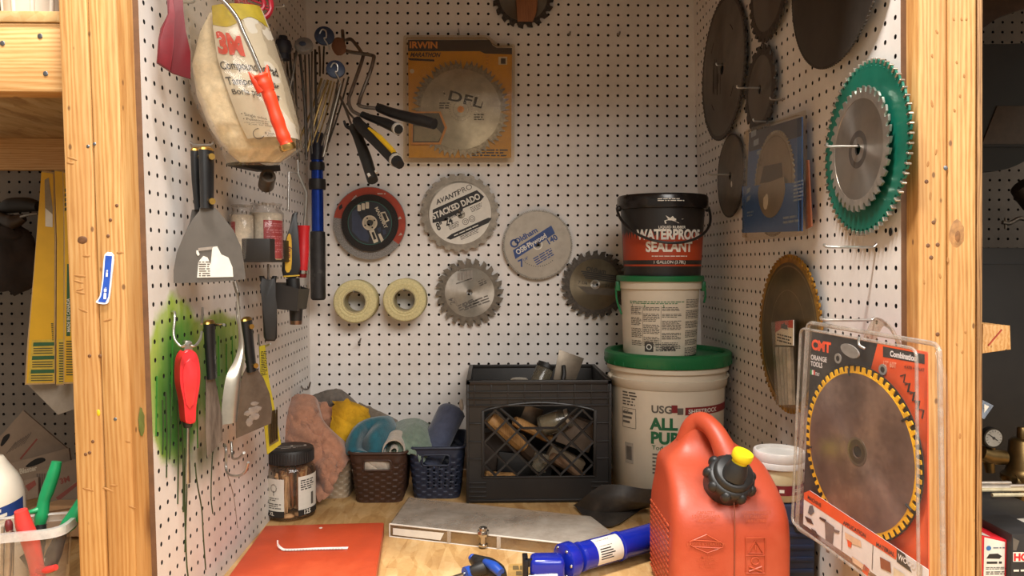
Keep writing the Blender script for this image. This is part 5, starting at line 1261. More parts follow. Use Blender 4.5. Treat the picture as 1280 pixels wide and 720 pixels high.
for k in range(20):
    q = st[4+k//2] if False else a+(bt(430, 685.5, zt+.13)-bt(356, 687.5, zt+.13))*(k/20); mb.add([q+Vector((0, .03, 0)), q+Vector((.12, .03, 0)), q+Vector((.12, -.07, 0)), q+Vector((0, -.07, 0))], [(0, 1, 2, 3)], 1)
solo(mb, 'adhesive_strip', [mat('white strip', '#e3ddd6', .4), mat('faint grey print', '#a59e97', .5)], 'narrow white strip with curled left end on the orange red board', 'strip', F)

# jar of wooden pegs
c = on_bench(363, 640, 0); c.y = 62.6; c.x = (363-612)*62.6/FPX; F = Frame(Vector((c.x, c.y, 0)), (0, 0, rad(16)))
t = thing('plastic_jar', 'clear round jar of wooden pieces with black screw lid on the bench', 'jar', F)
JR = 2.02
mb = MB(); mb.lathe([(0, .05), (JR*.85, .05), (JR*.97, .2), (JR, .5), (JR, 3.7), (JR*.97, 4.1), (JR*.86, 4.45), (JR*.8, 4.55), (JR*.8, 4.9)], 48)
mb.build('jar_body', clear('jar plastic', '#f3ece2', .05, .06, '#b5a590', gloss=.4), t, angle=60)
mb = MB(); pr = [(0, 5.75), (JR*.8, 5.75), (JR*.9, 5.7), (JR*.93, 5.6), (JR*.93, 4.6), (JR*.88, 4.55)]
mb.lathe(pr, 64)
for k in range(48):
    a = 2*pi*k/48; mb.box((JR*.935*cos(a), JR*.935*sin(a), 5.05), (.06, .06, .85), 0, .0)
mb.build('screw_lid', mat('black lid plastic', '#1c1a19', .5, 0, .2, 40), t, angle=50)
Md = Matrix.Translation((0, 0, 5.76)) @ rotm(-pi/2, 0, 0)
mb = MB(); mb.prism(rrect(-1.35, -.2, 1.3, .35, .12), 0, .01, 0, 0, Md); mb.scribble(-1.2, -.12, 1.2, .3, 1, -.012, 1, Md, fill=.8, rnd=random.Random(6))
mb.scribble(-.75, -.75, .55, -.5, 1, -.0, 0, Md, fill=.8, rnd=random.Random(2))
mb.build('lid_lettering', [mat('grey lid print', '#9c958c', .5), INK], t)
mb = MB(); jr = JR+.02
def jw(eps): return lambda X, Z: ((JR+eps)*sin(X/JR), -(JR+eps)*cos(X/JR), Z)
def wrap(x0, x1, z0, z1, eps, m, n=10):
    w_ = jw(eps); vs = []; 
    for k in range(n+1):
        X = x0+(x1-x0)*k/n; vs += [w_(X, z0), w_(X, z1)]
    mb.add(vs, [(2*k, 2*k+2, 2*k+3, 2*k+1) for k in range(n)], m)
wrap(-2.5, -.55, .9, 3.55, .02, 0); wrap(.55, 3.2, .9, 3.65, .02, 0); wrap(-2.6, -.55, .45, .95, .03, 1); wrap(.55, 3.2, .45, .95, .03, 1)
mb.scribble(.75, 2.5, 2.1, 3.4, 5, 0, 1, warp=jw(.04)); mb.scribble(-2.0, 1.1, -.8, 1.6, 3, 0, 2, warp=jw(.04)); mb.scribble(-1.9, 1.75, -1.0, 2.05, 2, 0, 2, warp=jw(.04))
mb.text('125', .95, .56, .34, 0, 0, bold=.03, warp=jw(.05)); mb.text('XL', -1.9, .58, .28, 0, 0, bold=.02, warp=jw(.05))
for k in range(14):
    a = 2*pi*k/14; x_, z_ = -1.45+.26*cos(a), 2.8+.3*sin(a); mb.add([jw(.04)(x_-.04, z_-.04), jw(.04)(x_+.04, z_-.04), jw(.04)(x_+.04, z_+.04), jw(.04)(x_-.04, z_+.04)], [(0, 1, 2, 3)], 2)
mb.add([jw(.04)(-1.48, 2.2), jw(.04)(-1.42, 2.2), jw(.04)(-1.42, 2.6), jw(.04)(-1.48, 2.6)], [(0, 1, 2, 3)], 2)
mb.add([jw(.04)(1.75, 1.2), jw(.04)(2.05, 1.2), jw(.04)(2.05, 2.2), jw(.04)(1.75, 2.2)], [(0, 1, 2, 3)], 2)
mb.build('label', [PAPER, INK, GREYINK], t)
rr = random.Random(5); PEGM = [mat('birch peg', '#cf9e70', .6, 0, .12), mat('pale peg', '#dcb48a', .6, 0, .1), mat('tan peg', '#b5784e', .6, 0, .12)]
for k in range(26):
    a = rr.uniform(0, 2*pi); r = rr.uniform(.1, 1.35); x, y = r*cos(a), r*sin(a); tl = rr.uniform(-.3, .3); tb = rr.uniform(-.3, .3)
    Fk = Frame(Vector((c.x+x, c.y+y, .9))); mb = MB(); mb.tube([(0, 0, -.3), (0, 0, .4), (tl, tb, 2.5+rr.uniform(-.5, .5)), (tl*1.1, tb*1.1, 2.7+rr.uniform(-.3, .3))], [.05, .1, .12, .2], 8)
    solo(mb, 'wooden_peg', PEGM[k % 3], 'small wooden peg standing among others inside the clear jar', 'peg', Fk, 'wooden pegs in the jar')
for k in range(7):
    a = 2*pi*k/7+.3; Fk = Frame(Vector((c.x+1.2*cos(a), c.y+1.2*sin(a), .32))); mb = MB(); mb.blob((0, 0, 0), (.5, .4, .2), 0, .2, 1.2, 2, k)
    solo(mb, 'wooden_disc', PEGM[1], 'pale wooden disc lying at the bottom of the clear jar', 'disc', Fk, 'wooden discs in the jar')

# woven plastic baskets
def basket(label, x, yf, w, d, h, m, rot=0, taper=.82, handle=True, holes=False, group=None):
    """tapered basket with rounded corners; yf = front edge. Slats woven round it, grip hole in front"""
    F = Frame(Vector((x, yf+d/2, 0)), (0, 0, rot)); t = thing('storage_basket', label, 'basket', F, group)
    def sect(z, inset=0., n=10):
        k = taper+(1-taper)*z/h; a, b = w/2*k-inset, d/2*k-inset; return round_poly([(-a, -b), (a, -b), (a, b), (-a, b)], .9, n)
    ring = sect(0); n = len(ring)
    rows = 13; mb = MB(); vs = []; fs = []; hz0, hz1, hx = h*.66, h*.86, w*.24
    ring_n = []
    # dense outline so the weave and the grip hole can be cut
    def dense(z, off):
        P = sect(z); out = []
        N_ = 120; L_ = [0]
        for i in range(len(P)): L_.append(L_[-1]+hypot(P[(i+1) % len(P)][0]-P[i][0], P[(i+1) % len(P)][1]-P[i][1]))
        for k in range(N_):
            s_ = L_[-1]*k/N_; i = max(j for j in range(len(P)) if L_[j] <= s_+1e-9); a = P[i]; b_ = P[(i+1) % len(P)]; q = (s_-L_[i])/(L_[i+1]-L_[i]+1e-9)
            x_, y_ = a[0]+(b_[0]-a[0])*q, a[1]+(b_[1]-a[1])*q; cx_ = Vector((x_, y_)); nn = Vector((b_[1]-a[1], -(b_[0]-a[0]))).normalized() if (Vector(b_)-Vector(a)).length > 1e-6 else Vector((0, 0))
            out.append((x_+nn.x*off, y_+nn.y*off))
        return out
    Z = [0, .08]; 
    for r in range(rows): Z += [.08+(h*.84-.08)*(r+.15)/rows, .08+(h*.84-.08)*(r+.85)/rows]
    Z += [h*.86, h*.93, h]
    off = []
    for k, z in enumerate(Z):
        vs_ = dense(z, 0)
        ph = (k-2)//2
        for j, (x_, y_) in enumerate(vs_):
            wv = 0
            if 2 <= k < 2+2*rows: wv = .05*(1 if ((j//3+ph) % 2 == 0) else -.6)
            nn = Vector((x_, y_)).normalized(); vs.append((x_+nn.x*wv, y_+nn.y*wv, z))
    K = 120
    for k in range(len(Z)-1):
        for j in range(K):
            a, b_ = k*K+j, k*K+(j+1) % K; xm = (vs[a][0]+vs[b_][0])/2; ym = vs[a][1]; zm = (Z[k]+Z[k+1])/2
            if handle and ym < -d*.36 and abs(xm) < hx and hz0 < zm < hz1: continue
            if holes and ym < -d*.36 and xm > -w*.18 and h*.2 < zm < hz0*.98 and (k % 2 == 0) and (j % 3 == 0): continue
            fs.append((a, b_, b_+K, a+K))
    b = bmesh.new(); bv = [b.verts.new(v) for v in vs]
    for f in fs: b.faces.new([bv[i] for i in f])
    b.faces.new([bv[j] for j in range(K)][::-1]); b.normal_update()
    bmesh.ops.recalc_face_normals(b, faces=b.faces[:]); bmesh.ops.solidify(b, geom=b.faces[:], thickness=.09)
    mb.bm(b); mb.build('woven_body', m, t, angle=40)
    mb = MB(); P = [(x_, y_, h) for x_, y_ in sect(h, -.06)]; mb.tube(P, .13, 8, closed=True, flat=.8); mb.build('rim', m, t, angle=60)
    if handle:
        k = taper+(1-taper)*.76; yy = -d/2*k-.02; mb = MB(); mb.tube([(x_, yy, z) for x_, z in rrect(-hx, hz0, hx, hz1, .28, 5)], .09, 8, closed=True); mb.build('grip_hole_rim', m, t, angle=60)
    return F
BRN = mat('brown woven plastic', '#3d271c', .5, 0, .15, 40); NVY = mat('navy woven plastic', '#232a3c', .5, 0, .15, 40); BEI = mat('beige woven plastic', '#a3917a', .55, 0, .12, 40)
def X(px, Y): return at_y(px, 330, Y).x
basket('brown woven plastic basket with teal and white cloths in it', X(470, 65), 65.0, 4.95, 7.2, 4.5, BRN)
basket('navy woven plastic basket with a blue grey towel, left of the crate', X(544, 66), 66.0, 5.0, 7.0, 4.7, NVY, holes=True)
basket('beige woven basket mostly covered by a pink cloth, behind the jar', X(406, 66.6), 66.4, 4.4, 6.6, 4.6, BEI, handle=False)
# cloths
def cloth(name, label, cat, m, lumps, fr, rings_=None, sub=4, amp=.22, freq=1.6):
    mb = MB()
    for k, (c, s_, *r) in enumerate(lumps):
        M_ = Matrix.Translation(Vector(c)-fr.o) @ (rotm(*r[0]) if r else Matrix.Identity(4))
        def fold(p, s_=s_, k=k):
            f = .10*sin(p.x*7+2*mnoise.noise(p*1.1)*3+k)+.07*sin(p.z*6+k); return p*(1+f*.6)
        mb.blob((0, 0, 0), s_, 0, amp, freq, sub, k*3+len(label), M_, fold)
    return solo(mb, name, m, label, cat, fr)
def CM(name, c, **k): return mat(name, c, .95, 0, .14, 70, bump=.6, bscale=260, sheen=.3, **k)
PINKC = CM('dusty pink fabric', '#a4755c'); TEAL = CM('teal fabric', '#1f5a68'); SAGE = CM('sage towel', '#6f8070'); SLATE = CM('slate blue towel', '#454b60'); CAMO = mat('camo fabric', '#6d655d', .95, 0, .2, 14, col2='#25221f', bump=.5, bscale=200); WHT = CM('white cotton', '#b5a999')
# draped pink cloth: one sheet hanging over the basket
def P3(px, py, Y): return at_y(px, py, Y)
def drape(name, label, cat, m, rowsP, thick=.25, wr=.25, fq=1.6, seed=0, nu=54, nv=66):
    """rowsP: rows of 3-D points given as (px, py, depth); skinned smoothly, wrinkled, with real thickness"""
    R = [smooth_path([P3(*q) for q in row], 6) for row in rowsP]; m_ = min(len(r) for r in R)
    o = R[0][0].copy(); F = Frame(o); nr = len(R)
    def f(i, j):
        a = j*(nr-1); k = min(nr-2, int(a)); q = a-k
        def g(row): s_ = i*(len(row)-1); b = min(len(row)-2, int(s_)); return row[b]+(row[b+1]-row[b])*(s_-b)
        P = [g(R[max(0, k-1)]), g(R[k]), g(R[k+1]), g(R[min(nr-1, k+2)])]
        p = .5*((2*P[1])+(P[2]-P[0])*q+(2*P[0]-5*P[1]+4*P[2]-P[3])*q*q+(3*P[1]-P[0]-3*P[2]+P[3])*q**3)
        v = Vector((p.x*fq*.5, seed*5.+p.y*.2, p.z*fq*.5)); wv = v+Vector((mnoise.noise(v*1.1), 0, mnoise.noise(v*1.1+Vector((7, 3, 1)))))*.6
        wf = Vector((wv.x+.5*wv.z, wv.y, wv.z*.45-.3*wv.x)); d = mnoise.noise(v)+1.5*(.45-abs(mnoise.noise(wf*1.6)))+.45*(.4-abs(mnoise.noise(wf*2.8+Vector((2, 5, 9)))))+.06*mnoise.noise(wv*8)
        return p-o+Vector((.25*d*wr, -d*wr, .2*d*wr))
    mb = MB(); mb.grid(nu, nv, f, 0, thick=thick)
    return solo(mb, name, m, label, cat, F)
drape('cloth', 'dusty pink cloth draped over the beige basket behind the jar', 'cloth', PINKC,
      [[(349, 505, 70.5), (358, 502, 69.5), (372, 496, 69), (388, 497, 69), (394, 503, 69.6)],
       [(351, 525, 69), (362, 528, 67.6), (378, 520, 67), (396, 522, 67), (404, 535, 68)],
       [(352, 550, 67.5), (368, 552, 66.2), (390, 545, 66), (412, 545, 66), (428, 555, 67.2)],
       [(366, 575, 66), (384, 572, 65.4), (402, 570, 65.2), (424, 565, 65.6), (434, 572, 66.6)],
       [(393, 600, 66.6), (397, 596, 66.3), (404, 590, 64.8), (420, 585, 65.2), (432, 582, 66)],
       [(397, 616, 65), (401, 612, 65), (406, 606, 65), (412, 600, 64.6), (420, 596, 65)],
       [(399, 626, 64.6), (401, 626, 64.6), (404, 623, 64.6), (408, 618, 64.8), (412, 612, 65)]], .3, .42, 1.5, 1)
drape('glove', 'pink knit glove finger poking up behind the draped pink cloth', 'glove', PINKC,
      [[(351, 505, 71), (355, 502, 70), (362, 502, 70), (367, 507, 71)], [(350, 515, 71), (354, 512, 69.7), (362, 512, 69.7), (368, 518, 71)], [(353, 530, 71), (357, 528, 69.8), (362, 528, 69.8), (366, 532, 71)], [(352, 545, 71), (356, 543, 70), (364, 543, 70), (368, 547, 71)]], .5, .15, 2, 4, 24, 28)
cloth('cloth', 'pink cloth bunched under the camouflage cloth in the corner', 'cloth', PINKC, [(P3(405, 524, 70), (1.5, .9, 1.5)), (P3(398, 545, 70), (1.6, .9, 1.5))], Frame(P3(405, 524, 70)))
drape('cloth', 'black and grey camouflage cloth on top of the pink pile', 'cloth', CAMO,
      [[(391, 497, 72), (404, 492, 71.5), (420, 488, 71.2), (428, 492, 71.5), (442, 505, 72)], [(391, 508, 71.2), (404, 503, 70.6), (418, 499, 70.3), (430, 502, 70.6), (446, 511, 71.5)], [(393, 516, 71), (404, 512, 70.4), (418, 509, 70.2), (432, 510, 70.6), (450, 519, 71.5)]], .3, .2, 2, 3)
drape('cloth', 'taupe rag behind the yellow sponge cloth', 'cloth', CM('taupe fabric', '#6f6355'), [[(450, 506, 72.5), (462, 512, 72), (478, 520, 72), (494, 528, 72.4)], [(452, 516, 72), (462, 520, 71.6), (478, 526, 71.4), (494, 532, 72)], [(455, 532, 71.8), (464, 534, 71.2), (478, 538, 71), (492, 542, 71.6)]], .35, .25, 2, 6, 36, 30)
drape('sponge_cloth', 'mottled yellow sponge cloth standing between pink and teal cloths', 'cloth', mat('mottled yellow sponge', '#c99a16', .9, 0, .15, 60, bump=.8, bscale=140, dirt='#5a4416', dirt_amt=.8),
      [[(423, 502, 69.6), (434, 501, 69), (446, 504, 69), (461, 511, 69.4)], [(421, 520, 69.4), (434, 520, 68.8), (448, 522, 69.2), (460, 528, 70)], [(419, 540, 69), (428, 542, 68.4), (438, 542, 69.4), (448, 540, 70.4)], [(418, 556, 68.6), (424, 558, 68.2), (430, 558, 69.0), (436, 556, 70)]], .7, .09, 2, 5, 40, 44)
drape('cloth', 'teal cloth folded over a dark hollow in the brown basket', 'cloth', TEAL,
      [[(462, 526, 71.5), (474, 525, 71.2), (486, 524, 71.2), (492, 532, 71.5)], [(450, 530, 69.5), (464, 527, 68.6), (480, 528, 68.4), (491, 538, 69)], [(438, 549, 67), (446, 540, 66.5), (456, 549, 68.4), (467, 545, 66.1), (486, 550, 67.4)],
       [(434, 562, 66.6), (441, 560, 66.1), (453, 562, 67.8), (466, 567, 65.8), (479, 562, 66.4)], [(434, 566, 66.6), (446, 567, 65.9), (466, 570, 65.9), (477, 567, 66.3)]], .3, .14, 1.4, 8)
drape('cloth', 'white cotton cloth lying under the teal one in the brown basket', 'cloth', WHT, [[(440, 566, 67), (456, 570, 66), (474, 571, 66), (492, 569, 67)], [(442, 569, 66), (456, 573, 65.6), (474, 574, 65.6), (494, 573, 66)], [(442, 590, 66.2), (456, 592, 66), (474, 592, 66), (494, 590, 66.2)]], .3, .12, 2, 2, 36, 24)
o = P3(495, 563, 66.2); F = Frame(o); mb = MB()
sp = [(.1+.055*k)*Vector((cos(k*.55), 0, 1.15*sin(k*.55))) for k in range(20)]; sp = smooth_path(sp, 2)
mb.grid(len(sp)-1, 6, lambda i, j: sp[int(round(i*(len(sp)-1)))]*(1+.05*sin(9*j))+Vector((0, 2.2*j-.6+.12*sin(i*14), .35*j)), 0, thick=.1)
solo(mb, 'cloth_roll', WHT, 'small white cloth rolled up, open end facing out beside the teal cloth', 'cloth', F)
drape('towel', 'sage green towel between teal cloth and blue grey towel', 'towel', SAGE,
      [[(493, 534, 72), (506, 529, 71.5), (522, 528, 71.4), (533, 534, 72)], [(490, 546, 70), (506, 539, 69), (522, 538, 69), (534, 545, 70)], [(484, 560, 68.2), (500, 553, 67), (518, 554, 66.9), (534, 562, 68)], [(482, 571, 67.6), (498, 566, 66.6), (516, 568, 66.5), (526, 576, 67)]], .4, .3, 2.2, 9)
# rolled blue grey towel leaning in the navy basket
a, b = P3(536, 572, 68.8), P3(566, 511, 70.8); F = Frame(a); mb = MB(); ax = (b-a); L_ = ax.length
q = ax.normalized().to_track_quat('Z', 'Y').to_matrix().to_4x4()
mb.grid(30, 30, lambda i, j: Vector(((1.45+.08*mnoise.noise(Vector((i*6, j*4, 1)))-.02*sin(i*2*pi*3))*cos(2*pi*i)*(1 if j < .86 else sqrt(max(0, 1-((j-.86)/.14)**2))), (1.15+.06*mnoise.noise(Vector((i*6, j*5, 3))))*sin(2*pi*i)*(1 if j < .86 else sqrt(max(0, 1-((j-.86)/.14)**2))), -.8+(L_+1.2)*j)), 0, q, cu=True)
mb.grid(24, 20, lambda i, j: Vector((1.57*cos(.4+1.5*i), 1.26*sin(.4+1.5*i)*-1, -.6+(L_+.6)*j)), 0, q, thick=.1)
solo(mb, 'rolled_towel', SLATE, 'blue grey towel roll leaning up against the black crate', 'towel', F)
mb = MB(); F = Frame(P3(577, 506, 70)); mb.blob((0, 0, 0), (.2, .15, .55), 0, .4); solo(mb, 'paper_tag', WHT, 'small pale tag at the upper end of the blue grey towel roll', 'tag', F)

# black milk crate
CR = mat('black crate plastic', '#1d1a18', .45, 0, .2, 18, dirt='#3a332c', dirt_amt=.35)
cw, chh, cdp = 12.4, 10.75, 10.4; yf = 65.2; cx = X(674, yf)
F = Frame(Vector((cx, yf, 0))); t = thing('milk_crate', 'black plastic milk crate with diamond lattice front in the middle of the bench', 'crate', F)
h2 = cw/2
wx0, wx1, wz0, wz1 = -4.75, 4.75, 2.35, 8.1    # the lattice window
mb = MB()
def bxp(x0, x1, y0, y1, z0, z1, bev=.05): mb.box(((x0+x1)/2, (y0+y1)/2, (z0+z1)/2), (x1-x0, y1-y0, z1-z0), 0, bev)
T_ = .22
arch = [(wx0, wz1), (-4.2, 8.28), (-2.4, 8.62), (0, 8.8), (2.4, 8.62), (4.2, 8.28), (wx1, wz1)]
mb.prism([(-h2, .15), (h2, .15), (h2, wz0), (-h2, wz0)], 0, T_, 0)
mb.prism([(-h2, wz0), (wx0, wz0), (wx0, wz1), (-h2, wz1)], 0, T_, 0); mb.prism([(wx1, wz0), (h2, wz0), (h2, wz1), (wx1, wz1)], 0, T_, 0)
mb.prism([(-h2, wz1)]+arch+[(h2, wz1), (h2, chh), (-h2, chh)], 0, T_, 0)
mb.build('front_wall', CR, t)
mb = MB(); bxp(-h2-.12, h2+.12, -.18, .25, chh-.35, chh); bxp(-h2-.12, h2+.12, cdp-.25, cdp, chh-.35, chh); bxp(-h2-.12, -h2+.25, -.18, cdp, chh-.35, chh); bxp(h2-.25, h2+.12, -.18, cdp, chh-.35, chh)
mb.build('rim', CR, t)
mb = MB()
for z in (8.55, 9.15, 9.75): bxp(-h2-.06, h2+.06, -.16, 0, z-.06, z+.06, .02)
for k in range(9): bxp(-h2+.6+1.45*k-.05, -h2+.6+1.45*k+.05, -.12, 0, 8.5, 10.4, .01)
for s_ in (-1, 1):
    for z in (3.9, 5.4, 7.0): bxp(s_*h2-(1.2 if s_ > 0 else 0), s_*h2+(0 if s_ > 0 else 1.2), -.14, 0, z-.05, z+.05, .02)
    for z in (.6, 1.0, 1.4, 1.8): bxp(s_*h2-(1.6 if s_ > 0 else 0), s_*h2+(0 if s_ > 0 else 1.6), -.12, 0, z-.06, z+.06, .02)
    bxp(s_*h2-.12, s_*h2+.12, -.15, .2, 0, chh, .04)
    bxp(s_*4.9-.12, s_*4.9+.12, -.1, 0, wz0, wz1, .02)
bxp(-h2, h2, -.14, 0, .15, .35, .03); bxp(-4.9, 4.9, -.1, 0, wz0-.15, wz0, .02)
mb.tube([(x_, -.02, z_) for x_, z_ in smooth2(arch, 4, False)], .12, 8)
mb.build('ribs', CR, t)
mb = MB()
hb = 6.55     # the lattice gives way to a hand hole, trapezoid, in the middle top
step = 1.9
def clipd(x0, z0, x1, z1):
    pts = []
    n = 60
    for k in range(n+1):
        x_, z_ = x0+(x1-x0)*k/n, z0+(z1-z0)*k/n
        ok = wx0 <= x_ <= wx1 and wz0 <= z_ <= wz1+.55*(1-(x_/4.75)**2) and not (z_ > hb and abs(x_) < 1.35+(z_-hb)*1.05)
        pts.append((ok, x_, z_))
    run = []
    for ok, x_, z_ in pts+[(False, 0, 0)]:
        if ok: run.append((x_, z_))
        else:
            if len(run) > 2: mb.tube([(run[0][0], .08, run[0][1]), (run[-1][0], .08, run[-1][1])], .13, 4, flat=.9)
            run = []
for k in range(-8, 9):
    clipd(k*step-6, wz0-.2, k*step+1, wz0+6.8); clipd(k*step+6, wz0-.2, k*step-1, wz0+6.8)
mb.tube([(-1.4, .08, hb), (1.4, .08, hb)], .13, 6); mb.tube([(-1.4, .08, hb), (-3.4, .08, 8.3)], .13, 6); mb.tube([(1.4, .08, hb), (3.4, .08, 8.3)], .13, 6)
mb.build('lattice', CR, t)
for s_ in (-1, 1):
    mb = MB(); bxp(s_*h2-(.2 if s_ > 0 else 0), s_*h2+(0 if s_ > 0 else .2), .1, cdp, 7.6, chh-.2); bxp(s_*h2-(.2 if s_ > 0 else 0), s_*h2+(0 if s_ > 0 else .2), .1, cdp, .1, 2.4)
    for k in range(7): bxp(s_*h2-(.2 if s_ > 0 else 0), s_*h2+(0 if s_ > 0 else .2), .3+k*1.6, .3+k*1.6+.4, 2.4, 7.6)
    mb.build('side_wall', CR, t)
mb = MB(); bxp(-h2, h2, cdp-.2, cdp, .1, chh-.2); mb.build('back_wall', CR, t)
mb = MB(); bxp(-h2, h2, .1, cdp, .02, .2); mb.build('crate_base', CR, t)
# what lies in the crate
def inc(px, py, dy): return at_y(px, py, yf+dy)
GRAYST = mat('grey tool steel', '#7b7062', .4, .7, .2, 30, dirt='#57493a', dirt_amt=.4); TANW = wood_mat('tan tool wood', '#b98c55', '#a27743', '#7f5a30', 'Z', 2, knots=False)
F = Frame(inc(706, 462, 4.5), (rad(-8), rad(14), rad(8))); t = thing('steel_trowel', 'flat grey steel trowel plate standing up out of the crate', 'trowel', F)
mb = MB(); q = F.poly([(699, 437), (730, 448), (716, 485), (690, 482)]); mb.prism(q, -.04, .04, 0, .02); mb.build('plate', GRAYST, t); mb = MB(); mb.tube([(-.2, -.1, .3), (-.1, -.5, -.4), (0, -.5, -3)], .2, 8); mb.build('handle', BLKP, t)
F = Frame(inc(678, 468, 4.0), (rad(-12), rad(24), 0)); t = thing('glass_bottle', 'small textured glass bottle with a black cap leaning in the crate', 'bottle', F)
mb = MB(); mb.lathe([(0, -2.6), (.75, -2.5), (.82, -2.2), (.82, .5), (.7, .7)], 24); mb.build('glass', clear('cloudy glass', '#d9d4c6', .3, .1, '#8c8370', 60), t, angle=60)
mb = MB(); mb.lathe([(.72, .6), (.82, .65), (.82, 1.05), (.6, 1.1), (0, 1.1)], 24); mb.build('cap', BLKP, t)
F = Frame(inc(649, 477, 4.5), (0, 0, .3)); t = thing('tin_can', 'pale metal tin edge just above the crate rim, left of the bottle', 'tin', F)
mb = MB(); mb.lathe([(0, .3), (.7, .3), (.8, .2), (.82, -1.6), (0, -1.6)], 24); mb.build('tin', mat('pale tin', '#aaa394', .35, .7, .1), t)
for k in (-1, 1): mb = MB(); mb.blob((.3*k, -.74, .12), (.08, .05, .08)); mb.build('dark_dot', INK, t)
def rod_in(name, label, cat, m, a, b, r, dy, n=10, flat=1.):
    p, q = inc(*a, dy), inc(*b, dy+1.2); F = Frame(p); mb = MB(); d = q-p
    mb.tube(smooth_path([(0, 0, 0), d*.15, d*.5, d*.85, d], 3), [r*.8, r, r*.9, r, r*.8], n, flat=flat); return solo(mb, name, m, label, cat, F)
rod_in('wooden_stick', 'tan wooden handle slanting down behind the crate lattice, upper left', 'tool handle', TANW, (611, 522), (655, 558), .75, 1.2)
rod_in('wooden_stick', 'long tan wooden stick slanting behind the middle of the crate lattice', 'tool handle', TANW, (643, 526), (688, 548), .5, 2.0)
rod_in('wooden_stick', 'tan wooden stick at the lower left bottom of the crate', 'tool handle', TANW, (606, 594), (645, 597), .42, 1.0)
rod_in('wooden_stick', 'brown wooden handle low right behind the crate lattice', 'tool handle', mat('brown handle', '#7d6048', .5, 0, .2), (690, 570), (728, 596), .45, 1.0)
rod_in('wooden_stick', 'dark brown grip crossing the middle of the crate lattice', 'tool handle', mat('dark brown grip', '#4a392b', .5, 0, .2), (640, 548), (668, 572), .7, 2.2)
F = Frame(inc(693, 528, 2.2), (rad(10), rad(70), 0)); t = thing('glass_jar', 'shiny glass jar lying in the crate seen through the hand hole', 'jar', F)
mb = MB(); mb.lathe([(0, -1.4), (.9, -1.35), (1.0, -1.1), (1.0, .9), (.75, 1.15), (.75, 1.4)], 28); mb.build('glass', clear('cloudy glass', '', 0), t, angle=60); mb = MB(); mb.lathe([(0, 1.5), (.8, 1.5), (.85, 1.4), (.85, 1.15)], 24); mb.build('lid', mat('pale tin', '', 0), t)
mb = MB(); mb.lathe([(0, -1.2), (.85, -1.1), (.85, .4), (0, .5)], 24); mb.build('contents', mat('beige contents', '#a89b83', .7), t)
def boxin(name, label, cat, m, px, py, dy, size, rot):
    F = Frame(inc(px, py, dy), rot); mb = MB(); mb.box((0, 0, 0), size, 0, .08); return solo(mb, name, m, label, cat, F)
boxin('cardboard_box', 'brown grey box at upper right behind the crate lattice', 'box', mat('brown grey card', '#6a5a4b', .8), 720, 540, 3.0, (3.2, 1.6, 2.6), (0, rad(20), 0))
boxin('cardboard_box', 'tan grey block at right of the crate interior under the upper box', 'box', mat('tan grey card', '#77654f', .8), 706, 575, 3.4, (3.4, 1.5, 1.5), (0, rad(28), 0))
boxin('steel_scraper', 'grey steel scraper blade behind the crate hand hole', 'scraper', GRAYST, 662, 525, 3.4, (1.8, .1, 2.6), (rad(10), rad(20), .2))
boxin('plastic_case', 'black plastic case low in the middle of the crate', 'case', BLKP, 655, 582, 4.0, (5.0, 2, 2.6), (0, rad(6), 0))
boxin('plastic_case', 'dark case at left inside the crate behind the lattice', 'case', mat('dark brown case', '#3a2f27', .6), 620, 560, 4.5, (3.2, 2, 3.6), (0, rad(-10), 0))
boxin('clear_case', 'clear plastic case low in the centre of the crate behind lattice', 'case', clear('cloudy glass', '', 0), 675, 578, 1.0, (1.3, .5, 1.6), (0, rad(12), 0))

# black plastic sheet beside the crate
F = Frame(on_bench(760, 640, 0)); mb = MB()
def sp_(px, py, h): return on_bench(px, py, h)-F.o
rowsS = [[sp_(752, 606, 2.7), sp_(775, 606, 2.9), sp_(800, 610, 2.7), sp_(822, 612, 2.4)], [sp_(735, 618, 1.7), sp_(760, 620, 2.0), sp_(790, 626, 1.7), sp_(822, 628, 1.2)], [sp_(718, 632, .25), sp_(745, 640, .5), sp_(775, 640, .5), sp_(806, 634, .12)], [sp_(728, 644, .12), sp_(748, 655, .14), sp_(762, 659, .14), sp_(775, 655, .12)]]
RS = [smooth_path(r, 5) for r in rowsS]
mb.grid(15, 12, lambda i, j: (lambda a, k: RS[k][int(round(i*15))]*(1-(a-k))+RS[k+1][int(round(i*15))]*(a-k))(j*3, min(2, int(j*3))), 0, thick=.1)
solo(mb, 'plastic_sheet', mat('dark dusty plastic', '#34312f', .45, 0, .2, 20, dirt='#6b6256', dirt_amt=.5), 'dusty black bent plastic sheet on the bench between crate and gas can', 'sheet', F, None)

# buckets
BUCKY = 67.5; bx_ = X(836, 67.5)-.1; BW = mat('white bucket plastic', '#cfc4b0', .45, 0, .06, 10); GLID = mat('green lid plastic', '#12683a', .4, 0, .1, 16)
F = Frame(Vector((bx_, BUCKY, 0)), (0, 0, 0)); t = thing('plastic_bucket', 'large white bucket with green rimmed lid behind the gas can', 'bucket', F)
Rb = 5.15; hb_ = 12.0
mb = MB(); mb.lathe([(0, .05), (Rb*.9, .05), (Rb*.93, .2), (Rb*.985, 10.1), (Rb*1.01, 10.2), (Rb*1.03, 10.9), (Rb*1.0, 10.95), (Rb*1.0, 11.5), (Rb*1.045, 11.55), (Rb*1.05, 11.95), (Rb*1.0, 12.0), (Rb*1.0, 12.4)], 72); mb.build('body', BW, t, angle=50)
mb = MB(); Rl = 5.62; mb.lathe([(Rb*1.0, 12.0), (Rl*.985, 12.0), (Rl, 12.15), (Rl, 13.0), (Rl*.97, 13.15), (Rl*.9, 13.15), (Rl*.885, 12.8), (0, 12.75)], 72)
for k in range(30):
    a = 2*pi*k/30; mb.box((Rl*cos(a), Rl*sin(a), 12.25), (.06, .06, .3), 0, 0)
mb.build('lid', GLID, t, angle=45)
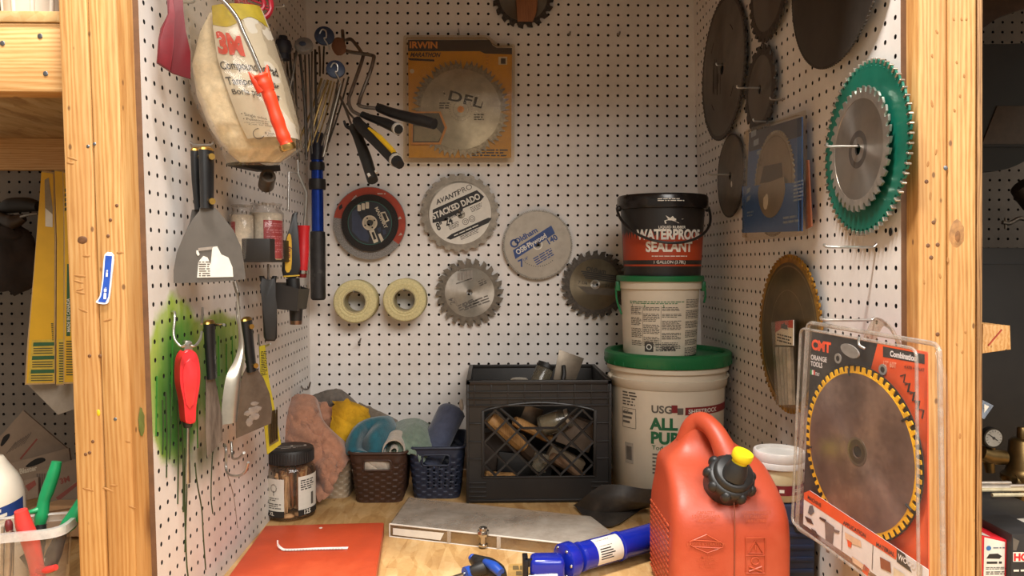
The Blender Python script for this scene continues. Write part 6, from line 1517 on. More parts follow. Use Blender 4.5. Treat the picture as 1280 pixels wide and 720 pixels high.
def cw_(r0, r1, h, base=0, th0=0):
    """wraps label coordinates (arc length, height) on a bucket that tapers from r0 to r1"""
    return lambda eps: (lambda X_, Z_: ((r0+(r1-r0)*(Z_-base)/h+eps)*sin(th0+X_/r0), -(r0+(r1-r0)*(Z_-base)/h+eps)*cos(th0+X_/r0), Z_))
wl = (lambda e, q=cw_(Rb*.93, Rb*.985, 10.1, 0, 0): (lambda X_, Z_: q(e)(X_, Z_+2.0)))
mb = MB()
def patch(mb, w_, x0, x1, z0, z1, m, n=12):
    vs = []
    for k in range(n+1): vs += [w_(x0+(x1-x0)*k/n, z0), w_(x0+(x1-x0)*k/n, z1)]
    mb.add(vs, [(2*k, 2*k+2, 2*k+3, 2*k+1) for k in range(n)], m)
mb.text('USG', -2.35, 6.3, .62, 0, 1, bold=.03, warp=wl(.03), sx=1.0)
patch(mb, wl(.03), -.75, -.28, 6.35, 7.0, 2, 3); patch(mb, wl(.03), -.28, .2, 6.2, 6.75, 1, 3)
patch(mb, wl(.025), .35, 7.0, 6.15, 6.8, 2, 24); mb.text('SHEETROCK', .6, 6.28, .36, 0, 3, bold=.02, warp=wl(.045))
mb.text('ALL', -2.4, 4.9, .95, 0, 0, bold=.045, warp=wl(.03), sx=.95); mb.text('PURPOSE', -2.4, 3.7, .95, 0, 0, bold=.045, warp=wl(.03), sx=.95)
mb.text('Todo Propósito', -2.3, 3.15, .38, 0, 0, warp=wl(.03)); mb.scribble(-2.25, 1.0, 0, 2.9, 6, 0, 1, warp=wl(.03))
mb.scribble(-5.1, 6.6, -3.6, 7.9, 5, 0, 1, warp=wl(.03)); mb.scribble(-5.1, 5.0, -4.0, 6.2, 3, 0, 1, warp=wl(.03)); mb.text('CE', -5.0, 5.9, .36, 0, 1, warp=wl(.03))
for x0, x1, z0, z1 in ((-5.15, -3.7, 4.7, 4.74), (-5.15, -3.7, 6.38, 6.42), (-5.17, -5.13, 4.7, 6.4), (-3.72, -3.68, 4.7, 6.4)): patch(mb, wl(.03), x0, x1, z0, z1, 1, 4)
patch(mb, wl(.03), -4.9, -4.0, 1.6, 3.4, 4, 5); patch(mb, wl(.035), -4.75, -4.15, 1.9, 3.1, 1, 4)
mb.build('printed_label', [mat('dark green print', '#125c38', .5), GREYINK, mat('dark red print', '#7e1f22', .5), PAPER, mat('grey barcode', '#9b9284', .5)], t)
for s_ in (-1, 1):
    mb = MB(); mb.blob((s_*Rb*1.01, -.6, 10.9), (.28, .35, .3), 0, .1); mb.build('handle_lug', BW, t)
mb = MB(); mb.tube([(Rb*1.06*cos(a), -Rb*1.03*sin(a)-.3, 10.9-.0*a-.9*sin(a)) for a in [pi*(k/24) for k in range(3, 0, -1)]], .07, 6); mb.build('wire_handle', WIRE, t)
# small white bucket
z0 = 12.8; F = Frame(Vector((X(827, BUCKY)-.15, BUCKY, z0)), (0, 0, rad(-4))); t = thing('plastic_bucket', 'small white bucket printed all over, green lid, middle of the bucket stack', 'bucket', F)
r0, r1, hh = 3.22, 3.5, 7.0
mb = MB(); mb.lathe([(0, .02), (r0*.95, .02), (r0, .12), (r1*.99, hh-1.2), (r1*1.04, hh-1.15), (r1*1.05, hh-.45), (r1, hh-.45), (r1, hh-.3)], 64); mb.build('body', BW, t, angle=50)
mb = MB(); mb.lathe([(r1*1.02, hh-.5), (r1*1.1, hh-.5), (r1*1.11, hh-.38), (r1*1.11, hh-.05), (r1*1.08, hh), (r1*1.0, hh), (r1*.98, hh-.12), (0, hh-.12)], 64); mb.build('lid', GLID, t, angle=45)
w2 = cw_(r0, r1, hh); mb = MB(); rg = random.Random(9)
for x0, x1, rows in ((-3.1, -2.0, 30), (-1.85, -.5, 24), (-.3, 1.35, 24)):
    z_ = 4.35
    while z_ > 1.2:
        n = rg.randint(3, 7); mb.scribble(x0, z_-n*.12, x1, z_, n, 0, 0, warp=w2(.02), rnd=rg); z_ -= n*.12+.22
mb.scribble(-3.2, 4.55, 1.6, 4.85, 2, 0, 1, warp=w2(.02)); z_ = 5.0
while z_ > .5:
    n = rg.randint(3, 6); mb.scribble(1.8, z_-n*.13, 3.9, z_, n, 0, 0, warp=w2(.02), rnd=rg); z_ -= n*.13+.16
for x_ in (-1.93, -.4): patch(mb, w2(.02), x_, x_+.03, 1.0, 4.4, 0, 1)
for k, s in enumerate('1234'[:3]): mb.text(s, (-3.0, -1.8, -.25)[k], 4.32, .2, 0, 1, bold=.03, warp=w2(.02))
patch(mb, w2(.02), -1.75, -1.0, .45, 1.3, 0, 4); mb.rings([.25, .17], 0, .01, 16, [2], (0, 0), Matrix.Translation(w2(.035)(-1.37, .87)) @ rotm(0, 0, -1.37/r0)); mb.scribble(-.8, .5, .9, 1.2, 5, 0, 0, warp=w2(.02))
mb.build('printed_label', [mat('dark grey print', '#45413b', .5), mat('green print', '#2c6b3f', .5), PAPER], t)
for s_ in (-1, 1):
    mb = MB(); mb.box((s_*r1*1.08, -.3, hh-.95), (.4, .7, .9), 0, .1); mb.build('handle_lug', GLID, t)
mb = MB(); mb.tube(smooth_path([(-r1*1.13, -.3, hh-1.0), (-r1*1.12, -.9, hh-2.2), (-r1*1.02, -1.5, hh-3.4)], 5), .09, 8); mb.build('bail_handle', GLID, t)
mb = MB(); mb.tube(smooth_path([(r1*1.13, -.3, hh-1.0), (r1*1.13, -.5, hh-1.8), (r1*1.08, -.8, hh-2.4)], 5), .09, 8); mb.build('bail_handle', GLID, t)
# sealant pail
z1 = z0+hh; F = Frame(Vector((X(829.5, BUCKY)-.15, BUCKY, z1-.1)), (0, 0, 0)); t = thing('sealant_pail', 'black and rust orange sealant pail on top of the bucket stack', 'pail', F)
r0, r1, hh = 3.38, 3.72, 7.15; BLKPAIL = mat('black pail plastic', '#211d1b', .38, 0, .12, 16)
mb = MB(); mb.lathe([(0, .02), (r0*.96, .02), (r0, .1), (r1*.995, hh-1.2), (r1*.995, hh-.5)], 64); mb.build('body', BLKPAIL, t, angle=50)
mb = MB(); mb.lathe([(r1, hh-1.25), (r1*1.06, hh-1.2), (r1*1.08, hh-.9), (r1*1.08, hh-.2), (r1*1.05, hh), (r1*.97, hh), (r1*.95, hh-.12), (0, hh-.12)], 64); mb.build('lid', mat('black lid gloss', '#1b1716', .22, 0, .1), t, angle=45)
w3 = cw_(r0, r1, hh); mb = MB()
for xa in range(-24, 24): patch(mb, w3(.02), xa*.22, xa*.22+.22, 1.45, 5.35, 0, 1); patch(mb, w3(.02), xa*.22, xa*.22+.22, .92, 1.08, 0, 1)
mb.text('WATERPROOF', 0, 3.25, .82, 0, 1, bold=.04, warp=w3(.04), sx=.74, align='CENTER'); mb.text('SEALANT', -.1, 2.2, .82, 0, 1, bold=.04, warp=w3(.04), sx=.82, align='CENTER')
mb.text('1 GALLON (3.78L)', -.1, 1.16, .26, 0, 1, bold=.01, warp=w3(.04), sx=.95, align='CENTER'); mb.scribble(-1.6, 1.72, 1.5, 1.86, 1, 0, 1, warp=w3(.04))
mb.text('LIQUID RUBBER', .05, 4.15, .22, 0, 1, bold=.02, warp=w3(.05), align='CENTER')
def w3p(pts, e, m): mb.add([w3(e)(a, b) for a, b in pts], [tuple(range(len(pts)))], m)
w3p([(-.75, 4.42), (.8, 4.42), (.75, 4.75), (.5, 5.05), (-.4, 5.05), (-.7, 4.75)], .03, 2); w3p([(-.55, 4.55), (.6, 4.6), (.2, 4.8), (1.0, 4.95), (.2, 5.0), (.05, 5.2), (-.15, 5.02), (-.5, 5.25), (-.3, 4.9), (-.6, 4.8)], .045, 1)
mb.build('printed_label', [mat('rust orange label', '#a23a18', .42, 0, .06, 16), PAPER, INK], t)
mb = MB(); yy = random.Random(2)
mb.scribble(-1.2, hh-.75, .9, hh-.45, 2, 0, 0, warp=lambda a, b: ((r1*1.085)*sin(a/r1), -(r1*1.085)*cos(a/r1), b), rnd=yy); mb.build('lid_print', PAPER, t)
for s_ in (-1, 1): mb = MB(); mb.blob((s_*r1*1.07, -.3, hh-1.1), (.25, .3, .28), 0, .05); mb.build('handle_lug', BLKPAIL, t)
mb = MB(); P = []
for k in range(33):
    a = pi*k/32; P.append((-cos(a)*(r1*1.11), -.3-sin(a)*3.75, hh-1.1-3.15*sin(a)**.9+.0))
mb.tube(P, .12, 8); mb.build('bail_handle', BLKPAIL, t, angle=60)

# orange petrol can
ORC = mat('orange can plastic', '#b2472b', .45, 0, .1, 5, dirt='#cb7f63', dirt_amt=.5, bump=.15, bscale=120); GY0 = 44.0
F = Frame(Vector((X(921, GY0), GY0+3.6, 0)), (0, 0, rad(0))); t = thing('petrol_can', 'faded orange petrol can with black spout cap at the front of bench', 'petrol can', F)
def sup(a, b, e, n, yo=0, xo=0):
    out = []
    for k in range(n):
        q = 2*pi*k/n; c_, s_ = cos(q), sin(q); out.append((xo+a*abs(c_)**(2/e)*(1 if c_ > 0 else -1), yo+b*abs(s_)**(2/e)*(1 if s_ > 0 else -1)))
    return out
secs = [(0, 3.4, 3.2, 7, 0, 0), (.25, 3.65, 3.5, 7, 0, 0), (1.5, 3.72, 3.6, 8, 0, 0), (4.0, 3.72, 3.6, 8, 0, 0), (5.4, 3.66, 3.55, 8, .03, 0), (6.2, 3.55, 3.35, 7, .22, 0), (6.9, 3.42, 3.0, 6, .55, 0), (7.5, 3.32, 2.6, 5.5, .95, -.05), (8.0, 3.2, 2.2, 5, 1.3, -.1), (8.3, 2.95, 1.85, 4.5, 1.5, -.15),
        (8.7, 2.35, 1.45, 3.5, 1.6, -.25), (9.2, 1.75, 1.15, 3, 1.6, -.38), (9.8, 1.25, .95, 2.6, 1.5, -.5), (10.4, .9, .8, 2.3, 1.35, -.58), (10.9, .6, .6, 2, 1.2, -.62), (11.1, .2, .25, 2, 1.1, -.62)]
Nn = 72; vs = []; fs = []
for z_, a, b, e, yo, xo in secs:
    for x_, y_ in sup(a, b, e, Nn, yo, xo):
        g = .05*math.exp(-((x_+.05)/.07)**2) if y_ < 0 else 0    # shallow mould line groove down the front
        vs.append((x_, y_+g, z_))
for i in range(len(secs)-1):
    for j in range(Nn): a, b = i*Nn+j, i*Nn+(j+1) % Nn; fs.append((a, b, b+Nn, a+Nn))
fs += [tuple(range(Nn-1, -1, -1)), tuple((len(secs)-1)*Nn+j for j in range(Nn))]
b = bmesh.new(); bv = [b.verts.new(v) for v in vs]
for f in fs: b.faces.new([bv[q] for q in f])
bmesh.ops.subdivide_edges(b, edges=[e for e in b.edges if abs(e.verts[0].co.z-e.verts[1].co.z) > .05], cuts=1)
for k in range(2): bmesh.ops.smooth_vert(b, verts=[v for v in b.verts if v.co.z > 5], factor=.5, use_axis_x=True, use_axis_y=True, use_axis_z=True)
mb = MB(); mb.bm(b); mb.build('can_body', ORC, t, angle=80)
def gl(px, py, Y): return F.loc(at_y(px, py, Y))
mb = MB(); P = smooth_path([gl(857, 552, 49.3), gl(866, 533, 49.0), gl(877, 527, 48.5), gl(889, 534, 47.6), gl(900, 550, 46.8), gl(910, 574, 46.1), gl(916, 600, 45.6)], 6)
mb.tube(P, [.66, .68, .64, .6, .64, .78, 1.05], 18); mb.build('handle', ORC, t, angle=80)
# mould line
mb = MB(); q = [(.02, -3.61, .3), (.02, -3.62, 3), (.02, -3.6, 5.6), (.02, -3.4, 6.8)]; mb.tube(smooth_path(q, 5), .03, 6); mb.build('mould_line', mat('grimy seam', '#8a4a35', .6), t)
# raised lettering and marks on the front
EMB = mat('raised orange plastic', '#b95334', .42, 0, .08, 20)
mb = MB(); fy = lambda z_: -3.64
def emb(s, px, py, h, al='CENTER', b=.01):
    p = F.uv(px, py, 3.6); mb.text(s, p[0], p[1], h, -3.66, 0, align=al, bold=b)
for k, s in enumerate(('CAPACITY', '5.0 US GALLONS', '18.9 LITRES')): emb(s, 882, 642+4.8*k, .16)
for k, s in enumerate(('CONTENANCE', '5.0 GALLONS', '18.9 LITRES')): emb(s, 945, 642+5.2*k, .18)
emb('BRIGGS & STRATTON', 883, 681.5, .17, b=.015)
def eline(pts, r=.035, closed=False):
    P = [Vector((*F.uv(a, b, 3.6), 0)) for a, b in pts]; mb.tube([(p.x, -3.63, p.y) for p in P], r, 6, closed=closed)
eline([(862, 677), (866, 675), (900, 677), (904, 680), (903, 684), (899, 685), (866, 683), (862, 680)], closed=True); eline([(867, 675), (883, 668), (899, 677)]); eline([(868, 684), (884, 691), (898, 686)])
for k in range(4): emb(('MADE IN', 'HDPE PLASTIC', 'USA', 'PATENTED')[k], 884, 697.5+4*k, .13)
eline([(932, 672), (956, 672), (956, 694), (932, 694)], closed=True); eline([(932, 694), (956, 694), (956, 716), (932, 716)], closed=True)
eline([(944, 675.5), (953, 691), (935, 691)], closed=True); eline([(944, 681), (944, 687)], .05)
for a in range(1): eline([(944+5*cos(2*pi*k/14), 701+4.4*sin(2*pi*k/14)) for k in range(14)], closed=True); eline([(936, 708), (952, 714)], .06); eline([(936, 714), (952, 708)], .06)
mb.build('embossed_marks', EMB, t)
mb = MB()
for k in range(7):
    for j in range(13): mb.box((-3.72, -2.4+.75*k, .7+.36*j), (.08, .5, .1), 0, 0)
mb.build('side_lettering', EMB, t)
# spout collar and yellow-tipped spout
p = gl(911, 600, 45.0); d = Vector((.12, -.72, .68)).normalized(); M_ = Matrix.Translation(p) @ d.to_track_quat('Z', 'Y').to_matrix().to_4x4()
mb = MB(); mb.lathe([(0, -.9), (1.3, -.9), (1.38, -.1), (1.42, 0), (1.42, .5), (1.32, .62), (1.2, .66), (1.18, 1.0), (1.05, 1.12), (0, 1.12)], 40, 0, M_)
for k in range(9):
    a = 2*pi*k/9; mb.blob((1.34*cos(a), 1.34*sin(a), .2), (.34, .34, .46), 0, .02, 1, 2, k, M_)
mb.build('spout_cap', mat('black cap rubber', '#242424', .45, 0, .2, 30), t, angle=50)
d2 = Vector((.25, -.3, .9)).normalized(); p2 = gl(920, 588, 43.9); M2 = Matrix.Translation(p2) @ d2.to_track_quat('Z', 'Y').to_matrix().to_4x4()
mb = MB(); mb.lathe([(.72, -.5), (.7, 0), (.55, .45), (.5, .6)], 24, 0, M2); mb.build('spout', mat('black cap rubber', '', 0), t, angle=50)
mb = MB(); mb.lathe([(.46, .1), (.46, .7), (.6, .85), (.62, 1.15), (.58, 1.28), (0, 1.3)], 24, 0, M2); mb.build('yellow_tip', mat('bright yellow plastic', '#e2cf1c', .45, 0, .06), t, angle=40)

# tub and blue box between the can and the right wall
F = Frame(Vector((19.95, 49.7, 0))); mb = MB(); t = thing('plastic_tote', 'dark blue plastic box standing behind the gas can, under the tub', 'box', F)
mb = MB(); mb.box((0, 0, 2.6), (2.6, 3.2, 5.2), 0, .25)
for k in range(5): mb.box((0, -1.62, .8+.8*k), (2.2, .08, .3), 0, .03)
mb.build('body', mat('dark blue plastic', '#1d2a44', .4, 0, .15, 20), t)
mb = MB(); mb.prism([(x_, z_) for x_, z_ in rrect(-.2, 3.4, 1.2, 4.6, .4)], -1.72, -1.6); mb.build('latch', BLKP, t)
F = Frame(Vector((19.35, 49.7, 5.22))); t = thing('plastic_tub', 'small translucent tub with burgundy band and frosted lid by the right wall', 'tub', F)
mb = MB(); mb.lathe([(0, .02), (1.4, .02), (1.48, .1), (1.52, 2.3)], 40); mb.build('body', mat('milky yellow plastic', '#d5cda6', .4, 0, .06), t, angle=50)
mb = MB(); mb.lathe([(1.53, .5), (1.545, 1.15)], 40); wz = lambda a, b: (1.56*sin(a/1.5), -1.56*cos(a/1.5), b); mb.scribble(-.9, .65, -.2, .95, 1, 0, 1, warp=wz, fill=.7); mb.scribble(.5, .7, 1.6, .95, 2, 0, 1, warp=wz); mb.build('burgundy_band', [mat('burgundy band', '#6a1524', .4), PAPER], t)
mb = MB(); mb.lathe([(1.56, 2.1), (1.66, 2.15), (1.68, 2.5), (1.64, 2.55), (1.66, 2.6), (1.66, 3.1), (1.6, 3.2), (1.45, 3.2), (1.4, 3.0), (0, 3.0)], 48); mb.build('lid', mat('frosted lid', '#c9c6c0', .3, 0, .12, 20, sss=.2), t, angle=50)

# clear acrylic blade guard
F = Frame(on_bench(620, 670, 0)); t = thing('blade_guard', 'long clear scuffed plastic guard lying on the bench in front of crate', 'guard', F)
GCL = clear('scuffed acrylic', '#f3eee6', .36, .1, '#ddd3c5', 9, gloss=.4); zt = .98
def gb(px, py, h): return on_bench(px, py, h)-F.o
TL, TR, TIP, FR_, FL = gb(511, 621, zt), gb(738, 645, zt), gb(772, 671, zt), gb(748, 684, zt), gb(487, 655, zt)
def slab(mb, P, th):
    n = len(P); nrm = (P[1]-P[0]).cross(P[2]-P[0]).normalized(); vs = list(P)+[p-nrm*th for p in P]
    mb.add(vs, [tuple(range(n)), tuple(range(2*n-1, n-1, -1))]+[(i, i+n, (i+1) % n+n, (i+1) % n) for i in range(n)])
mb = MB(); slab(mb, [FL, FR_, TIP, TR, TL], .12); mb.build('top_panel', GCL, t)
dn = Vector((0, 0, -zt+.02))
mb = MB(); slab(mb, [FL+dn, FR_+dn, FR_, FL], .12); mb.build('front_panel', clear('clear acrylic', '#faf6ef', .08, .06, '#c9bda9', 40, gloss=.4), t)
mb = MB(); slab(mb, [TL+dn, FL+dn, FL, TL], .1); slab(mb, [TR+dn, TL+dn, TL, TR], .1); mb.build('back_panel', clear('clear acrylic', '', 0), t)
mb = MB(); mb.tube([FL, FR_], .07, 8); mb.tube([FL, FL+dn], .06, 8); mb.tube([FL+dn, FR_+dn], .05, 8); mb.build('polished_edge', mat('polished acrylic edge', '#d6cfc4', .15, 0, .05), t)
u_ = (FR_-FL).normalized(); w_ = Vector((0, 0, 1)); nn = u_.cross(w_)
def onfront(a, b): return FL+u_*a+w_*(b-zt)+nn*.05
mb = MB(); mb.add([onfront(.3, .2), onfront(4.2, .2), onfront(4.5, .78), onfront(.3, .72)], [(0, 1, 2, 3)]); mb.build('white_label', PAPER, t)
pb = gb(604, 668, zt); mb = MB(); mb.lathe([(0, .55), (.22, .55), (.3, .48), (.32, .3), (.42, .28), (.45, .1), (.4, .05), (.4, -.1), (.2, -.15), (.2, -.7), (.34, -.72), (.34, -.86), (0, -.86)], 20, 0, Matrix.Translation(pb+Vector((0, -.12, .05)))); mb.build('bolt', CHROME, t)
for a in (4.8, 8.6): mb = MB(); q = onfront(a*1.02, .55); mb.box(q, (.3, .1, .9), 0, .03); mb.build('inner_rib', clear('scuffed acrylic', '', 0), t)

# blue clamp with barcode label, lying across the front
BLU = mat('royal blue paint', '#14259a', .25, 0, .12, 16, coat=.3); F = Frame(on_bench(745, 700, .9)); t = thing('pipe_clamp', 'royal blue tubular tool with white barcode label, in front of the gas can', 'hand tool', F)
c0, c1 = on_bench(700, 703, 1.35)-F.o, on_bench(822, 669, 1.35)-F.o; d = c1-c0; M_ = Matrix.Translation(c0) @ d.normalized().to_track_quat('Z', 'Y').to_matrix().to_4x4(); Ld = d.length
mb = MB(); mb.lathe([(0, 1.35), (.7, 1.35), (.95, 1.5), (.98, 1.7), (.93, 1.75), (.93, 4.9), (1.0, 4.95), (1.0, 5.15), (.93, 5.2), (.93, Ld+2), (0, Ld+2)], 36, 0, M_); mb.build('barrel', BLU, t, angle=40)
mb = MB(); mb.lathe([(0, .15), (.9, .15), (1.15, .3), (1.18, .9), (1.0, 1.2), (.75, 1.4), (0, 1.4)], 28, 0, M_); 
mb.build('collar', BLU, t, angle=45)
mb = MB()
for k in range(6):
    a = 2*pi*k/6; mb.blob((.92*cos(a), .92*sin(a), .2), (.12, .12, .12), 0, 0, 1, 2, 0, M_)
mb.build('screw_head', CHROME, t)
cam_l = (M_.inverted() @ (CAM-F.o)); a0 = atan2(cam_l.y, cam_l.x)
def wb(eps): return lambda X_, Z_: tuple(M_ @ Vector(((.93+eps)*cos(a0+Z_/.93), (.93+eps)*sin(a0+Z_/.93), X_)))
s_ = 1
mb = MB(); patch2 = []
vs = []
for k in range(13):
    for q in (2.55, 4.75): vs.append(wb(.015)(q, -1.0+2.0*k/12))
mb.add(vs, [(2*k, 2*k+1, 2*k+3, 2*k+2) for k in range(12)], 0)
rb = random.Random(8)
upz = 1 if (M_.to_3x3() @ Vector((cos(a0+.3), sin(a0+.3), 0))).z > (M_.to_3x3() @ Vector((cos(a0-.3), sin(a0-.3), 0))).z else -1
x_ = 2.8
while x_ < 3.9:
    wd = rb.choice((.03, .05, .08)); q = [(x_, .25*upz), (x_+wd, .25*upz), (x_+wd, .75*upz), (x_, .75*upz)]; mb.add([wb(.025)(*k) for k in q], [(0, 1, 2, 3)], 1); x_ += wd+rb.choice((.03, .06))
for k in range(5): q0, q1 = .12-.16*k, .05-.16*k; mb.add([wb(.025)(a, b*upz) for a, b in ((2.75, q0), (3.7+.15*(k % 3), q0), (3.7+.15*(k % 3), q1), (2.75, q1))], [(0, 1, 2, 3)], 1)
mb.build('barcode_label', [PAPER, INK], t)
mb = MB(); q = c0+Vector((-.5, -.5, .0)); mb.box(q+Vector((-.4, -.2, 0)), (2.2, 1.5, 1.5), 0, .35, None, 3); mb.build('head', BLU, t)
mb = MB(); mb.box(q+Vector((-1.8, -.1, -.1)), (.35, 1.3, 1.5), 0, .06); mb.box(q+Vector((-1.4, -.5, .4)), (.9, .3, .5), 0, .06); mb.build('steel_jaw', mat('dark jaw steel', '#34343a', .3, .8), t)
mb = MB(); mb.tube([q+Vector((-1.6, -.9, -.4)), q+Vector((.2, -.9, -.3))], .22, 12)
for k in range(9): mb.tube([q+Vector((-1.6+.18*k, -.9, -.4)), q+Vector((-1.52+.18*k, -.9, -.4))], .27, 12)
mb.build('threaded_rod', CHROME, t)
# T-handle driver
F = Frame(on_bench(606, 712, .7)); t = thing('t_handle_driver', 'black and blue T-handle driver at the bottom edge of the picture', 'driver', F)
def dl(px, py, h=.7): return on_bench(px, py, h)-F.o
mb = MB(); P = smooth_path([dl(592, 699, .9), dl(600, 704, 1.0), dl(612, 708, 1.0), dl(622, 715, .9), dl(627, 724, .7)], 5); mb.tube(P, [.35, .5, .55, .55, .4], 14); mb.tube(smooth_path([dl(584, 716), dl(596, 712, .9), dl(606, 709, 1.0)], 4), [.3, .4, .5], 12); mb.build('handle', BLKP, t, angle=60)
mb = MB(); P = smooth_path([dl(606, 702, 1.4), dl(617, 708, 1.4), dl(626, 716, 1.2)], 4); mb.tube(P, [.2, .34, .3], 10); mb.build('blue_inlay', mat('blue inlay', '#1d49a8', .4), t, angle=60)
mb = MB(); mb.tube([dl(581, 717), dl(588, 715)], [.42, .42], 14); mb.build('blue_collar', mat('blue inlay', '', 0), t, angle=60)
mb = MB(); mb.blob(dl(591, 698, 1.0), (.3, .3, .3)); mb.build('blue_tip', mat('blue inlay', '', 0), t, angle=60)
mb = MB(); mb.tube([dl(584, 716, .7), dl(560, 724, .6)], .12, 10); mb.build('shaft', CHROME, t)
F = Frame(on_bench(652, 715, .03)); mb = MB(); q = [on_bench(a, b, .04)-F.o for a, b in ((636, 705), (666, 704), (670, 722), (634, 722))]
slab(mb, [q[3], q[2], q[1], q[0]], .03); 
for a, b in ((641, 707), (650, 707), (645, 714)):
    q = [on_bench(a+dx, b+dy, .06)-F.o for dx, dy in ((0, 0), (7, 0), (8, 5), (0, 5))]; mb.add(q, [(3, 2, 1, 0)], 1)
solo(mb, 'printed_card', [mat('kraft card', '#b8904f', .8), mat('card print', '#6e5a36', .8)], 'small brown printed card on the bench by the blue tool', 'card', F)
F = Frame(on_bench(1016, 697, .3)); mb = MB(); mb.blob((0, 0, 0), (.3, .3, .3), 0, .05); solo(mb, 'yellow_bead', mat('yellow bead plastic', '#c8b020', .4), 'small yellow bead on the bench under the orange card', 'bead', F)
# ---------------------------------------------------------------- left bay
def YELC(): return mat('yellow sandpaper card', '#d9a816', .45, 0, .06, 20)
GRNP = mat('green card print', '#2a5a34', .5)
def card_pack(label, Y, rz, outline, seed, depth=.35, edge='#b99a6a', text=None):
    F = Frame(at_y(outline[0][0], outline[0][1], Y), (0, 0, rad(rz)))
    t = thing('sandpaper_pack', label, 'sandpaper pack', F, 'yellow sandpaper packs'); P = F.poly(outline)
    mb = MB(); mb.prism(P, 0, depth, 0, .02); mb.build('sleeve', mat('tan card edge', edge, .7), t)
    mb = MB(); c = Vector((sum(p[0] for p in P)/len(P), sum(p[1] for p in P)/len(P)))
    Q = [(c.x+(p[0]-c.x)*.9, c.y+(p[1]-c.y)*.985) for p in P]; mb.prism(Q, -.02, .0, 0)
    return F, t, mb
F, t, mb = card_pack('leftmost yellow sandpaper pack with green striped lower panel, behind the left post', 52, 14, [(52, 213), (68, 215), (70, 300), (69, 480), (31, 481), (34, 430), (42, 340)], 1)
mb.flat(F.poly([(40, 425), (68, 424), (68, 476), (35, 479)]), -.03, 2)
for k in range(3):
    y0 = 428+17*k; mb.flat(F.poly([(42-1.5*k, y0), (68, y0-.5), (68, y0+4), (41.5-1.5*k, y0+5)]), -.045, 1)
    for j in range(3): mb.flat(F.poly([(42-1.5*k, y0+7+3*j), (66, y0+6.5+3*j), (66, y0+7.8+3*j), (42-1.5*k, y0+8.3+3*j)]), -.045, 3)
mb.flat(F.poly([(56, 225), (61, 222), (66, 260), (66, 284), (57, 283)]), -.045, 4); mb.flat(F.poly([(57, 260), (66, 268), (66, 284), (57, 283)]), -.055, 5)
for j in range(9): mb.flat(F.poly([(64+.2*j, 404+2.5*j), (67, 404+2.5*j), (67, 405.4+2.5*j), (64+.2*j, 405.4+2.5*j)]), -.045, 3)
PANEL = mat('pale yellow panel', '#c9ab3a', .5); mb.build('face', [YELC(), GRNP, PANEL, mat('dark card print', '#4a4a28', .5), mat('grey hang window', '#8d8068', .5), PAPER], t)
F, t, mb = card_pack('middle yellow sandpaper pack with dark print at its foot, left of the post', 51, 14, [(68, 212), (80, 213), (80, 300), (80, 481), (70, 482), (71, 300)], 2)
mb.flat(F.poly([(73, 424), (80, 424), (80, 479), (72, 480)]), -.03, 1)
for j in range(16): mb.flat(F.poly([(74, 428+3.2*j), (80, 428+3.2*j), (80, 429.6+3.2*j), (74, 429.6+3.2*j)]), -.045, 2)
mb.build('face', [YELC(), PANEL, mat('dark card print', '', 0)], t)
F, t, mb = card_pack('yellow sandpaper pack closest to the left post with a green strip', 50, 14, [(78, 214), (96, 216), (106, 300), (112, 479), (79, 480), (80, 300)], 3)
mb.flat(F.poly([(84, 330), (89, 330), (88, 420), (83, 420)]), -.03, 1)
for j in range(14): mb.flat(F.poly([(83, 426+3.2*j), (95, 426+3.2*j), (95, 427.4+3.2*j), (83, 427.4+3.2*j)]), -.045, 2)
a, b = F.poly([(87, 415), (87.5, 350)]); mb.text('MADE IN CANADA', a[0]+.05, a[1], .18, -.05, 3, rot=rad(90), bold=.02)
for k in range(5): mb.flat(F.poly([(81, 236+6*k), (84, 235+6*k), (84, 239+6*k), (81, 240+6*k)]), -.05, 2)
mb.build('face', [YELC(), GRNP, mat('dark card print', '', 0), PAPER], t)
F = Frame(at_y(70, 495, 53)); mb = MB(); mb.prism(F.poly([(31, 479), (100, 470), (100, 509), (75, 518)]), -.03, .05, 0, .01, rotm(rad(-10)))
solo(mb, 'sandpaper_sheet', mat('pale grey sheet', '#9b9184', .7, 0, .08), 'pale grey sandpaper sheet corner hanging under the yellow packs', 'sheet', F)
# dark clamp on the far pegboard and dim shape below it
wire_thing('hand_clamp', 'dark hand clamp hanging on the far pegboard of the left bay', 'clamp', [('grip', mat('dim black plastic', '#221c18', .6), [(2, 262, 73), (14, 257, 72.8), (34, 256, 72.6), (48, 258, 72.4)], [.5, .75, .7, .5], True), ('jaw', mat('dim brown plastic', '#3a2c22', .5), [(-6, 262, 73), (2, 272, 72.5), (16, 277, 72.3), (30, 272, 72.3)], [.3, .5, .7, .4], True), ('lever', DWIRE, [(26, 271, 72), (38, 268, 71.8), (47, 267, 71.8)], .14, True)])
F = Frame(at_y(18, 325, 73)); mb = MB(); mb.blob((0, 0, 0), (2.4, .8, 3.0), 0, .5, 1.4, 3, 5); mb.blob((-.8, -.3, 2.6), (1.6, .6, 1.0), 0, .4, 1.4, 3, 6)
solo(mb, 'work_glove', mat('dark brown leather', '#2b1e18', .8, 0, .3, 30, bump=.4), 'dark brown leather work glove hanging in shadow below the clamp', 'glove', F)
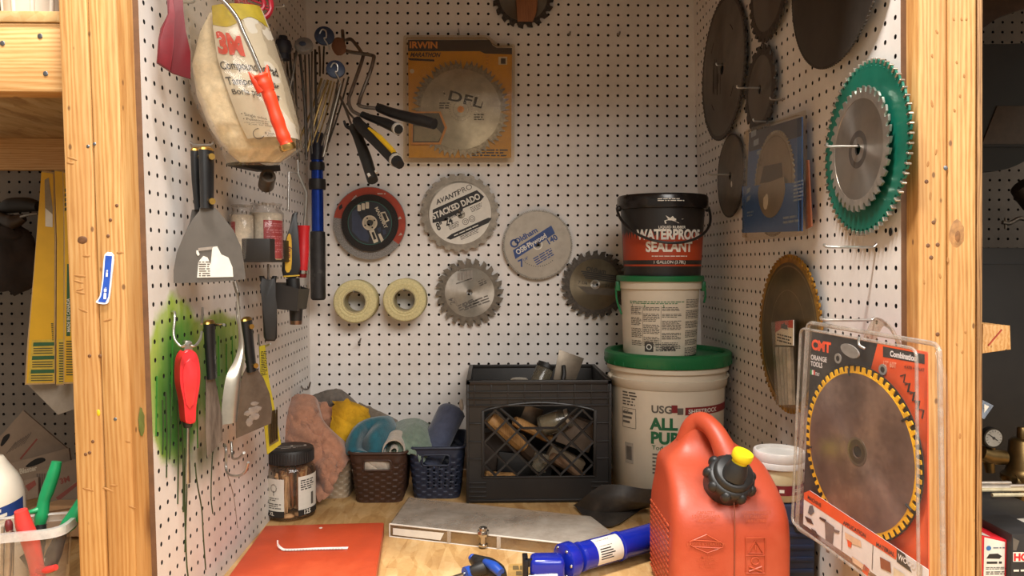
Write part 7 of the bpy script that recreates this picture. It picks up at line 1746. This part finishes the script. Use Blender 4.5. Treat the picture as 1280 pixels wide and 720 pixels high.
# cards and packages stacked behind the tub
GRYC = mat('taupe package card', '#7d6a58', .7, 0, .1, 20)
def pkg(label, Y, tilt, outl, seed, name='tool_package', word=None, slot=None, red=True, extra=None):
    F = Frame(at_y(outl[0][0], outl[0][1], Y), (rad(tilt), 0, rad(8))); P = F.poly(outl); mb = MB(); mb.prism(P, -.05, .25, 0, .03)
    xs = [p[0] for p in outl]; ys = [p[1] for p in outl]
    if slot: mb.prism(circ(0, 0, .1, 3), 0, .01); S_ = F.poly(slot); mb.flat(smooth2(S_, 3), -.07, 1)
    if word:
        (s, a, b, h) = word; q = F.poly([a, b]); tmp = MB(); tmp.text(s, 0, 0, 1, 0, 0, bold=.03); wd = max(v[0] for v in tmp.v); ln = hypot(q[1][0]-q[0][0], q[1][1]-q[0][1])
        mb.text(s, q[0][0], q[0][1], h, -.075, 2, rot=atan2(q[1][1]-q[0][1], q[1][0]-q[0][0]), bold=.03, sx=ln/(wd*h/.7*.7))
    if extra: extra(F, mb)
    return solo(mb, name, [GRYC, DARKHOLE, mat('pale package print', '#b5a893', .6), mat('brick red print', '#7a3426', .6), mat('brown small print', '#5a4a3c', .6)], label, 'package', F)
def ex1(F, mb):
    a = F.poly([(25, 573), (46, 548), (47.5, 549.5), (26.5, 574.5)]); mb.flat(a, -.07, 3)
    for k in range(7): mb.flat(F.poly([(8+3.6*k, 566-2*k+1), (20+3.2*k, 552-2*k), (20.8+3.2*k, 552.8-2*k), (9+3.6*k, 567-2*k)]), -.07, 4)
pkg('taupe tool package tilted like a diamond behind the tub, topmost of the packages', 66, -10, [(29, 513), (86, 562), (60, 592), (20, 590), (-14, 562)], 1, slot=[(1, 556), (5, 546), (12, 542), (12, 547), (4, 557)], extra=ex1)
pkg('taupe blaster package with hang hole lying across in the left bay', 63.5, -14, [(10, 580), (86, 560), (92, 600), (50, 612), (14, 612)], 2, word=('Blaster', (25, 592.5), (47, 587.5), .42), slot=[(33, 582), (44, 574), (54, 572), (57, 576), (44, 582), (35, 584)])
def ex3(F, mb):
    for k in range(6): mb.flat(F.poly([(46+3*k, 592), (48+3*k, 591.5), (49+3*k, 622), (47+3*k, 623)]), -.07, 4)
    q = F.poly([(76, 605), (86, 601)]); mb.text('3M', q[0][0], q[0][1], .42, -.075, 3, rot=.3, bold=.04)
pkg('taupe card package standing in front of the others, beside the left post', 61.5, -12, [(45, 590), (98, 572), (102, 620), (70, 632), (46, 622)], 3, extra=ex3)
def ex4(F, mb): mb.flat(F.poly([(70, 622), (97, 602), (98, 606), (74, 626)]), -.07, 3)
pkg('slanted package with brick red stripes against the left post', 60, -16, [(68, 627), (94, 602), (104, 606), (104, 632), (76, 630)], 4, extra=ex4)
def ex5(F, mb): mb.flat(F.poly([(32, 607), (44, 600), (46, 606), (36, 614)]), -.07, 3)
pkg('package with a rusty red patch behind the green snips', 60.5, -16, [(8, 606), (48, 596), (48, 622), (30, 626), (8, 620)], 5, extra=ex5)
F = Frame(at_y(76, 650, 57), (rad(-6), 0, rad(10))); mb = MB(); mb.prism(F.poly([(28, 640), (60, 632), (104, 632), (108, 671), (28, 671)]), 0, 2.2, 0, .06); mb.tube([(*F.uv(60, 640)[:1], -.03, F.uv(60, 640)[1]), (F.uv(98, 634)[0], -.03, F.uv(98, 634)[1])], .05, 6, 1)
solo(mb, 'cardboard_box', [mat('tan cardboard', '#b08a63', .8, 0, .08, 20), mat('cardboard crease', '#7e5f42', .8)], 'tan cardboard box behind the clear tub in the left bay', 'box', F)
# clear tub holding snips
ty = 37.6; F = Frame(Vector((-25.6, ty+1.6, .0))); t = thing('clear_tub', 'clear plastic tub holding snips at the lower left corner', 'tub', F)
def tubsec(a, b, z): return [(x_, y_, z) for x_, y_ in round_poly([(-a, -b), (a, -b), (a, b), (-a, b)], 1.0, 5)]
ztop = F.loc(at_y(50, 672, ty+.0)).z
mb = MB(); R0, R1 = tubsec(3.3, .9, .3), tubsec(3.9, 1.3, ztop); n = len(R0); mb.add(R0+R1, [(i, (i+1) % n, n+(i+1) % n, n+i) for i in range(n)]+[tuple(range(n-1, -1, -1))])
mb.build('tub_body', clear('milky clear tub', '#f6f1ea', .12, .1, '#cfc3b5', 30, gloss=.3), t, angle=60)
mb = MB(); LL = [tubsec(3.86, 1.26, ztop-.02), tubsec(3.95, 1.35, ztop+.05), tubsec(4.15, 1.55, ztop+.02), tubsec(4.17, 1.57, ztop-.4), tubsec(4.0, 1.4, ztop-.42)]; n = len(LL[0]); mb.add(sum(LL, []), [(q*n+i, q*n+(i+1) % n, (q+1)*n+(i+1) % n, (q+1)*n+i) for q in range(4) for i in range(n)]); mb.build('rim', clear('milky rim', '#f2eee8', .55, .2, '#dcd6cf', 12, gloss=.25), t, angle=60)
for o_ in (t,): o_.rotation_euler = (0, rad(-2), rad(9))
def snips(label, grp, segs):
    return wire_thing('tin_snips', label, 'snips', segs, grp)
SG = mat('green snips grip', '#128a52', .4, 0, .1, 20); SR = mat('red snips grip', '#d63a34', .4, 0, .08, 20); BK = mat('black snips steel', '#222122', .4, .4)
snips('green handled snips upright in the clear tub at lower left', None,
      [('grip', SG, [(71, 577, 41.2), (67, 592, 41.1), (60, 612, 41), (55, 626, 40.9), (52, 645, 40.8), (49, 660, 40.8)], [.26, .32, .34, .3, .34, .26], True), ('thumb_catch', SG, [(52, 636, 40.8), (42, 639, 40.5), (34, 641, 40.4)], [.2, .13, .1], True),
       ('neck', BK, [(51, 655, 40.8), (48, 680, 40.6), (44, 715, 40.4)], [.3, .34, .3], True), ('pivot_bolt', CHROME, [(59, 699, 39.9), (59.5, 699.5, 39.7)], .17, False)])
snips('second green handled snips leaning against the left post', None,
      [('grip', SG, [(103, 626, 40.6), (96, 640, 40.4), (86, 655, 40.3), (76, 665, 40.2)], [.3, .38, .4, .26], True), ('neck', BK, [(78, 664, 40.2), (68, 690, 40), (60, 712, 39.9)], [.26, .4, .36], True)])
snips('red handled snips lying crosswise in the clear tub', None,
      [('grip', SR, [(26, 638, 38.6), (30, 655, 38.7), (38, 676, 38.8), (44, 700, 38.9), (48, 722, 39)], [.3, .4, .42, .36, .34], True), ('thumb_catch', SR, [(48, 712, 38.8), (60, 712, 38.6), (70, 709, 38.5)], [.2, .18, .15], True), ('pivot_bolt', CHROME, [(33, 697, 39.6), (33.5, 697.5, 39.4)], .16, False), ('neck', BK, [(34, 690, 39.4), (46, 706, 39.4)], .4, False)])
wire_thing('screwdriver', 'clear handled screwdriver with dark red tip at the left edge of the tub', 'screwdriver', [('shaft', mat('pale tool steel', '#b5aca2', .3, .7), [(12, 662, 39.6), (11, 690, 39.6), (9, 724, 39.6)], .17, False), ('tip', mat('maroon tip', '#6e2226', .5), [(10, 650, 39.6), (11, 656, 39.6), (13, 672, 39.6)], [.12, .2, .14], True)])
for k in range(3):
    a = (4+6*k, 658+3*k); wire_thing('thin_rod', 'thin steel rod standing at the left end of the clear tub', 'rod', [('shaft', mat('pale tool steel', '', 0), [(a[0], a[1], 40.2), (a[0]-1.5, 724, 40.2)], .09, False)], 'thin rods in the tub')
# white squeeze bottle at the frame's edge
F = Frame(Vector((X(-6, 46), 46.3, 0))); F.o.x = at_y(-6, 640, 46.3).x; t = thing('glue_jug', 'white plastic jug with yellow drips at the far left edge', 'jug', F)
def gz(py): return F.loc(at_y(0, py, 44.8)).z
r_ = 1.6
mb = MB(); mb.lathe([(0, 0.02), (r_*.95, .05), (r_, .3), (r_, gz(632)), (r_*.97, gz(626)), (r_*.9, gz(614)), (r_*.75, gz(602)), (r_*.55, gz(592)), (r_*.42, gz(585)), (r_*.3, gz(578)), (0, gz(577))], 44); mb.build('body', mat('white jug plastic', '#e3d8c4', .4, 0, .06, 12, sss=.1), t, angle=60)
mb = MB(); wj = lambda e: (lambda a, b: ((r_+e)*sin(a/r_), -(r_+e)*cos(a/r_), b))
wsl = lambda e: (lambda a, b: wj(e)(a, b+.22*a-.1))
patch(mb, wsl(.02), -2.5, 2.6, gz(656), gz(640), 0, 16)
for (xa_, xb_, za_, zb_) in ((.1, .55, 646, 642), (.65, 1.2, 646, 642), (-.4, .0, 653, 648), (.2, .75, 653, 649), (.85, 1.5, 653, 649)): patch(mb, wsl(.035), xa_, xb_, gz(za_), gz(zb_), 1, 5)
patch(mb, wj(.02), -2.5, 2.6, gz(690), gz(656), 1, 16)
mb.build('printed_label', [mat('navy label', '#25407c', .45), PAPER], t)
mb = MB(); w4 = lambda a, py: Vector((r_*a*sin(.55), -r_*a*cos(.55), gz(py)))
mb.tube(smooth_path([w4(.5, 576), w4(.72, 584), w4(.9, 594), w4(.97, 601)], 4), [.14, .2, .16, .1], 8); mb.build('yellow_drip', mat('dried yellow glue', '#d9a02a', .4), t)
mb = MB(); q = w4(.985, 600); mb.blob(q, (.1, .06, .12)); mb.build('red_dot', mat('orange red dot', '#d5502a', .4), t)
# white tub standing on the upper left shelf
F = Frame(at_y(43, 12, 43.2)); F.o.z = 29.6+4.07; t = thing('plastic_tub', 'white ribbed plastic tub standing on the upper left shelf', 'tub', F)
mb = MB(); r_ = 1.5; vs = []
mb.lathe([(0, .02), (r_*.8, .02), (r_*.92, .1), (r_, .6), (r_*1.1, 3.5), (r_*1.12, 3.6), (0, 3.6)], 40)
for k in range(10): a = 2*pi*k/10+.15; mb.tube([(r_*.93*cos(a), r_*.93*sin(a), .12), (r_*1.08*cos(a), r_*1.08*sin(a), 3.4)], .14, 8)
mb.build('body', mat('white ribbed plastic', '#ddd6c8', .45, 0, .04), t, angle=60)
mb = MB(); mb.lathe([(r_*1.1, 3.4), (r_*1.2, 3.4), (r_*1.2, 4), (0, 4)], 40); mb.build('lid', mat('white ribbed plastic', '', 0), t)
F = Frame(at_y(5, 10, 44)); F.o.z = 29.6+4.07; mb = MB(); mb.lathe([(0, .02), (.8, .02), (.85, 3), (0, 3)], 24); mb.lathe([(.86, .5), (.88, .5), (.88, .7), (.86, .7)], 24)
solo(mb, 'tin_can', mat('dark tin', '#4a4640', .4, .6), 'dark tin can at the far left on the upper left shelf', 'can', F)

# ---------------------------------------------------------------- right bay
DIM = mat('dim black plastic', '', 0)
t = thing('wooden_shelf', 'unseen shelf added above the right bay to keep it dark', 'shelf', Frame((46, 38.4, ZTOP)))
plank(-20.75, 18, 0, YB-38.5, 0, .75).build('shelf_board', PLY, t); plank(-20.75, 18, -.75, 0, -12.2, 4.25).build('front_rail', PINE_X, t)  # unseen shelf and deep rail, added to block light from the bay
mb = MB(); s0 = Vector((26, 73, 0))
F = Frame(at_y(1222, 40, 72)); q = F.poly([(1212, -6), (1330, -6), (1290, 6), (1250, 20), (1228, 36), (1212, 36)]); mb.prism(q, 0, 1.5, 0, .05)
solo(mb, 'wooden_brace', mat('dark brown brace', '#4d3a2b', .7, 0, .2, 30), 'dark brown slanted brace under the shelf at the top right', 'brace', F)
F = Frame(at_y(1256, 130, 69)); t = thing('band_cover', 'large dark rounded machine cover hanging on the right bay pegboard', 'machine cover', F)
mb = MB(); q = F.poly([(1200, 62), (1222, 58), (1250, 57), (1300, 62), (1330, 120), (1320, 160), (1300, 186), (1275, 203), (1250, 213), (1222, 215), (1200, 212)]); mb.prism(smooth2(q, 4), -.5, .5, 0, .2); mb.build('cover', mat('black machine cover', '#1b1a19', .5, 0, .2, 14), t)
mb = MB(); q = F.poly([(1241, 134), (1300, 134), (1300, 182), (1222, 182)]); mb.prism(q, -.62, -.48, 0, .04); mb.build('brown_panel', mat('dark taupe panel', '#4a4038', .5), t)
mb = MB(); q = F.poly([(1222, 182), (1300, 182), (1300, 185), (1222, 185)]); mb.prism(q, -.7, -.5); mb.build('lip', BLKP, t)
wire_thing('wall_valve', 'dim grey valve handle hanging at the right edge of the right bay', 'valve', [('body', DIM, [(1274, 232, 70), (1284, 242, 70), (1290, 260, 70)], [.9, 1.2, .7], True), ('lever', DWIRE, [(1253, 278, 70), (1262, 279, 70), (1274, 273, 70), (1284, 275, 70)], .2, True), ('peg', DWIRE, [(1257, 272, 70), (1257, 286, 70)], .12, False)])
F = Frame(Vector((43.2, 66, 11.0))); t = thing('tool_cabinet', 'black cabinet filling the lower back of the right bay', 'cabinet', F)
bz1 = at_y(1250, 308, 62).z-11.0; mb = MB(); mb.box((0, 3, (bz1-11)/2+.0), (35, 8, bz1+11-.1), 0, .1); mb.build('body', mat('black cabinet paint', '#191512', .55, 0, .3, 12), t)
mb = MB(); mb.box((-4, -1.1, (bz1-11)/2), (24, .3, bz1+8), 0, .06); mb.build('door', mat('black cabinet paint', '', 0), t)
mb = MB(); mb.box((-14.2, -1.4, -2), (.4, .5, 4), 0, .1); mb.build('door_handle', DWIRE, t)
F = Frame(at_y(1246, 424, 41.4), (0, 0, 0)); mb = MB(); q = F.poly([(1229, 405), (1263, 407), (1264, 437), (1228, 442)]); mb.prism(q, -.0, 4.5, 0, .06); mb.tube([(*F.uv(1235, 432)[:1], -.02, F.uv(1235, 432)[1]), (F.uv(1252, 412)[0], -.02, F.uv(1252, 412)[1])], .04, 6, 1)
solo(mb, 'wood_block', [PINE_Y, mat('red pencil', '#a83a24', .7)], 'pine block end with red pencil line sticking out right of the right post', 'wood block', F)
F = Frame(at_y(1232, 512, 41)); mb = MB(); mb.prism(F.poly([(1228, 500), (1242, 507), (1230, 524), (1227, 522)]), -.01, .06); mb.prism(F.poly([(1230, 505), (1236, 508), (1230, 516)]), -.03, -.01, 1)
solo(mb, 'plastic_scrap', [clear('scrap film', '#e8ecf2', .4, .1, '#9aa7b8'), PAPER], 'small clear plastic bag corner with white print beside the right post', 'plastic bag', F)
# brass regulator with gauge
F = Frame(at_y(1262, 590, 52)); F.o.z = .02; t = thing('gas_regulator', 'brass gas regulator with round pressure gauge on the right bay bench', 'regulator', F)
BR = mat('aged brass', '#6e5a38', .35, .9, .2, 30)
def rl(px, py, Y): return F.loc(at_y(px, py, Y))
z9 = rl(1262, 590, 52)
mb = MB(); M_ = Matrix.Translation(rl(1276, 588, 52)); 
mb.lathe([(0, -2.4), (.5, -2.4), (.55, -1.0), (1.0, -.95), (1.25, -.7), (1.25, -.3), (1.0, -.1), (.9, .2), (.78, 2.1), (.6, 2.3), (.3, 2.35), (.3, 3.0), (.22, 3.1), (0, 3.1)], 28, 0, M_); mb.build('body', BR, t, angle=50)
mb = MB(); a, b = rl(1228, 572, 52), rl(1258, 572, 52); mb.tube([rl(1226, 566, 52), rl(1236, 570, 52), rl(1256, 572, 52)], [.55, .6, .5], 16); mb.tube([rl(1236, 575, 52), rl(1238, 590, 52)], [.4, .3], 12); mb.tube([rl(1266, 602, 51.5), rl(1290, 604, 51.5)], [.55, .6], 14); mb.build('pipe', BR, t, angle=50)
gcen = rl(1240.5, 547, 51.6); M_ = Matrix.Translation(gcen)
mb = MB(); mb.rings([.72, .6, .05], -.15, .35, 32, [0, 1], (0, 0), M_); mb.flat(circ(0, 0, .6, 28), -.12, 1, M_)
for k in range(12): a = rad(-40+260*k/11); mb.add([M_ @ Vector((r*cos(a+e), -.17, r*sin(a+e))) for r, e in ((.42, -.03), (.55, -.03), (.55, .03), (.42, .03))], [(0, 1, 2, 3)], 2)
mb.add([M_ @ Vector((x_, -.18, z_)) for x_, z_ in ((-.4, .26), (-.36, .3), (.3, -.16), (.25, -.2))], [(0, 1, 2, 3)], 2); mb.prism(circ(0, 0, .09, 12), -.2, -.15, 2, 0, M_)
mb.build('gauge', [mat('dark gauge rim', '#2b2824', .4, .7), mat('grey gauge face', '#8a867d', .5), INK], t)
mb = MB(); mb.tube([rl(1240.5, 556, 51.9), rl(1240, 570, 52)], .2, 10); mb.build('gauge_stem', BR, t)
# black tool case, metal rods on it, red-white boxes
F = Frame(Vector((29.5, 42.5, 0))); t = thing('tool_case', 'black plastic tool case in the right bay with rods laid over it', 'case', F)
def q3(px, py, Y): return F.loc(at_y(px, py, Y))
zc_ = F.loc(on_bench(1222, 655, 0)).z
TA = [q3(1226, 655, 42), q3(1300, 668, 41.2), q3(1300, 615, 53), q3(1226, 612, 53)]; h_ = (TA[0].z+TA[3].z)/2
mb = MB(); mb.box((1.2, 4.3, h_/2), (9.4, 10.5, h_-.05), 0, .35); mb.box((1.2, -1.05, h_*.62), (8, .3, .25), 0, .1); mb.build('case_shell', mat('black case plastic', '#26272b', .5, 0, .15, 16), t)
mb = MB(); p = q3(1270, 660, 41.5); mb.box((3.3, -1.1, h_-.5), (2.2, .2, .9), 0, .15); mb.build('latch', BLKP, t)
mb = MB(); mb.box((2.2, 1.5, h_+.0), (3.2, .7, .06), 0, .02, Matrix.Rotation(rad(8), 4, 'Z')); mb.build('pale_sticker', PAPER, t)
hh_ = h_
for k, (x0, y0, x1, y1, Yd, m) in enumerate(((1223, 601, 1282, 606, 51.5, 0), (1224, 604, 1282, 611, 50.6, 0), (1222, 612, 1284, 612, 49.4, 1), (1240, 618, 1284, 619, 48.4, 1), (1224, 608, 1262, 610, 50, 0))):
    a, b = at_y(x0, y0, Yd), at_y(x1, y1, Yd); a.z = b.z = max(hh_+.15, (a.z+b.z)/2); Fk = Frame(a); mb = MB(); mb.tube([(0, 0, 0), b-a], .13, 8)
    solo(mb, 'metal_rod', [mat('pale rod', '#b9aea0', .35, .6), mat('ivory rod', '#cfc19c', .5)][m], 'thin pale rod lying on the black case in the right bay', 'rod', Fk, 'rods on the black case')
F = Frame(at_y(1242, 690, 38.0)); t = thing('product_box', 'red and white product box at the foot of the right post', 'box', F)
REDB = mat('bright red card', '#c8202a', .4, 0, .05); x0, z1_ = F.uv(1218, 668); x1, z1b = F.uv(1263, 676); z0_ = -(F.o.z)+.02
mb = MB(); mb.prism([(x0, z0_), (x1, z0_), (x1, z1b), (x0, z1_)], 0, 4.2, 0, .03)
a, b = F.uv(1230, 677)[0], F.uv(1256, 680)[0]; mb.flat([(a, z0_), (b, z0_), (b, z1b-.05), (a, z1_-.15)], -.02, 1)
mb.add([(x0+.05, .1, z1_+.015), (x1-.2, .1, z1b+.015), (x1-.2, 4.0, z1b+.015), (x0+.05, 4.0, z1_+.015)], [(0, 1, 2, 3)], 1)
p = F.uv(1235.5, 685); mb.flat(circ(p[0], p[1], .13, 16), -.03, 2); p = F.uv(1241, 686); mb.scribble(p[0], p[1], p[0]+.65, p[1]+.12, 1, -.03, 3)
p = F.uv(1242, 695); mb.flat([(p[0]-.4, p[1]-.12), (p[0]-.25, p[1]+.12), (p[0]+.2, p[1]+.14), (p[0]+.42, p[1]), (p[0]+.3, p[1]-.14)], -.03, 4)
p = F.uv(1233, 704); mb.scribble(p[0], p[1]-.05, p[0]+.8, p[1]+.12, 1, -.03, 4, fill=.7); p = F.uv(1232, 709.5); mb.scribble(p[0], p[1]-.1, p[0]+1.1, p[1]+.05, 2, -.03, 4); p = F.uv(1232, 716); mb.scribble(p[0], p[1]-.1, p[0]+1.0, p[1]+.1, 2, -.03, 4)
mb.build('carton', [REDB, PAPER, mat('logo blue', '#2a6aa8', .4), mat('logo grey', '#5f6a78', .5), INK], t)
F = Frame(at_y(1272, 695, 37.6)); t = thing('product_box', 'black and white box with a red word at the bottom right corner', 'box', F); x0, zt_ = F.uv(1265, 668); x1 = F.uv(1310, 668)[0]; z0_ = -(F.o.z)+.02
mb = MB(); mb.prism([(x0, z0_), (x1, z0_), (x1, zt_), (x0, zt_)], 0, 3.0, 0, .03); q = F.poly([(1266, 690), (1300, 690), (1300, 702), (1266, 702)]); mb.flat(q, -.02, 1); p = F.uv(1266.5, 700.5); mb.text('HO', p[0], p[1], .36, -.03, 2, bold=.05); p = F.uv(1266.5, 713); mb.scribble(p[0], p[1]-.1, p[0]+1.4, p[1]+.1, 1, -.03, 1)
q = F.poly([(1266, 672), (1274, 676), (1270, 688), (1266, 688)]); mb.flat(q, -.02, 3)
mb.build('carton', [mat('charcoal carton', '#232222', .5), PAPER, REDB, mat('grey print', '', 0)], t)
# ---------------------------------------------------------------- pieces that belong to a part hang under that part
UNDER = {'rivet': ('handle',), 'brass_cap': ('handle',), 'torn_label': ('blade',), 'dried_splash': ('blade',), 'yellow_strip': ('handle',), 'end_ring': ('handle', 'grip'), 'hollow': ('grip',), 'end_cap': ('handle',),
         'white_dots': ('handle',), 'yellow_panel': ('handle',), 'yellow_band': ('handle',), 'grip_inset': ('handle',), 'printed_label': ('body',), 'embossed_marks': ('can_body',), 'side_lettering': ('can_body',),
         'mould_line': ('can_body',), 'yellow_tip': ('spout',), 'lid_lettering': ('screw_lid',), 'lid_print': ('lid',), 'label': ('jar_body',), 'barcode_label': ('barrel',), 'screw_head': ('collar', 'front_rail'), 'latch': ('case_shell', 'body'),
         'pale_sticker': ('case_shell',), 'door_handle': ('door',), 'handle_lug': ('body',), 'picture_panel': ('card',), 'torn_sticker': ('plate',), 'grip_hole_rim': ('woven_body',), 'red_dot': ('body',), 'yellow_drip': ('body',),
         'wire_clip': ('cap',), 'red_label': ('nap',), 'inner_rib': ('front_panel',), 'white_label': ('front_panel',), 'lip': ('brown_panel',), 'brown_panel': ('cover',), 'knot_heart': ('knot',), 'carbide_tips': ('toothed_rim',)}
for top in [o for o in COL.objects if o.parent is None]:
    kids = list(top.children); by = {}
    for c in kids: by.setdefault(c.name.split('.')[0], c)
    for c in kids:
        for p in UNDER.get(c.name.split('.')[0], ()):
            q = by.get(p)
            if q is not None and q is not c and q.parent is top and not c.children:
                m = c.matrix_basis.copy(); c.parent = q; c.matrix_basis = q.matrix_basis.inverted() @ m; break
